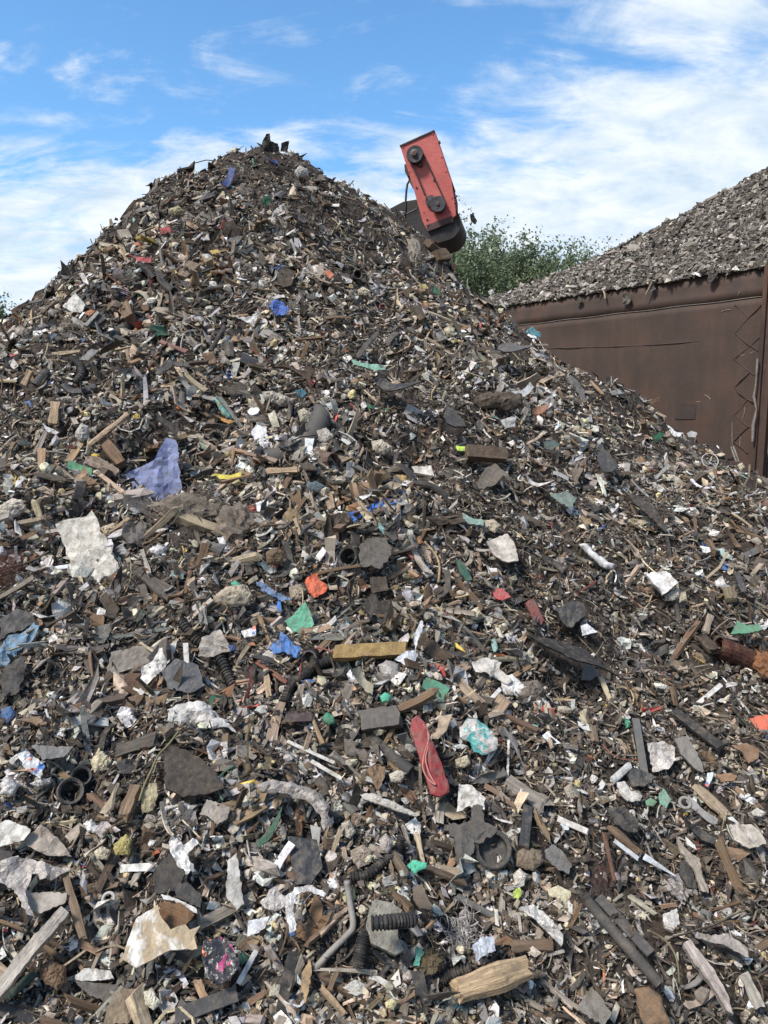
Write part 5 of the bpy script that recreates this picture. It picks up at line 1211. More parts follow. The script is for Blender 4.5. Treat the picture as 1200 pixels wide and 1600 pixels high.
K_('B', 'cream_rock', 'cream rough block above the beige rock', 'stone', (0.50, 0.46, 0.37), 'stone', [(400, 560), (440, 545), (468, 600), (440, 632), (405, 615)])
K_('B', 'pink_rock', 'pinkish foil block right of the beige rock', 'foil', (0.44, 0.39, 0.36), 'stone', [(575, 640), (610, 605), (642, 650), (620, 700), (590, 690)])
P_('B', 'white_stalk', 'thin white stalk at the right of the can', 'stalk', WHT, 'paint', [(1178, 170), (1190, 170), (1185, 300), (1180, 400), (1172, 400), (1176, 280)], T=0.006)
P_('B', 'silver_crumple', 'white crumpled film at the lower left of the black panel', 'film', (0.50, 0.47, 0.45), 'foil', [(20, 930), (80, 870), (140, 900), (150, 950), (90, 975), (40, 960)], crump=0.16)
R1 = K_('B', 'blue_cap', 'tiny blue cap at the end of the white ribbon', 'cap', (0.03, 0.09, 0.25), 'paint', [(150, 1070), (180, 1065), (188, 1085), (165, 1095)])
P_('B', 'orange_lath', 'short orange brown card right of the green clip', 'card', (0.38, 0.215, 0.12), 'card', [(905, 725), (950, 720), (915, 775), (885, 790)], T=0.008)
# --- bottom right (crop C)
W_('C', 'dark_pipe', 'long dark metal pipe in the bottom right', 'pipe', (0.085, 0.078, 0.072), 'rubber', [(325, 890), (510, 1105), (690, 1310)], 50, hollow=True, lift=0.09, n=14)
B_('C', 'flat_bar', 'flat dark slat beside the long dark pipe', 'slat', (0.055, 0.052, 0.050), 'plastic', (405, 905), (650, 1170), 62, thick=0.25, rag=0.03, lift=0.05)
K_('C', 'cream_slab', 'cream foam slab in the bottom right', 'foam slab', (0.62, 0.57, 0.38), 'stone', [(165, 870), (215, 850), (275, 880), (280, 930), (250, 980), (190, 945)], puff=0.25)
K_('C', 'gravel_lump', 'brown gravelly lump left of the cream slab', 'clod', (0.24, 0.185, 0.13), 'stone', [(10, 700), (60, 675), (140, 685), (145, 740), (100, 785), (20, 760)])
P_('C', 'grey_tile', 'broken grey tile above the cream slab', 'tile', (0.165, 0.165, 0.163), 'stone', [(150, 690), (195, 660), (250, 710), (278, 750), (265, 800), (210, 775), (160, 730)], T=0.012)
K_('C', 'white_lump', 'white foam lump left of the cream slab', 'foam lump', (0.64, 0.60, 0.50), 'stone', [(5, 800), (35, 770), (70, 800), (60, 845), (15, 850)])
B_('C', 'grey_strip', 'upright grey plastic strip on the right', 'plastic strip', (0.105, 0.105, 0.105), 'plastic', (580, 70), (620, 325), 44, thick=0.2, rag=0.02, lift=0.07)
P_('C', 'black_disc', 'black half disc at the foot of the upright strip', 'plastic disc', (0.032, 0.032, 0.033), 'plastic', [(540, 330), (580, 300), (640, 325), (680, 345), (620, 390), (560, 390)], T=0.01)
B_('C', 'white_bottle', 'pale bottle neck left of the black half disc', 'bottle', (0.50, 0.50, 0.50), 'paint', (470, 360), (550, 290), 45, thick=0.9)
P_('C', 'pale_scoop', 'pale scoop shaped plastic below the black half disc', 'plastic piece', (0.50, 0.48, 0.45), 'paint', [(490, 370), (530, 365), (560, 410), (610, 430), (600, 455), (540, 458), (500, 420)], puff=0.2, T=0.008)
P_('C', 'grey_sheet', 'long grey panel leaning on the right', 'panel', (0.18, 0.17, 0.155), 'plastic', [(760, 165), (820, 150), (890, 280), (905, 335), (850, 300), (790, 240)], T=0.012, lift=0.05)
P_('C', 'foil_carton', 'crumpled silver carton above the long grey panel', 'carton', (0.52, 0.49, 0.46), 'foil', [(630, 190), (700, 175), (760, 205), (770, 260), (730, 310), (660, 320), (645, 250)], crump=0.15, lift=0.05)
P_('C', 'orange_sheet', 'orange red sheet at the right edge', 'plastic sheet', (0.66, 0.11, 0.04), 'paint', [(1110, 70), (1160, 55), (1240, 60), (1240, 140), (1160, 135)], crump=0.05, lift=0.05)
P_('C', 'rust_card', 'rust coloured card below the orange red sheet', 'cardboard', (0.25, 0.15, 0.088), 'card', [(1025, 200), (1100, 185), (1155, 215), (1150, 260), (1110, 280), (1080, 230)], crump=0.08, T=0.01)
P_('C', 'rust_card', 'smaller rust coloured card right of the blue wrapper', 'cardboard', (0.30, 0.175, 0.10), 'card', [(955, 335), (1020, 325), (1055, 340), (1040, 362), (980, 368)], T=0.01)
B_('C', 'black_rail', 'long black rail running down at the upper right', 'rail', (0.028, 0.027, 0.027), 'rubber', (760, 35), (980, 205), 55, thick=0.5, rag=0.03, lift=0.05)
B_('C', 'grey_plank', 'grey weathered plank at the left of the right corner', 'plank', (0.25, 0.225, 0.195), 'wood', (-20, 370), (150, 475), 90, thick=0.3, rag=0.1, lift=0.05)
B_('C', 'notched_bar', 'black notched plastic bar left of the gravelly lump', 'plastic bar', (0.032, 0.033, 0.036), 'plastic', (75, 480), (55, 670), 58, thick=0.35, rag=0.03, lift=0.06)
B_('C', 'white_profile', 'white slanted profile piece above the gravelly lump', 'plastic profile', (0.52, 0.50, 0.47), 'paint', (215, 540), (355, 600), 36, thick=0.5)
P_('C', 'dark_sheet', 'black leathery sheet in the middle of the right corner', 'rubber sheet', (0.035, 0.034, 0.034), 'rubber', [(440, 490), (520, 485), (590, 540), (590, 600), (540, 605), (490, 570), (460, 540)], crump=0.14, lift=0.05)
B_('C', 'brown_branch', 'brown broken branch above the long dark pipe', 'branch', (0.20, 0.13, 0.075), 'wood', (455, 575), (600, 700), 46, thick=0.8, rag=0.1, lift=0.05)
B_('C', 'red_twig', 'reddish brown twig above the flat dark slat', 'twig', (0.20, 0.10, 0.06), 'wood', (430, 605), (480, 830), 26, thick=0.9, bend=0.05, lift=0.06)
B_('C', 'white_shard', 'bluish white plastic blade right of the reddish twig', 'plastic blade', (0.56, 0.60, 0.64), 'paint', (620, 715), (765, 805), 40, thick=0.2, taper=0.8, lift=0.07)
B_('C', 'white_shard', 'short bluish white blade above the brown branch', 'plastic blade', (0.54, 0.57, 0.60), 'paint', (480, 640), (590, 725), 26, thick=0.2, lift=0.07)
P_('C', 'bark_strip', 'pale bark strip on the right', 'bark', (0.36, 0.31, 0.25), 'wood', [(770, 620), (820, 690), (880, 730), (890, 800), (920, 890), (880, 880), (855, 790), (815, 740), (780, 680)], crump=0.08, T=0.014, lift=0.06)
P_('C', 'black_offcut', 'black offcut left of the pale bark strip', 'rubber offcut', (0.045, 0.043, 0.043), 'rubber', [(785, 740), (815, 725), (850, 800), (865, 870), (820, 860), (785, 800)], T=0.012)
P_('C', 'pulp_tray', 'pale crumpled paper tray near the right edge', 'paper tray', (0.44, 0.40, 0.35), 'card', [(1015, 570), (1120, 565), (1170, 610), (1190, 660), (1110, 680), (1040, 640)], crump=0.12, T=0.01, lift=0.05)
P_('C', 'black_flap', 'black rubber flap above the pale bark strip', 'rubber flap', (0.04, 0.04, 0.042), 'rubber', [(810, 570), (880, 585), (955, 640), (940, 668), (860, 620)], T=0.012, bend=0.5)
P_('C', 'driftwood', 'pinkish grey splintered board in the bottom right corner', 'board', (0.40, 0.345, 0.32), 'wood', [(800, 1130), (830, 1105), (880, 1170), (950, 1260), (1010, 1370), (1035, 1460), (1000, 1440), (930, 1320), (850, 1220)], T=0.02, jag=0.03, crump=0.05, lift=0.08)
P_('C', 'grey_foil_sheet', 'long crumpled grey sheet above the splintered board', 'foil', (0.34, 0.31, 0.29), 'card', [(840, 1060), (930, 1090), (1010, 1075), (1100, 1140), (1110, 1190), (1030, 1150), (940, 1120), (860, 1095)], crump=0.14, lift=0.06)
B_('C', 'drilled_board', 'pale drilled slat at the bottom right edge', 'slat', (0.50, 0.465, 0.40), 'wood', (1090, 1270), (1160, 1420), 62, thick=0.3, rag=0.04, lift=0.07)
P_('C', 'brown_fur', 'brown fuzzy cloth at the bottom right', 'cloth', (0.26, 0.165, 0.095), 'felt', [(570, 1340), (640, 1325), (700, 1370), (720, 1450), (750, 1510), (620, 1510), (590, 1420)], puff=0.35, crump=0.06, lift=0.06)
P_('C', 'grey_wedge', 'grey wedge shaped felt at the bottom right', 'felt', (0.24, 0.22, 0.195), 'felt', [(370, 1330), (410, 1370), (465, 1450), (430, 1510), (300, 1440), (320, 1400)], T=0.012, lift=0.06)
P_('C', 'teal_scrap', 'mint green scraps in the middle right', 'plastic scrap', (0.16, 0.36, 0.27), 'paint', [(685, 435), (710, 395), (745, 450), (720, 490), (690, 465)], crump=0.1)
K_('C', 'green_scrap', 'round green scrap left of the mint scraps', 'plastic scrap', (0.10, 0.28, 0.16), 'paint', [(625, 455), (650, 440), (680, 460), (660, 480), (630, 475)], puff=0.2)
RING_('C', 'grey_ring', 'small grey ring right of the mint scraps', 'ring', (0.26, 0.25, 0.235), 'paint', (790, 500), 24, 16)
W_('C', 'loop_wire', 'pale wire loop in the middle right', 'wire', (0.42, 0.40, 0.36), 'plastic', [(680, 535), (690, 480), (725, 455), (755, 470), (765, 500)], 7, lift=0.07)
P_('C', 'blue_wrapper', 'small light blue and white wrapper on the right', 'wrapper', (0.50, 0.58, 0.62), 'packcolor', [(905, 385), (915, 325), (945, 320), (940, 350), (918, 390)], crump=0.12)
K_('C', 'white_pebble', 'white rounded pebble at the right edge', 'pebble', (0.62, 0.59, 0.53), 'stone', [(1120, 505), (1150, 487), (1190, 510), (1170, 530), (1130, 525)])
B_('C', 'wood_chunk', 'split tan wood piece at the right', 'wood piece', (0.40, 0.31, 0.21), 'wood', (870, 395), (1005, 520), 60, thick=0.4, rag=0.12)
P_('C', 'torn_silver', 'torn silver film left of the cream slab bottom', 'film', (0.50, 0.49, 0.47), 'foil', [(30, 960), (100, 940), (170, 1000), (240, 1080), (230, 1140), (180, 1080), (100, 1010)], crump=0.16, lift=0.05)
B_('C', 'wood_stick', 'brown wood stick left of the long dark pipe', 'stick', (0.20, 0.135, 0.085), 'wood', (0, 1140), (185, 1130), 62, thick=0.6, rag=0.08)
P_('C', 'white_carton', 'white folded carton right of the flat dark slat', 'carton', WHT, 'card', [(705, 990), (770, 960), (785, 1030), (740, 1080), (715, 1075)], crump=0.1, T=0.012, lift=0.06)
FUZZ_('C', 'red_wire_tangle', 'dark red tangle of fine wire above the flat dark slat', 'wire tangle', (0.14, 0.03, 0.03), (400, 840), (180, 200), 70, 0.02, 1.8)
FUZZ_('C', 'brown_wire_tangle', 'brown tangle of fine wire right of the flat dark slat', 'wire tangle', (0.16, 0.085, 0.04), (680, 1080), (190, 170), 110, 0.02, 1.8)
W_('C', 'olive_string', 'thin olive cord hanging in the bottom right', 'cord', (0.16, 0.13, 0.06), 'plastic', [(640, 1060), (720, 1110), (770, 1190), (785, 1310)], 9, lift=0.08)
P_('C', 'lime_scrap', 'lime green plant scrap left of the cream slab', 'plant scrap', (0.40, 0.52, 0.06), 'paint', [(5, 880), (35, 860), (48, 890), (30, 915), (8, 910)], crump=0.15)
B_('C', 'tan_chip', 'tan chip right of the reddish twig', 'wood chip', (0.40, 0.24, 0.14), 'wood', (700, 950), (770, 940), 24)
# --- upper left (crops G and I)
P_('G', 'white_triangle', 'white triangular board high on the left slope', 'board', (0.64, 0.63, 0.59), 'paint', [(295, 838), (355, 775), (402, 832), (385, 868), (330, 860)], T=0.012, lift=0.06)
P_('G', 'red_scrap', 'red pointed scrap high on the left slope', 'plastic scrap', (0.50, 0.05, 0.07), 'paint', [(600, 595), (640, 605), (710, 610), (712, 645), (650, 625)], crump=0.1, lift=0.06)
P_('G', 'pink_scrap', 'pink red cloth scrap above the red pointed scrap', 'cloth', (0.52, 0.12, 0.12), 'felt', [(748, 470), (795, 462), (805, 490), (755, 498)], crump=0.1, lift=0.06)
P_('G', 'orange_scrap', 'orange scrap left of the pink cloth', 'plastic scrap', (0.55, 0.20, 0.10), 'paint', [(622, 538), (660, 535), (678, 548), (640, 552)], lift=0.06)
P_('G', 'blue_strip', 'curved blue strip near the top of the heap', 'plastic strip', (0.03, 0.08, 0.30), 'paint', [(1080, 180), (1105, 215), (1085, 250), (1070, 280), (1040, 270), (1060, 240)], bend=0.6, lift=0.06)
P_('G', 'yellow_scrap', 'yellow scrap on the upper slope', 'plastic scrap', (0.62, 0.43, 0.08), 'paint', [(980, 575), (1020, 570), (1035, 585), (995, 592)], lift=0.06)
K_('G', 'yellow_wad', 'pale yellow foam wad on the upper left slope', 'foam', (0.48, 0.43, 0.24), 'stone', [(790, 380), (840, 365), (865, 390), (820, 412), (790, 405)], jag=0.06)
K_('G', 'brown_clump', 'large brown grey clump on the upper left slope', 'clod', (0.26, 0.22, 0.185), 'stone', [(845, 410), (880, 390), (915, 420), (900, 460), (855, 455)])
W_('G', 'black_hose', 'short black pipe beneath the red pointed scrap', 'pipe', BLK, 'rubber', [(645, 640), (690, 670), (725, 710)], 40, hollow=True, lift=0.06)
W_('G', 'black_hose', 'black pipe lying right of the red pointed scrap', 'pipe', (0.03, 0.03, 0.032), 'rubber', [(750, 705), (780, 740), (815, 765)], 40, hollow=True, lift=0.06)
P_('G', 'orange_shard', 'small orange brown panel below the white triangular board', 'panel', (0.42, 0.16, 0.06), 'paint', [(395, 870), (425, 853), (450, 860), (430, 878)], lift=0.06)
O0 = P_('I', 'open_case', 'dark open box with pale rim below the white triangular board', 'box', (0.04, 0.042, 0.042), 'plastic', [(560, 290), (640, 195), (668, 240), (600, 295)], T=0.04, lift=0.06)
O1 = P_('I', 'pale_bar', 'pale green bar of the dark open box', 'plastic bar', (0.30, 0.32, 0.29), 'paint', [(525, 275), (610, 185), (622, 200), (545, 285)], T=0.02, lift=0.08)
P_('I', 'orange_flat', 'flat orange scrap right below the white triangular board', 'plastic scrap', (0.48, 0.18, 0.07), 'paint', [(525, 200), (560, 178), (598, 185), (560, 215)], lift=0.07)
P_('I', 'grey_board', 'pale grey board in the left middle of the slope', 'board', (0.25, 0.25, 0.245), 'paint', [(495, 490), (565, 425), (622, 430), (550, 498)], T=0.012, lift=0.06)
P_('I', 'black_flap', 'black arched flap with a bright edge on the left', 'rubber flap', (0.025, 0.024, 0.024), 'rubber', [(655, 575), (700, 490), (770, 420), (800, 440), (760, 520), (700, 560)], bend=0.8, T=0.012, lift=0.07)
W_('I', 'ribbed_hose', 'dark ribbed hose on the left middle slope', 'hose', (0.05, 0.048, 0.046), 'rubber', [(440, 480), (500, 520), (510, 580), (470, 630)], 52, ribs=1.5, lift=0.06, n=12)
W_('I', 'black_tube', 'glossy black curved tube on the left middle slope', 'tube', (0.04, 0.04, 0.045), 'plastic', [(400, 650), (450, 690), (530, 690), (600, 660)], 50, hollow=True, lift=0.06)
B_('I', 'wood_block', 'tan wood block on the left middle slope', 'wood block', (0.40, 0.29, 0.18), 'wood', (190, 560), (150, 650), 44, thick=0.7, lift=0.06)
B_('I', 'wood_board', 'upright tan board below the pale bone-like lump', 'wood board', (0.38, 0.27, 0.165), 'wood', (348, 755), (330, 890), 66, thick=0.4, lift=0.06)
K_('I', 'bone_lump', 'long pale bone-like lump on the left', 'lump', (0.42, 0.39, 0.34), 'stone', [(340, 735), (420, 715), (505, 740), (490, 760), (400, 755)])
W_('I', 'pipe_stub', 'dark grey pipe stub on the left', 'pipe', (0.055, 0.052, 0.052), 'rubber', [(225, 650), (260, 600), (290, 570)], 60, hollow=True, lift=0.06, n=12)
K_('I', 'blue_lump', 'small blue lump at the left', 'plastic scrap', (0.08, 0.16, 0.36), 'paint', [(150, 750), (190, 745), (205, 785), (175, 810)], puff=0.3)
P_('I', 'perforated_strap', 'black perforated strap on the left middle slope', 'strap', (0.05, 0.048, 0.047), 'plastic', [(965, 575), (1040, 490), (1100, 500), (1180, 510), (1190, 540), (1080, 525), (1000, 590)], T=0.01, lift=0.06)
B_('I', 'pink_rod', 'reddish rod on the left middle slope', 'rod', (0.24, 0.12, 0.105), 'wood', (1000, 375), (1170, 440), 32, lift=0.06)
K_('I', 'white_lump', 'white rough lump above the wooden stick', 'foam lump', (0.55, 0.53, 0.49), 'stone', [(475, 930), (510, 885), (555, 905), (560, 980), (510, 1000), (470, 970)])
P_('I', 'white_folded', 'white folded sheet left of the white rough lump', 'plastic sheet', (0.55, 0.55, 0.55), 'paint', [(265, 885), (300, 910), (370, 940), (350, 958), (290, 935)], crump=0.1, lift=0.05)
P_('I', 'dark_flag', 'dark grey rag right of the wooden stick', 'rag', (0.07, 0.067, 0.066), 'felt', [(975, 820), (1060, 880), (1120, 885), (1105, 975), (1050, 920), (990, 870)], lift=0.05)
# --- upper middle (crops H and J)
P_('H', 'black_rag', 'black rag sticking up on the very top of the heap', 'rag', (0.02, 0.02, 0.021), 'rubber', [(150, 95), (160, 55), (175, 25), (190, 22), (195, 55), (225, 65), (232, 98), (190, 102)], crump=0.14, face=0.95, lift=0.03, T=0.02)
P_('H', 'grey_rag', 'grey rag tip right of the black rag on top', 'rag', (0.07, 0.07, 0.075), 'felt', [(235, 98), (240, 62), (272, 52), (265, 100)], crump=0.14, face=0.95, lift=0.03, T=0.02)
K_('H', 'white_boulder', 'white grey lump near the top of the heap', 'stone', (0.50, 0.49, 0.47), 'stone', [(292, 185), (315, 155), (350, 175), (355, 205), (310, 208)])
P_('H', 'blue_scrap', 'bright blue bowl shard in the upper middle', 'plastic shard', (0.02, 0.12, 0.50), 'paint', [(185, 745), (210, 715), (240, 720), (272, 755), (260, 778), (215, 782)], crump=0.15, lift=0.06)
P_('H', 'orange_square', 'orange square scrap in the upper middle', 'plastic scrap', (0.62, 0.17, 0.075), 'paint', [(418, 600), (440, 590), (458, 612), (440, 630)], lift=0.06)
P_('H', 'mint_board', 'mint green speckled board in the middle of the heap', 'board', (0.20, 0.45, 0.34), 'paint', [(530, 965), (570, 980), (678, 992), (665, 1022), (590, 1000), (540, 988)], T=0.012, lift=0.06)
P_('H', 'black_channel', 'wide black curved channel below the mint board', 'plastic channel', (0.03, 0.029, 0.029), 'plastic', [(640, 1020), (700, 1070), (800, 1100), (800, 1140), (740, 1135), (680, 1110), (635, 1075)], bend=0.7, T=0.012, lift=0.06)
P_('H', 'dark_strap', 'long grey strap above the mint board', 'strap', (0.085, 0.082, 0.08), 'rubber', [(535, 965), (580, 900), (640, 845), (648, 855), (600, 910), (560, 965)], T=0.01, lift=0.06)
P_('H', 'yellow_wad', 'yellow foam piece near the right ridge', 'foam', (0.54, 0.44, 0.16), 'stone', [(808, 655), (840, 650), (862, 680), (830, 690)], puff=0.4)
P_('H', 'green_bottle', 'dark green shard beside the yellow foam piece', 'plastic shard', (0.015, 0.13, 0.07), 'paint', [(868, 662), (895, 670), (905, 700), (875, 690)], crump=0.1, lift=0.06)
K_('H', 'cream_lump', 'cream oblong lump in the upper right slope', 'foam lump', CREAM, 'stone', [(555, 675), (580, 662), (612, 680), (590, 700), (562, 692)])
K_('H', 'cream_lump', 'second cream lump right of the oblong one', 'foam lump', (0.58, 0.52, 0.38), 'stone', [(688, 708), (715, 700), (735, 715), (712, 735), (690, 725)])
B_('H', 'pale_pole', 'pale pole lying on the upper right slope', 'pole', (0.38, 0.31, 0.23), 'wood', (845, 762), (1015, 832), 13, thick=0.9, lift=0.08)
FUZZ_('H', 'beige_fluff', 'long beige fluff hanging under the conveyor', 'fluff', (0.40, 0.35, 0.29), (775, 545), (70, 150), 120, 0.06)
CUP_('H', 'pipe_mouth', 'dark pipe mouth in the upper middle', 'pipe', (0.05, 0.047, 0.045), 'rubber', (550, 645), 18, 40, (0.2, 0))
P_('H', 'green_rag', 'small green rag on the upper slope', 'rag', (0.02, 0.13, 0.085), 'felt', [(155, 300), (185, 285), (200, 300), (170, 325)], crump=0.14, lift=0.06)
P_('H', 'white_shreds', 'white ragged sheet left of the bright blue shard', 'plastic sheet', (0.56, 0.55, 0.53), 'paint', [(35, 785), (90, 790), (145, 770), (125, 830), (85, 805)], crump=0.12, jag=0.06, lift=0.06)
K_('J', 'long_stone', 'long pale stone in the middle of the heap', 'stone', (0.46, 0.42, 0.35), 'stone', [(440, 690), (500, 682), (600, 720), (660, 735), (640, 770), (560, 782), (450, 735)])
P_('J', 'blue_green_rag', 'blue green rag right of the long pale stone', 'rag', (0.04, 0.19, 0.27), 'felt', [(648, 680), (690, 672), (720, 700), (690, 728), (655, 715)], crump=0.14, lift=0.06)
P_('J', 'green_can', 'flattened green and grey can left of the white flake', 'can', (0.16, 0.22, 0.13), 'cancolor', [(140, 740), (165, 730), (250, 840), (245, 860), (190, 835)], puff=0.2, lift=0.06)
P_('J', 'grey_bar', 'grey green slat beside the flattened can', 'slat', (0.16, 0.165, 0.145), 'plastic', [(150, 720), (190, 725), (320, 905), (300, 920), (230, 820)], T=0.012, lift=0.06)
P_('J', 'orange_scrap', 'amber orange scrap below the flattened can', 'plastic scrap', (0.60, 0.28, 0.03), 'paint', [(170, 845), (220, 862), (272, 875), (230, 890), (185, 870)], crump=0.1, lift=0.06)
K_('J', 'cream_stone', 'cream lump below the long pale stone', 'stone', (0.52, 0.48, 0.37), 'stone', [(660, 810), (700, 790), (755, 830), (740, 885), (680, 880)])
P_('J', 'brown_cross', 'dark brown cross-shaped root in the middle', 'root', (0.09, 0.06, 0.045), 'wood', [(500, 535), (600, 525), (690, 570), (740, 520), (760, 560), (740, 610), (760, 700), (735, 690), (715, 615), (640, 635), (690, 595), (600, 545)], T=0.02, lift=0.06)
B_('J', 'grey_rod', 'black bent pipe on the left of the upper middle', 'pipe', (0.04, 0.038, 0.037), 'rubber', (205, 280), (115, 435), 36, thick=0.9, lift=0.06)
P_('J', 'brown_flap', 'brown card under the black bent pipe', 'cardboard', (0.22, 0.14, 0.09), 'card', [(60, 450), (140, 440), (150, 510), (90, 520)], crump=0.1, lift=0.05)
# --- right slope (crops K and L)
P_('K', 'curved_mat', 'dark grey curved rubber mat on the right slope', 'rubber mat', (0.095, 0.094, 0.094), 'rubber', [(705, 440), (715, 405), (790, 385), (830, 430), (900, 465), (860, 485), (790, 490), (735, 470)], T=0.014, bend=0.5, lift=0.08)
P_('K', 'teal_rag', 'teal crumpled rag at the right edge of the heap', 'rag', (0.07, 0.27, 0.34), 'paint', [(875, 318), (920, 285), (985, 330), (975, 350), (930, 335)], crump=0.14, lift=0.07)
P_('K', 'black_flap', 'dark grey flap below left of the curved mat', 'rubber flap', (0.065, 0.062, 0.061), 'rubber', [(365, 870), (385, 785), (430, 800), (480, 860), (510, 915), (430, 945), (380, 930)], T=0.014, bend=0.3, lift=0.06)
K_('K', 'earth_clod', 'large brown earth clod on the right slope', 'clod', (0.10, 0.078, 0.06), 'stone', [(540, 730), (640, 695), (760, 690), (860, 700), (870, 780), (800, 820), (720, 790), (600, 790)], jag=0.05, puff=0.5)
K_('K', 'cream_lump', 'large cream lump above the earth clod', 'foam lump', (0.58, 0.51, 0.36), 'stone', [(750, 630), (790, 605), (855, 640), (830, 665), (765, 660)])
K_('K', 'yellow_lump', 'yellow foam lump right of the pale pole', 'foam lump', (0.54, 0.46, 0.24), 'stone', [(470, 180), (505, 160), (525, 195), (500, 225), (475, 210)], jag=0.07)
K_('K', 'white_lump', 'white lump on the ridge against the trees', 'foam lump', (0.62, 0.61, 0.60), 'stone', [(650, 62), (675, 48), (690, 72), (668, 92)])
P_('K', 'white_shard', 'pale blade on the ridge near the steel wall', 'plastic blade', (0.46, 0.43, 0.39), 'paint', [(715, 108), (740, 125), (765, 170), (735, 150)], lift=0.07)
P_('K', 'clear_bag', 'clear plastic bag on the right slope', 'plastic bag', (0.34, 0.35, 0.35), 'plastic', [(725, 870), (780, 850), (825, 845), (820, 905), (760, 920)], crump=0.14, lift=0.06)
P_('K', 'orange_leather', 'rust orange flap on the right slope', 'flap', (0.27, 0.115, 0.055), 'paint', [(925, 810), (960, 780), (1030, 770), (1010, 810), (950, 850)], bend=0.6, lift=0.06)
P_('L', 'grey_slab', 'grey leaning panel below the curved mat', 'panel', (0.13, 0.13, 0.13), 'rubber', [(115, 240), (150, 232), (215, 310), (225, 380), (170, 330)], T=0.014, lift=0.07)
B_('L', 'tan_peg', 'tan peg on the right slope', 'wood peg', (0.36, 0.23, 0.13), 'wood', (250, 260), (315, 330), 20, lift=0.06)
P_('L', 'white_scrap', 'white scrap on the right slope near the wall', 'plastic scrap', (0.66, 0.67, 0.68), 'paint', [(615, 500), (645, 482), (705, 530), (745, 540), (720, 560), (670, 545)], crump=0.08, lift=0.07)
P_('L', 'green_mesh', 'dark green mesh beside the white scrap', 'mesh', (0.02, 0.13, 0.07), 'felt', [(580, 560), (620, 530), (650, 545), (600, 590)], crump=0.14, lift=0.06)
P_('L', 'clear_dish', 'clear plastic dish on the right ridge', 'dish', (0.36, 0.36, 0.37), 'plastic', [(765, 540), (790, 525), (822, 540), (810, 560), (775, 560)], lift=0.07)
RING_('L', 'wire_hoop', 'thin white wire hoop on the right slope', 'wire hoop', (0.52, 0.52, 0.51), 'paint', (860, 725), 42, 5)
K_('L', 'cream_ball', 'cream ball on the right ridge by the wall foot', 'foam lump', (0.52, 0.47, 0.33), 'stone', [(1035, 710), (1060, 695), (1078, 722), (1055, 742)])
for a, b, nm in (((1002, 612), (1030, 690), 'left'), ((1014, 608), (1044, 690), 'right')):
    B_('L', 'white_cane', nm + ' of two thin canes standing up before the wall foot', 'cane', (0.50, 0.47, 0.42), 'wood', a, b, 7, thick=0.9, lift=0.05)
P_('L', 'teal_cloth', 'grey teal cloth at the left of the right slope', 'cloth', (0.10, 0.155, 0.15), 'felt', [(0, 585), (50, 575), (85, 600), (40, 630), (0, 620)], lift=0.05)
attach(R1, R0, 'blue_end'); attach(D1, D0, 'hole_rim'); attach(C1, C0, 'can_end'); attach(O1, O0, 'rim_bar')
# --- scraps flung from the belt, still in the air
fl = ORIGIN + rays(738.5, 341) * 7.6
V_, T_ = t_sheet(np.random.default_rng(3), 9, 0.08, 0.3, 0.12, 0.45, 0.4)
put('falling_scrap', raw_mesh('falling_scrap', (V_ @ rot_from(np.array([[0.3, -1.0, 0.2]]), np.array([[-0.3, 0, 1.0]]), np.zeros((1, 3)))[0].T) * 0.12, T_, loc=V_ * 0.12), DM('rubber', 'obj'), label='black scrap falling through the air right of the conveyor', cat='scrap', loc=tuple(fl), color=(0.02, 0.02, 0.02))
fr_ = np.random.default_rng(8); fv = []; ft = []; k0 = 0
for i in range(46):
    u = fr_.random(); q = ORIGIN + rays(712 + 26 * u + fr_.normal(0, 2.0), 306 + 26 * u ** 1.4 + fr_.normal(0, 3.5)) * (7.6 + fr_.normal(0, 0.1))
    V_, T_ = LIB['crumb'][i % 30]; fv.append(V_ * fr_.uniform(0.006, 0.02) + q); ft.append(T_ + k0); k0 += len(V_)
put('flung_dust', raw_mesh('flung_dust', np.concatenate(fv), np.concatenate(ft), col=np.full((k0, 3), 0.08)), DM('stone', 'attr'), kind='stuff', label='spray of dust and crumbs thrown off the conveyor belt', cat='dust')
# --- tatters hanging over the top edge of the steel wall
for i, (px, py, w, h, c) in enumerate(((980, 468, 10, 14, (0.12, 0.105, 0.09)), (1113, 432, 9, 9, (0.05, 0.045, 0.045)), (905, 470, 6, 6, (0.06, 0.05, 0.045)), (1020, 452, 5, 6, (0.10, 0.09, 0.08)))):
    q = on_wall(px, py, 0.05); r_ = np.random.default_rng(i + 70)
    V_, T_ = t_sheet(r_, 9, 0.05, 0.3, 0.2, 1.0, 0.4)
    M_ = rot_from(np.array([[-WN[0], -WN[1], 0.3]]), np.array([[0.1, 0, 1.0]]), np.zeros((1, 3)))[0]
    put('hanging_tatter', raw_mesh('hanging_tatter', (V_ * np.array([h * 2, w * 2, h]) * 12.5 / F) @ M_.T, T_, loc=V_ * 0.2), DM('felt', 'obj'), label=['grey tatter hanging lowest over the steel wall edge', 'black tatter on the steel wall edge near the post', 'small dark tatter on the wall edge furthest left', 'small tatter on the wall edge between two wood slivers'][i], cat='tatter', group='tatters on the steel wall edge', loc=tuple(q), color=c)
for i, (a, b) in enumerate((((1019, 441), (1009, 461)), ((942, 452), (946, 467)))):
    A, B = on_wall(*a, 0.07), on_wall(*b, 0.09)
    MB().tube([A - A, (B - A) * 0.5 + 0.01, B - A], [0.018, 0.022, 0.012], 5).build('wood_sliver', DM('wood', 'obj'), label=['longer wood sliver leaning over the steel wall edge', 'short wood sliver over the left part of the wall edge'][i], cat='wood sliver', group='slivers on the steel wall edge', loc=tuple(A), color=(0.36, 0.27, 0.19))
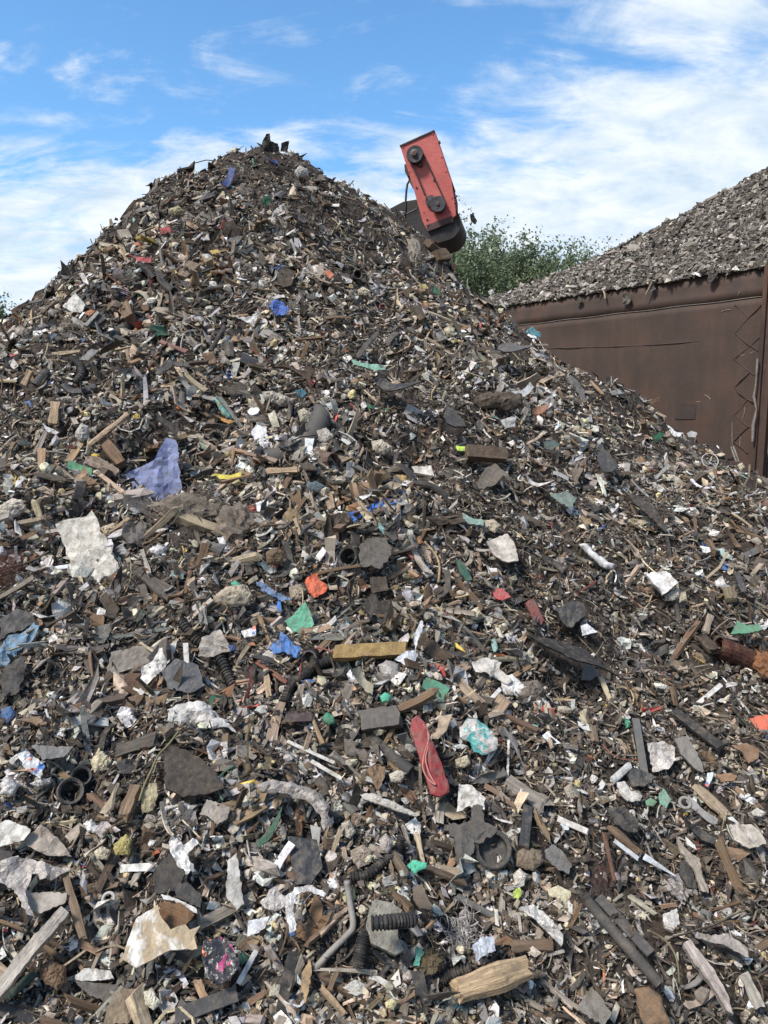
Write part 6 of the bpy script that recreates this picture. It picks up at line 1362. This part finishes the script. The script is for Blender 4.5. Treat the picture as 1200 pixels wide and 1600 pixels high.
# ------------------------------------------------------------------ everything else that lies on the heap
def sample_heap(n, expo, over=560, back=-0.25, seed=0):
    r = np.random.default_rng(100 + seed); out = []
    got = 0
    while got < n:
        x = r.uniform(-5.2, 5.6, 300000); y = r.uniform(0.75, 9.2, 300000); z = heap_base(x, y)
        p = np.stack([x, y, z], -1); u, v, d = project(p)
        ok = (d > 0.75) & (u > -over) & (u < 1200 + over) & (v < 1600 + over) & (z > 0.02)
        nn = heap_normal(x, y, 0.2, heap_base); vv = ORIGIN - p; dist = np.linalg.norm(vv, axis=1); vv = vv / dist[:, None]
        cs = (nn * vv).sum(1)
        w = np.clip(cs, 0, 1) + np.where(cs > back, 0.12, 0.0)
        w = w / nn[:, 2] * dist ** expo * (1.1 ** -expo)
        inframe = (u > -40) & (u < 1240) & (v < 1640)
        w = np.where(inframe, w, w * 0.36)
        k = ok & (r.random(300000) < w)
        out.append(np.stack([x[k], y[k]], -1)); got += k.sum()
    xy = np.concatenate(out); r.shuffle(xy)
    return xy[:n]
MASK = np.zeros((400, 300), bool); MDEP = np.full((400, 300), -1.0)
gx_, gy_ = np.meshgrid(np.arange(300) * 4 + 2, np.arange(400) * 4 + 2)
for (nm, lb, ce, rd, poly) in HEROES:
    if poly is None or len(poly) < 3:
        continue
    lo, hi = poly.min(0) - 4, poly.max(0) + 4
    sel = (gx_ >= lo[0]) & (gx_ <= hi[0]) & (gy_ >= lo[1]) & (gy_ <= hi[1])
    qx, qy = gx_[sel], gy_[sel]; k = np.zeros(len(qx), bool)
    for i in range(len(poly)):
        a, b = poly[i], poly[(i + 1) % len(poly)]
        k ^= ((a[1] > qy) != (b[1] > qy)) & (qx < (b[0] - a[0]) * (qy - a[1]) / (b[1] - a[1] + 1e-9) + a[0])
    m_ = MASK[sel]; m_ |= k; MASK[sel] = m_
    dd = MDEP[sel]; dd[k] = project(ce)[2]; MDEP[sel] = dd
def hits_hero(P, tol=0.45, rad=None):
    u, v, d = project(P)
    if rad is not None:
        h = hits_hero(P, tol)
        for w in range(8):
            i = np.clip(((v + rad * math.sin(w * 0.785)) / 4).astype(int), 0, 399); j = np.clip(((u + rad * math.cos(w * 0.785)) / 4).astype(int), 0, 299)
            h |= MASK[i, j] & (abs(d - MDEP[i, j]) < tol) & (u > 0) & (u < 1200) & (v > 0) & (v < 1600)
        return h
    i = np.clip((v / 4).astype(int), 0, 399); j = np.clip((u / 4).astype(int), 0, 299)
    return MASK[i, j] & (abs(d - MDEP[i, j]) < tol) & (u > 0) & (u < 1200) & (v > 0) & (v < 1600)
G3 = lambda *a: [tuple(np.array(c)) for c in a]
KINDS = [
    # name, words, category, big template, small template, material, share of large, share of small, palette, aspect of z
    ('plastic_shard', 'plastic shard', 'plastic shard', 'sheet', 'sheet_s', 'plastic', 0.17, 0.15, [('black', (0.020, 0.019, 0.019), 3), ('dark grey', (0.045, 0.043, 0.043), 4), ('grey', (0.11, 0.108, 0.106), 2)]),
    ('felt_scrap', 'felt scrap', 'felt scrap', 'sheet', 'sheet_s', 'felt', 0.12, 0.12, [('dark brown', (0.055, 0.044, 0.036), 3), ('brown grey', (0.15, 0.130, 0.110), 3), ('pale grey', (0.33, 0.30, 0.27), 3)]),
    ('wood_splinter', 'wood splinter', 'wood splinter', 'splinter', 'splinter', 'wood', 0.17, 0.19, [('brown', (0.20, 0.13, 0.08), 3), ('tan', (0.42, 0.33, 0.235), 2), ('grey', (0.33, 0.29, 0.245), 3), ('dark brown', (0.07, 0.048, 0.034), 2)]),
    ('wood_block', 'broken wood block', 'wood block', 'block', 'block', 'wood', 0.025, 0.015, [('brown', (0.15, 0.10, 0.06), 3), ('tan', (0.28, 0.21, 0.145), 1), ('dark brown', (0.06, 0.043, 0.03), 2)]),
    ('stone_lump', 'stone', 'stone', 'rock', 'chunk_s', 'stone', 0.07, 0.11, [('beige', (0.50, 0.44, 0.35), 4), ('grey', (0.28, 0.26, 0.23), 3), ('brown', (0.17, 0.13, 0.095), 2)]),
    ('foam_lump', 'foam lump', 'foam lump', 'chunk', 'chunk_s', 'stone', 0.08, 0.12, [('cream', (0.62, 0.55, 0.40), 3), ('white', (0.66, 0.64, 0.60), 2), ('yellowish', (0.55, 0.46, 0.24), 1)]),
    ('foil_scrap', 'crumpled foil', 'foil', 'foil', 'foil_s', 'foil', 0.06, 0.055, [('silver', (0.56, 0.55, 0.54), 3), ('dull grey', (0.36, 0.34, 0.33), 2), ('white', (0.68, 0.67, 0.66), 1)]),
    ('card_scrap', 'cardboard scrap', 'cardboard', 'sheet', 'sheet_s', 'card', 0.11, 0.12, [('brown', (0.22, 0.15, 0.095), 3), ('pale brown', (0.42, 0.34, 0.26), 3), ('rusty', (0.19, 0.10, 0.055), 1)]),
    ('rubber_strip', 'rubber strip', 'rubber strip', 'strip', 'strip', 'rubber', 0.06, 0.04, [('black', (0.022, 0.021, 0.021), 3), ('dark grey', (0.05, 0.048, 0.047), 2)]),
    ('plastic_strip', 'plastic strip', 'plastic strip', 'strip', 'strip', 'paint', 0.06, 0.06, [('white', (0.56, 0.55, 0.53), 2), ('pale grey', (0.33, 0.325, 0.315), 3), ('beige', (0.42, 0.36, 0.28), 2)]),
    ('white_flake', 'flat plastic flake', 'plastic flake', 'sheet', 'sheet_s', 'paint', 0.04, 0.06, [('white', (0.62, 0.61, 0.59), 2), ('pale grey', (0.40, 0.395, 0.385), 3)]),
    ('pipe_piece', 'piece of open pipe', 'pipe', 'pipe', 'pipe', 'rubber', 0.018, 0.003, [('black', (0.025, 0.024, 0.024), 2), ('grey', (0.10, 0.096, 0.094), 2), ('brown', (0.09, 0.055, 0.04), 1)]),
    ('ribbed_hose', 'piece of ribbed hose', 'hose', 'hose', 'hose', 'rubber', 0.010, 0.0, [('black', (0.022, 0.022, 0.023), 1)]),
    ('coloured_scrap', 'plastic scrap', 'plastic scrap', 'sheet', 'sheet_s', 'paint', 0.012, 0.012, [('blue', (0.03, 0.12, 0.38), 3), ('green', (0.05, 0.26, 0.16), 3), ('red', (0.42, 0.05, 0.045), 3), ('orange', (0.60, 0.16, 0.04), 2), ('yellow', (0.60, 0.42, 0.06), 2), ('pale teal', (0.22, 0.38, 0.36), 3)]),
    ('cable', 'bent wire', 'wire', 'wire', 'fibre', 'plastic', 0.03, 0.03, [('black', (0.02, 0.02, 0.02), 3), ('brown', (0.13, 0.085, 0.05), 2), ('white', (0.5, 0.49, 0.46), 1), ('red', (0.20, 0.04, 0.03), 1), ('straw coloured', (0.42, 0.33, 0.19), 2)]),
]
def pick_colors(r, pal, n):
    w = np.array([p[2] for p in pal], float); i = r.choice(len(pal), n, p=w / w.sum())
    c = np.array([p[1] for p in pal])[i] * np.exp(r.normal(0, 0.28, (n, 1))) * np.exp(r.normal(0, 0.03, (n, 3)))
    c = c * np.array([1.02, 1.0, 0.965]); k = r.beta(1.2, 2.8, (n, 1)) * 0.5
    c = c * (1 - k) + np.array([0.165, 0.136, 0.108]) * k
    return i, np.clip(c, 0.008, 0.78)
def scatter(n, expo, px_med, sig, seed, rise, tilt, size_pow, keep_hero, share):
    r = np.random.default_rng(seed)
    xy = sample_heap(n, expo, seed=seed); x, y = xy[:, 0], xy[:, 1]
    z = heap(x, y); P = np.stack([x, y, z], -1)
    dist = np.linalg.norm(P - ORIGIN, axis=1)
    nn = heap_normal(x, y, 0.06); sm = heap_normal(x, y, 0.25, heap_base)
    nn = nn * 0.5 + sm * 0.5; nn /= np.linalg.norm(nn, axis=1)[:, None]
    px = px_med * np.exp(r.normal(0, sig, n)) * (dist / 1.7) ** size_pow
    th = np.arctan2(x - APX, APY - y); rr = np.hypot(x - APX, y - APY)
    run = vnoise(th * 8, rr * 0.7, 91) + 0.5 * vnoise(th * 19, rr * 1.3, 92)                 # tracks of fines running down the slope
    px = px * np.exp(0.75 * run + 0.55 * vnoise(x * 1.4, y * 1.4, 90))
    px = np.minimum(px, px_med * 2.6)
    size = px * dist / F
    sh = np.array([k[share] for k in KINDS]); kind = r.choice(len(KINDS), n, p=sh / sh.sum())
    reg = vnoise(x * 1.3, y * 1.3, 77) + 0.6 * vnoise(x * 3.1, y * 3.1, 78)
    reg = reg - 0.42 * np.clip((z - 2.3) / 0.9, 0, 1)
    light = np.array([k[0] in ('stone_lump', 'foam_lump', 'foil_scrap', 'plastic_strip', 'white_flake', 'wood_splinter') for k in KINDS])
    for sgn, grp in ((1, light), (-1, ~light)):
        p_ = sh * grp; swap = (reg * sgn > 0.06) & ~grp[kind] & (r.random(n) < np.clip(abs(reg) * 1.5, 0, 0.6))
        kind[swap] = r.choice(len(KINDS), swap.sum(), p=p_ / p_.sum())
    ok = ~hits_hero(P, 0.45, px * 0.34) | (r.random(n) < keep_hero)
    bare = 0.7 * vnoise(x * 1.9 + 4, y * 1.9, 79) + 0.5 * vnoise(x * 5.0, y * 5.0, 80) + 0.5 * run
    ok &= ~((bare < -0.22) & (r.random(n) < (0.35 if px_med > 15 else 0.25)))
    lift = r.uniform(rise[0], rise[1], n) * size * (1 - 0.7 * np.clip((dist - 4) / 2, 0, 1)) - 0.08 * size * np.clip((dist - 4) / 2, 0, 1)
    far = np.clip((dist - 3) / 3.5, 0, 1)
    size = size * (1 - 0.25 * far * (px > 26)); px = np.where(px > 26, px * (1 - 0.25 * far), px)
    tl = r.normal(0, 1, (n, 3)) * (1 - 0.45 * far)[:, None] * (tilt * np.exp(r.normal(0, 0.5, n)))[:, None]
    down = np.stack([nn[:, 0], nn[:, 1], -0.6 * np.ones(n)], -1)
    yaw = r.normal(0, 1, (n, 3)) + down * 0.6
    return dict(P=P + nn * lift[:, None], n=nn, size=size, px=px, kind=kind, ok=ok, rot=rot_from(nn, yaw, tl), r=r)
LONG = {'wood_splinter': 2.1, 'rubber_strip': 2.0, 'plastic_strip': 1.9, 'cable': 3.2, 'ribbed_hose': 2.4, 'pipe_piece': 1.2, 'wood_block': 1.3, 'foam_lump': 0.62, 'stone_lump': 0.72, 'foil_scrap': 0.95}
LARGE = scatter(13500, -1.2, 23, 0.36, 31, (-0.02, 0.18), 0.34, -0.42, 0.05, 6)
MID = scatter(40000, -1.2, 13.6, 0.45, 32, (-0.05, 0.55), 0.50, -0.40, 0.10, 7)
LANDMARKS = [(240, 735, 'blue plastic sheet'), (138, 858, 'white torn board'), (365, 933, 'big beige stone'), (495, 912, 'orange plastic shard'), (470, 968, 'green plastic scrap'), (577, 1018, 'ochre foam bar'), (668, 1180, 'red plastic tube'), (745, 1150, 'crushed teal can'),
             (335, 1040, 'long curving ribbed hose'), (300, 1110, 'crumpled white plastic'), (250, 1465, 'stained white sheet'), (770, 1525, 'split log'), (970, 1465, 'long dark pipe'), (610, 1440, 'olive grey slab'), (476, 1340, 'black panel'), (735, 1300, 'grey star-shaped scrap'),
             (875, 1400, 'cream foam slab'), (650, 1352, 'bright green clip'), (1035, 913, 'white tile shard'), (935, 875, 'white plastic roll'), (890, 960, 'black box'), (1165, 983, 'green board shard'), (1145, 1025, 'rust red pipe'), (890, 1040, 'black arched sheet'), (945, 725, 'dark grey triangle'),
             (660, 738, 'white grid tile'), (405, 682, 'white flake'), (350, 744, 'yellow strap'), (175, 665, 'pale wooden stick'), (120, 733, 'green panel piece'), (575, 573, 'mint green board'), (797, 550, 'dark curved mat'), (435, 482, 'bright blue scrap'), (218, 406, 'red pointed scrap'),
             (116, 473, 'white triangular board'), (514, 428, 'orange square'), (357, 278, 'curved blue strip'), (470, 268, 'white summit lump'), (425, 221, 'black rag on the peak'), (830, 520, 'teal rag'), (1050, 672, 'white ridge scrap'), (440, 625, 'long pale stone'), (25, 1010, 'light blue sheet'), (60, 1470, 'weathered board'), (1180, 1130, 'orange red sheet'), (755, 705, 'brown brick')]
LM = np.array([(a, b) for a, b, _ in LANDMARKS], float)
ORD = ['', 'second ', 'third ', 'fourth ', 'fifth ', 'sixth ', 'seventh ', 'eighth ', 'ninth ', 'tenth ']
LABELS = {}
def auto_label(words, colour, p, size_px):
    u, v, _ = project(p)
    d = LM - np.array([u, v]); i = int(np.argmin((d ** 2).sum(1))); ex, ey = -d[i]
    rel = ('right of' if ex > 0 else 'left of') if abs(ex) > abs(ey) else ('below' if ey > 0 else 'above')
    sz = 'large ' if size_px > 60 else ''
    return sz + colour, words, rel, LANDMARKS[i][2], math.hypot(ex, ey)
small_groups = {}
MAXI = 285
pending = []
for ki, (name, words, cat, big, small, mat, s1, s2, pal) in enumerate(KINDS):
    parts = []
    lf = LONG.get(name, 1.0)
    for tier, D, key in ((0, LARGE, big), (1, MID, small)):
        idx = np.where((D['kind'] == ki) & D['ok'])[0]
        if not len(idx):
            continue
        r = D['r']; ci, cols = pick_colors(r, pal, len(idx))
        vi = r.integers(0, len(LIB[key]), len(idx))
        scl = D['size'][idx] * lf
        if tier == 1 and name in ('cable',): scl = scl * 1.0
        stretch = np.stack([1.25 * np.ones(len(idx)) if 'sheet' in key else np.ones(len(idx)), r.uniform(0.8, 1.2, len(idx)), r.uniform(0.7, 1.25, len(idx))], -1)
        px = D['px'][idx] * lf
        indiv = np.zeros(len(idx), bool)
        if tier == 0:
            u, v, d = project(D['P'][idx]); vis = (u > 4) & (u < 1196) & (v > 0) & (v < 1596)
            fr = ((D['n'][idx] * (ORIGIN - D['P'][idx])).sum(1) > 0.05)
            order = np.argsort(-(px * vis * fr)); indiv[order[:MAXI]] = (px * vis * fr)[order[:MAXI]] > 12
        for k in np.where(indiv)[0]:
            pending.append((name, words, cat, key, mat, int(vi[k]), D['P'][idx[k]], D['rot'][idx[k]], scl[k] * stretch[k], cols[k], pal[ci[k]][0], px[k]))
        rest = ~indiv
        for t in range(len(LIB[key])):
            q = np.where(rest & (vi == t))[0]
            if not len(q):
                continue
            V, T = LIB[key][t] if tier or key in ('pipe', 'hose') else LIB[small][t % len(LIB[small])]
            L_ = V[None] * (scl[q, None] * stretch[q])[:, None, :]
            W = np.einsum('nij,nvj->nvi', D['rot'][idx[q]], L_) + D['P'][idx[q]][:, None, :]
            parts.append((W.reshape(-1, 3), (T[None] + (np.arange(len(q)) * len(V))[:, None, None]).reshape(-1, 3), np.repeat(cols[q], len(V), 0), (L_ + r.uniform(0, 9, (len(q), 1, 3))).reshape(-1, 3)))
    small_groups[name] = (parts, mat, words, cat)
def join(parts):
    Vs, Ts, Cs, Ls, k = [], [], [], [], 0
    for V, T, C, L_ in parts:
        Vs.append(V); Ts.append(T + k); Cs.append(C); Ls.append(L_); k += len(V)
    return np.concatenate(Vs), np.concatenate(Ts), np.concatenate(Cs), np.concatenate(Ls)
for name, (parts, mat, words, cat) in small_groups.items():
    V, T, C, L_ = join(parts)
    put('loose_' + name + 's', raw_mesh('loose_' + name + 's', V, T, C, L_), DM(mat, 'attr'), kind='stuff', label='small loose ' + words + 's scattered all over the big heap', cat=cat)
# one object for each of the largest pieces, alike pieces share a mesh
SHARED = {}
info = []
for (name, words, cat, key, mat, vi, P, rot, s3, col, cname, px) in pending:
    if (name, vi) not in SHARED:
        V, T = LIB[key][vi]
        me = raw_mesh(name, V, T, loc=V * 0.08, smooth=key in ('hose',))
        me.materials.append(DM(mat, 'obj')); SHARED[(name, vi)] = me
    o = bpy.data.objects.new(name, SHARED[(name, vi)]); COL.objects.link(o)
    M = np.eye(4); M[:3, :3] = rot * s3[None, :]; M[:3, 3] = P
    o.matrix_world = Matrix(M.tolist())
    o.color = (*map(float, col), 1)
    o['category'] = cat
    o['group'] = words + 's strewn over the big heap'
    info.append((o, auto_label(words, cname, P, px)))
byk = {}
for o, (c, w, rel, lm, dist) in info:
    byk.setdefault((c, w, rel, lm), []).append((dist, o))
for (c, w, rel, lm), lst in byk.items():
    lst.sort(key=lambda q: q[0])
    for i, (_, o) in enumerate(lst):
        if len(lst) == 1:
            o['label'] = f'{c} {w} {rel} the {lm}'
        elif i < 10:
            o['label'] = f'{ORD[i]}nearest {c} {w} {rel} the {lm}'
        else:
            o['label'] = f'{c} {w} far {rel} the {lm}'
# crumbs and fibres
def crumbs(n, px_med, sig, keys, mat, pal, name, label, cat, seed, expo=-1.3, rise=(0.0, 0.5), tilt=0.7, keep=0.5, spow=-0.3, f=None):
    r = np.random.default_rng(seed)
    xy = sample_heap(n, expo, seed=seed); x, y = xy[:, 0], xy[:, 1]
    P = np.stack([x, y, heap(x, y)], -1); dist = np.linalg.norm(P - ORIGIN, axis=1)
    nn = heap_normal(x, y, 0.05)
    size = px_med * np.exp(r.normal(0, sig, n)) * (dist / 1.7) ** spow * dist / F
    P = P + nn * (r.uniform(*rise, n) * size + r.uniform(0, 0.012, n) * dist * 0.5 * np.clip(1.4 - dist / 4.5, 0.1, 1))[:, None]
    rot = rot_from(nn, r.normal(0, 1, (n, 3)), r.normal(0, tilt, (n, 3)))
    ok = ~hits_hero(P) | (r.random(n) < keep)
    ci, cols = pick_colors(r, pal, n); parts = []
    vi = r.integers(0, len(LIB[keys]), n)
    for t in range(len(LIB[keys])):
        q = np.where(ok & (vi == t))[0]
        V, T = LIB[keys][t]; L_ = V[None] * size[q][:, None, None]
        W = np.einsum('nij,nvj->nvi', rot[q], L_) + P[q][:, None, :]
        parts.append((W.reshape(-1, 3), (T[None] + (np.arange(len(q)) * len(V))[:, None, None]).reshape(-1, 3), np.repeat(cols[q], len(V), 0), (L_ + r.uniform(0, 9, (len(q), 1, 3))).reshape(-1, 3)))
    V, T, C, L_ = join(parts)
    put(name, raw_mesh(name, V, T, C, L_), DM(mat, 'attr'), kind='stuff', label=label, cat=cat)
crumbs(22000, 5.0, 0.5, 'crumb', 'stone', [('a', (0.025, 0.020, 0.016), 4), ('b', (0.09, 0.072, 0.058), 4), ('c', (0.26, 0.225, 0.185), 3), ('d', (0.50, 0.455, 0.39), 2), ('e', (0.68, 0.66, 0.63), 1.2)], 'crumbs', 'fine crumbs and grit covering the big heap', 'grit', 51)
crumbs(38000, 9.0, 0.36, 'flake', 'card', [('a', (0.018, 0.016, 0.015), 7), ('b', (0.07, 0.058, 0.047), 4), ('c', (0.20, 0.17, 0.14), 3), ('d', (0.42, 0.37, 0.31), 2.4), ('e', (0.58, 0.55, 0.50), 1.2)], 'shreds', 'thin shreds and slivers matted over the whole big heap', 'shreds', 53, rise=(0.0, 0.5), tilt=0.42, keep=0.10)
crumbs(15000, 22, 0.5, 'fibre', 'felt', [('a', (0.04, 0.033, 0.028), 3), ('b', (0.16, 0.125, 0.095), 4), ('c', (0.40, 0.33, 0.24), 3), ('d', (0.50, 0.47, 0.43), 1.5)], 'loose_fibres', 'thin loose fibres and straws tangled over the big heap', 'fibres', 52, rise=(0.0, 0.12), tilt=0.4, keep=0.16)
# the finer heap behind the wall
def heap2_scatter(n, key, sizes, pal, mat, name, label, cat, seed, tilt=0.28, rise=0.15):
    r = np.random.default_rng(seed)
    s = r.uniform(-0.03, 6.2, n * 3) ** 1.0; a = r.uniform(-3.0, 8.0, n * 3)
    x = WA[0] + WD[0] * a + WN[0] * s; y = WA[1] + WD[1] * a + WN[1] * s
    z = heap2(x, y); P = np.stack([x, y, z], -1); u, v, d = project(P)
    k = np.where((u > 700) & (u < 1330) & (v < 560))[0][:n]
    P = P[k]; x, y = P[:, 0], P[:, 1]; m = len(k)
    nn = heap_normal(x, y, 0.1, heap2); nn[nn[:, 2] < 0.5] = (0, -0.3, 0.95)
    size = np.exp(r.normal(math.log(sizes), 0.45, m)); P = P + nn * (r.uniform(0, rise, m) * size)[:, None]
    rot = rot_from(nn, r.normal(0, 1, (m, 3)), r.normal(0, tilt, (m, 3))); ci, cols = pick_colors(r, pal, m)
    vi = r.integers(0, len(LIB[key]), m); parts = []
    for t in range(len(LIB[key])):
        q = np.where(vi == t)[0]
        V, T = LIB[key][t]; L_ = V[None] * size[q][:, None, None]
        W = np.einsum('nij,nvj->nvi', rot[q], L_) + P[q][:, None, :]
        parts.append((W.reshape(-1, 3), (T[None] + (np.arange(len(q)) * len(V))[:, None, None]).reshape(-1, 3), np.repeat(cols[q], len(V), 0), (L_ + r.uniform(0, 9, (len(q), 1, 3))).reshape(-1, 3)))
    V, T, C, L_ = join(parts)
    put(name, raw_mesh(name, V, T, C, L_), DM(mat, 'attr'), kind='stuff', label=label, cat=cat)
GREYS = [('a', (0.075, 0.066, 0.057), 4), ('b', (0.18, 0.162, 0.143), 4), ('c', (0.30, 0.275, 0.245), 3), ('d', (0.48, 0.45, 0.41), 1.3), ('e', (0.03, 0.028, 0.027), 2)]
heap2_scatter(26000, 'crumb', 0.065, GREYS, 'card', 'fine_heap_crumbs', 'grey brown crumbs covering the finer heap behind the steel wall', 'crumbs', 64, rise=0.3)
heap2_scatter(8000, 'sheet_s', 0.072, GREYS, 'card', 'fine_heap_flakes', 'grey brown flakes covering the finer heap behind the steel wall', 'flakes', 61, tilt=0.4)
heap2_scatter(6000, 'splinter', 0.10, GREYS, 'wood', 'fine_heap_splinters', 'splinters covering the finer heap behind the steel wall', 'splinters', 62)
heap2_scatter(2500, 'chunk_s', 0.065, GREYS, 'stone', 'fine_heap_lumps', 'small lumps in the finer heap behind the steel wall', 'lumps', 63)
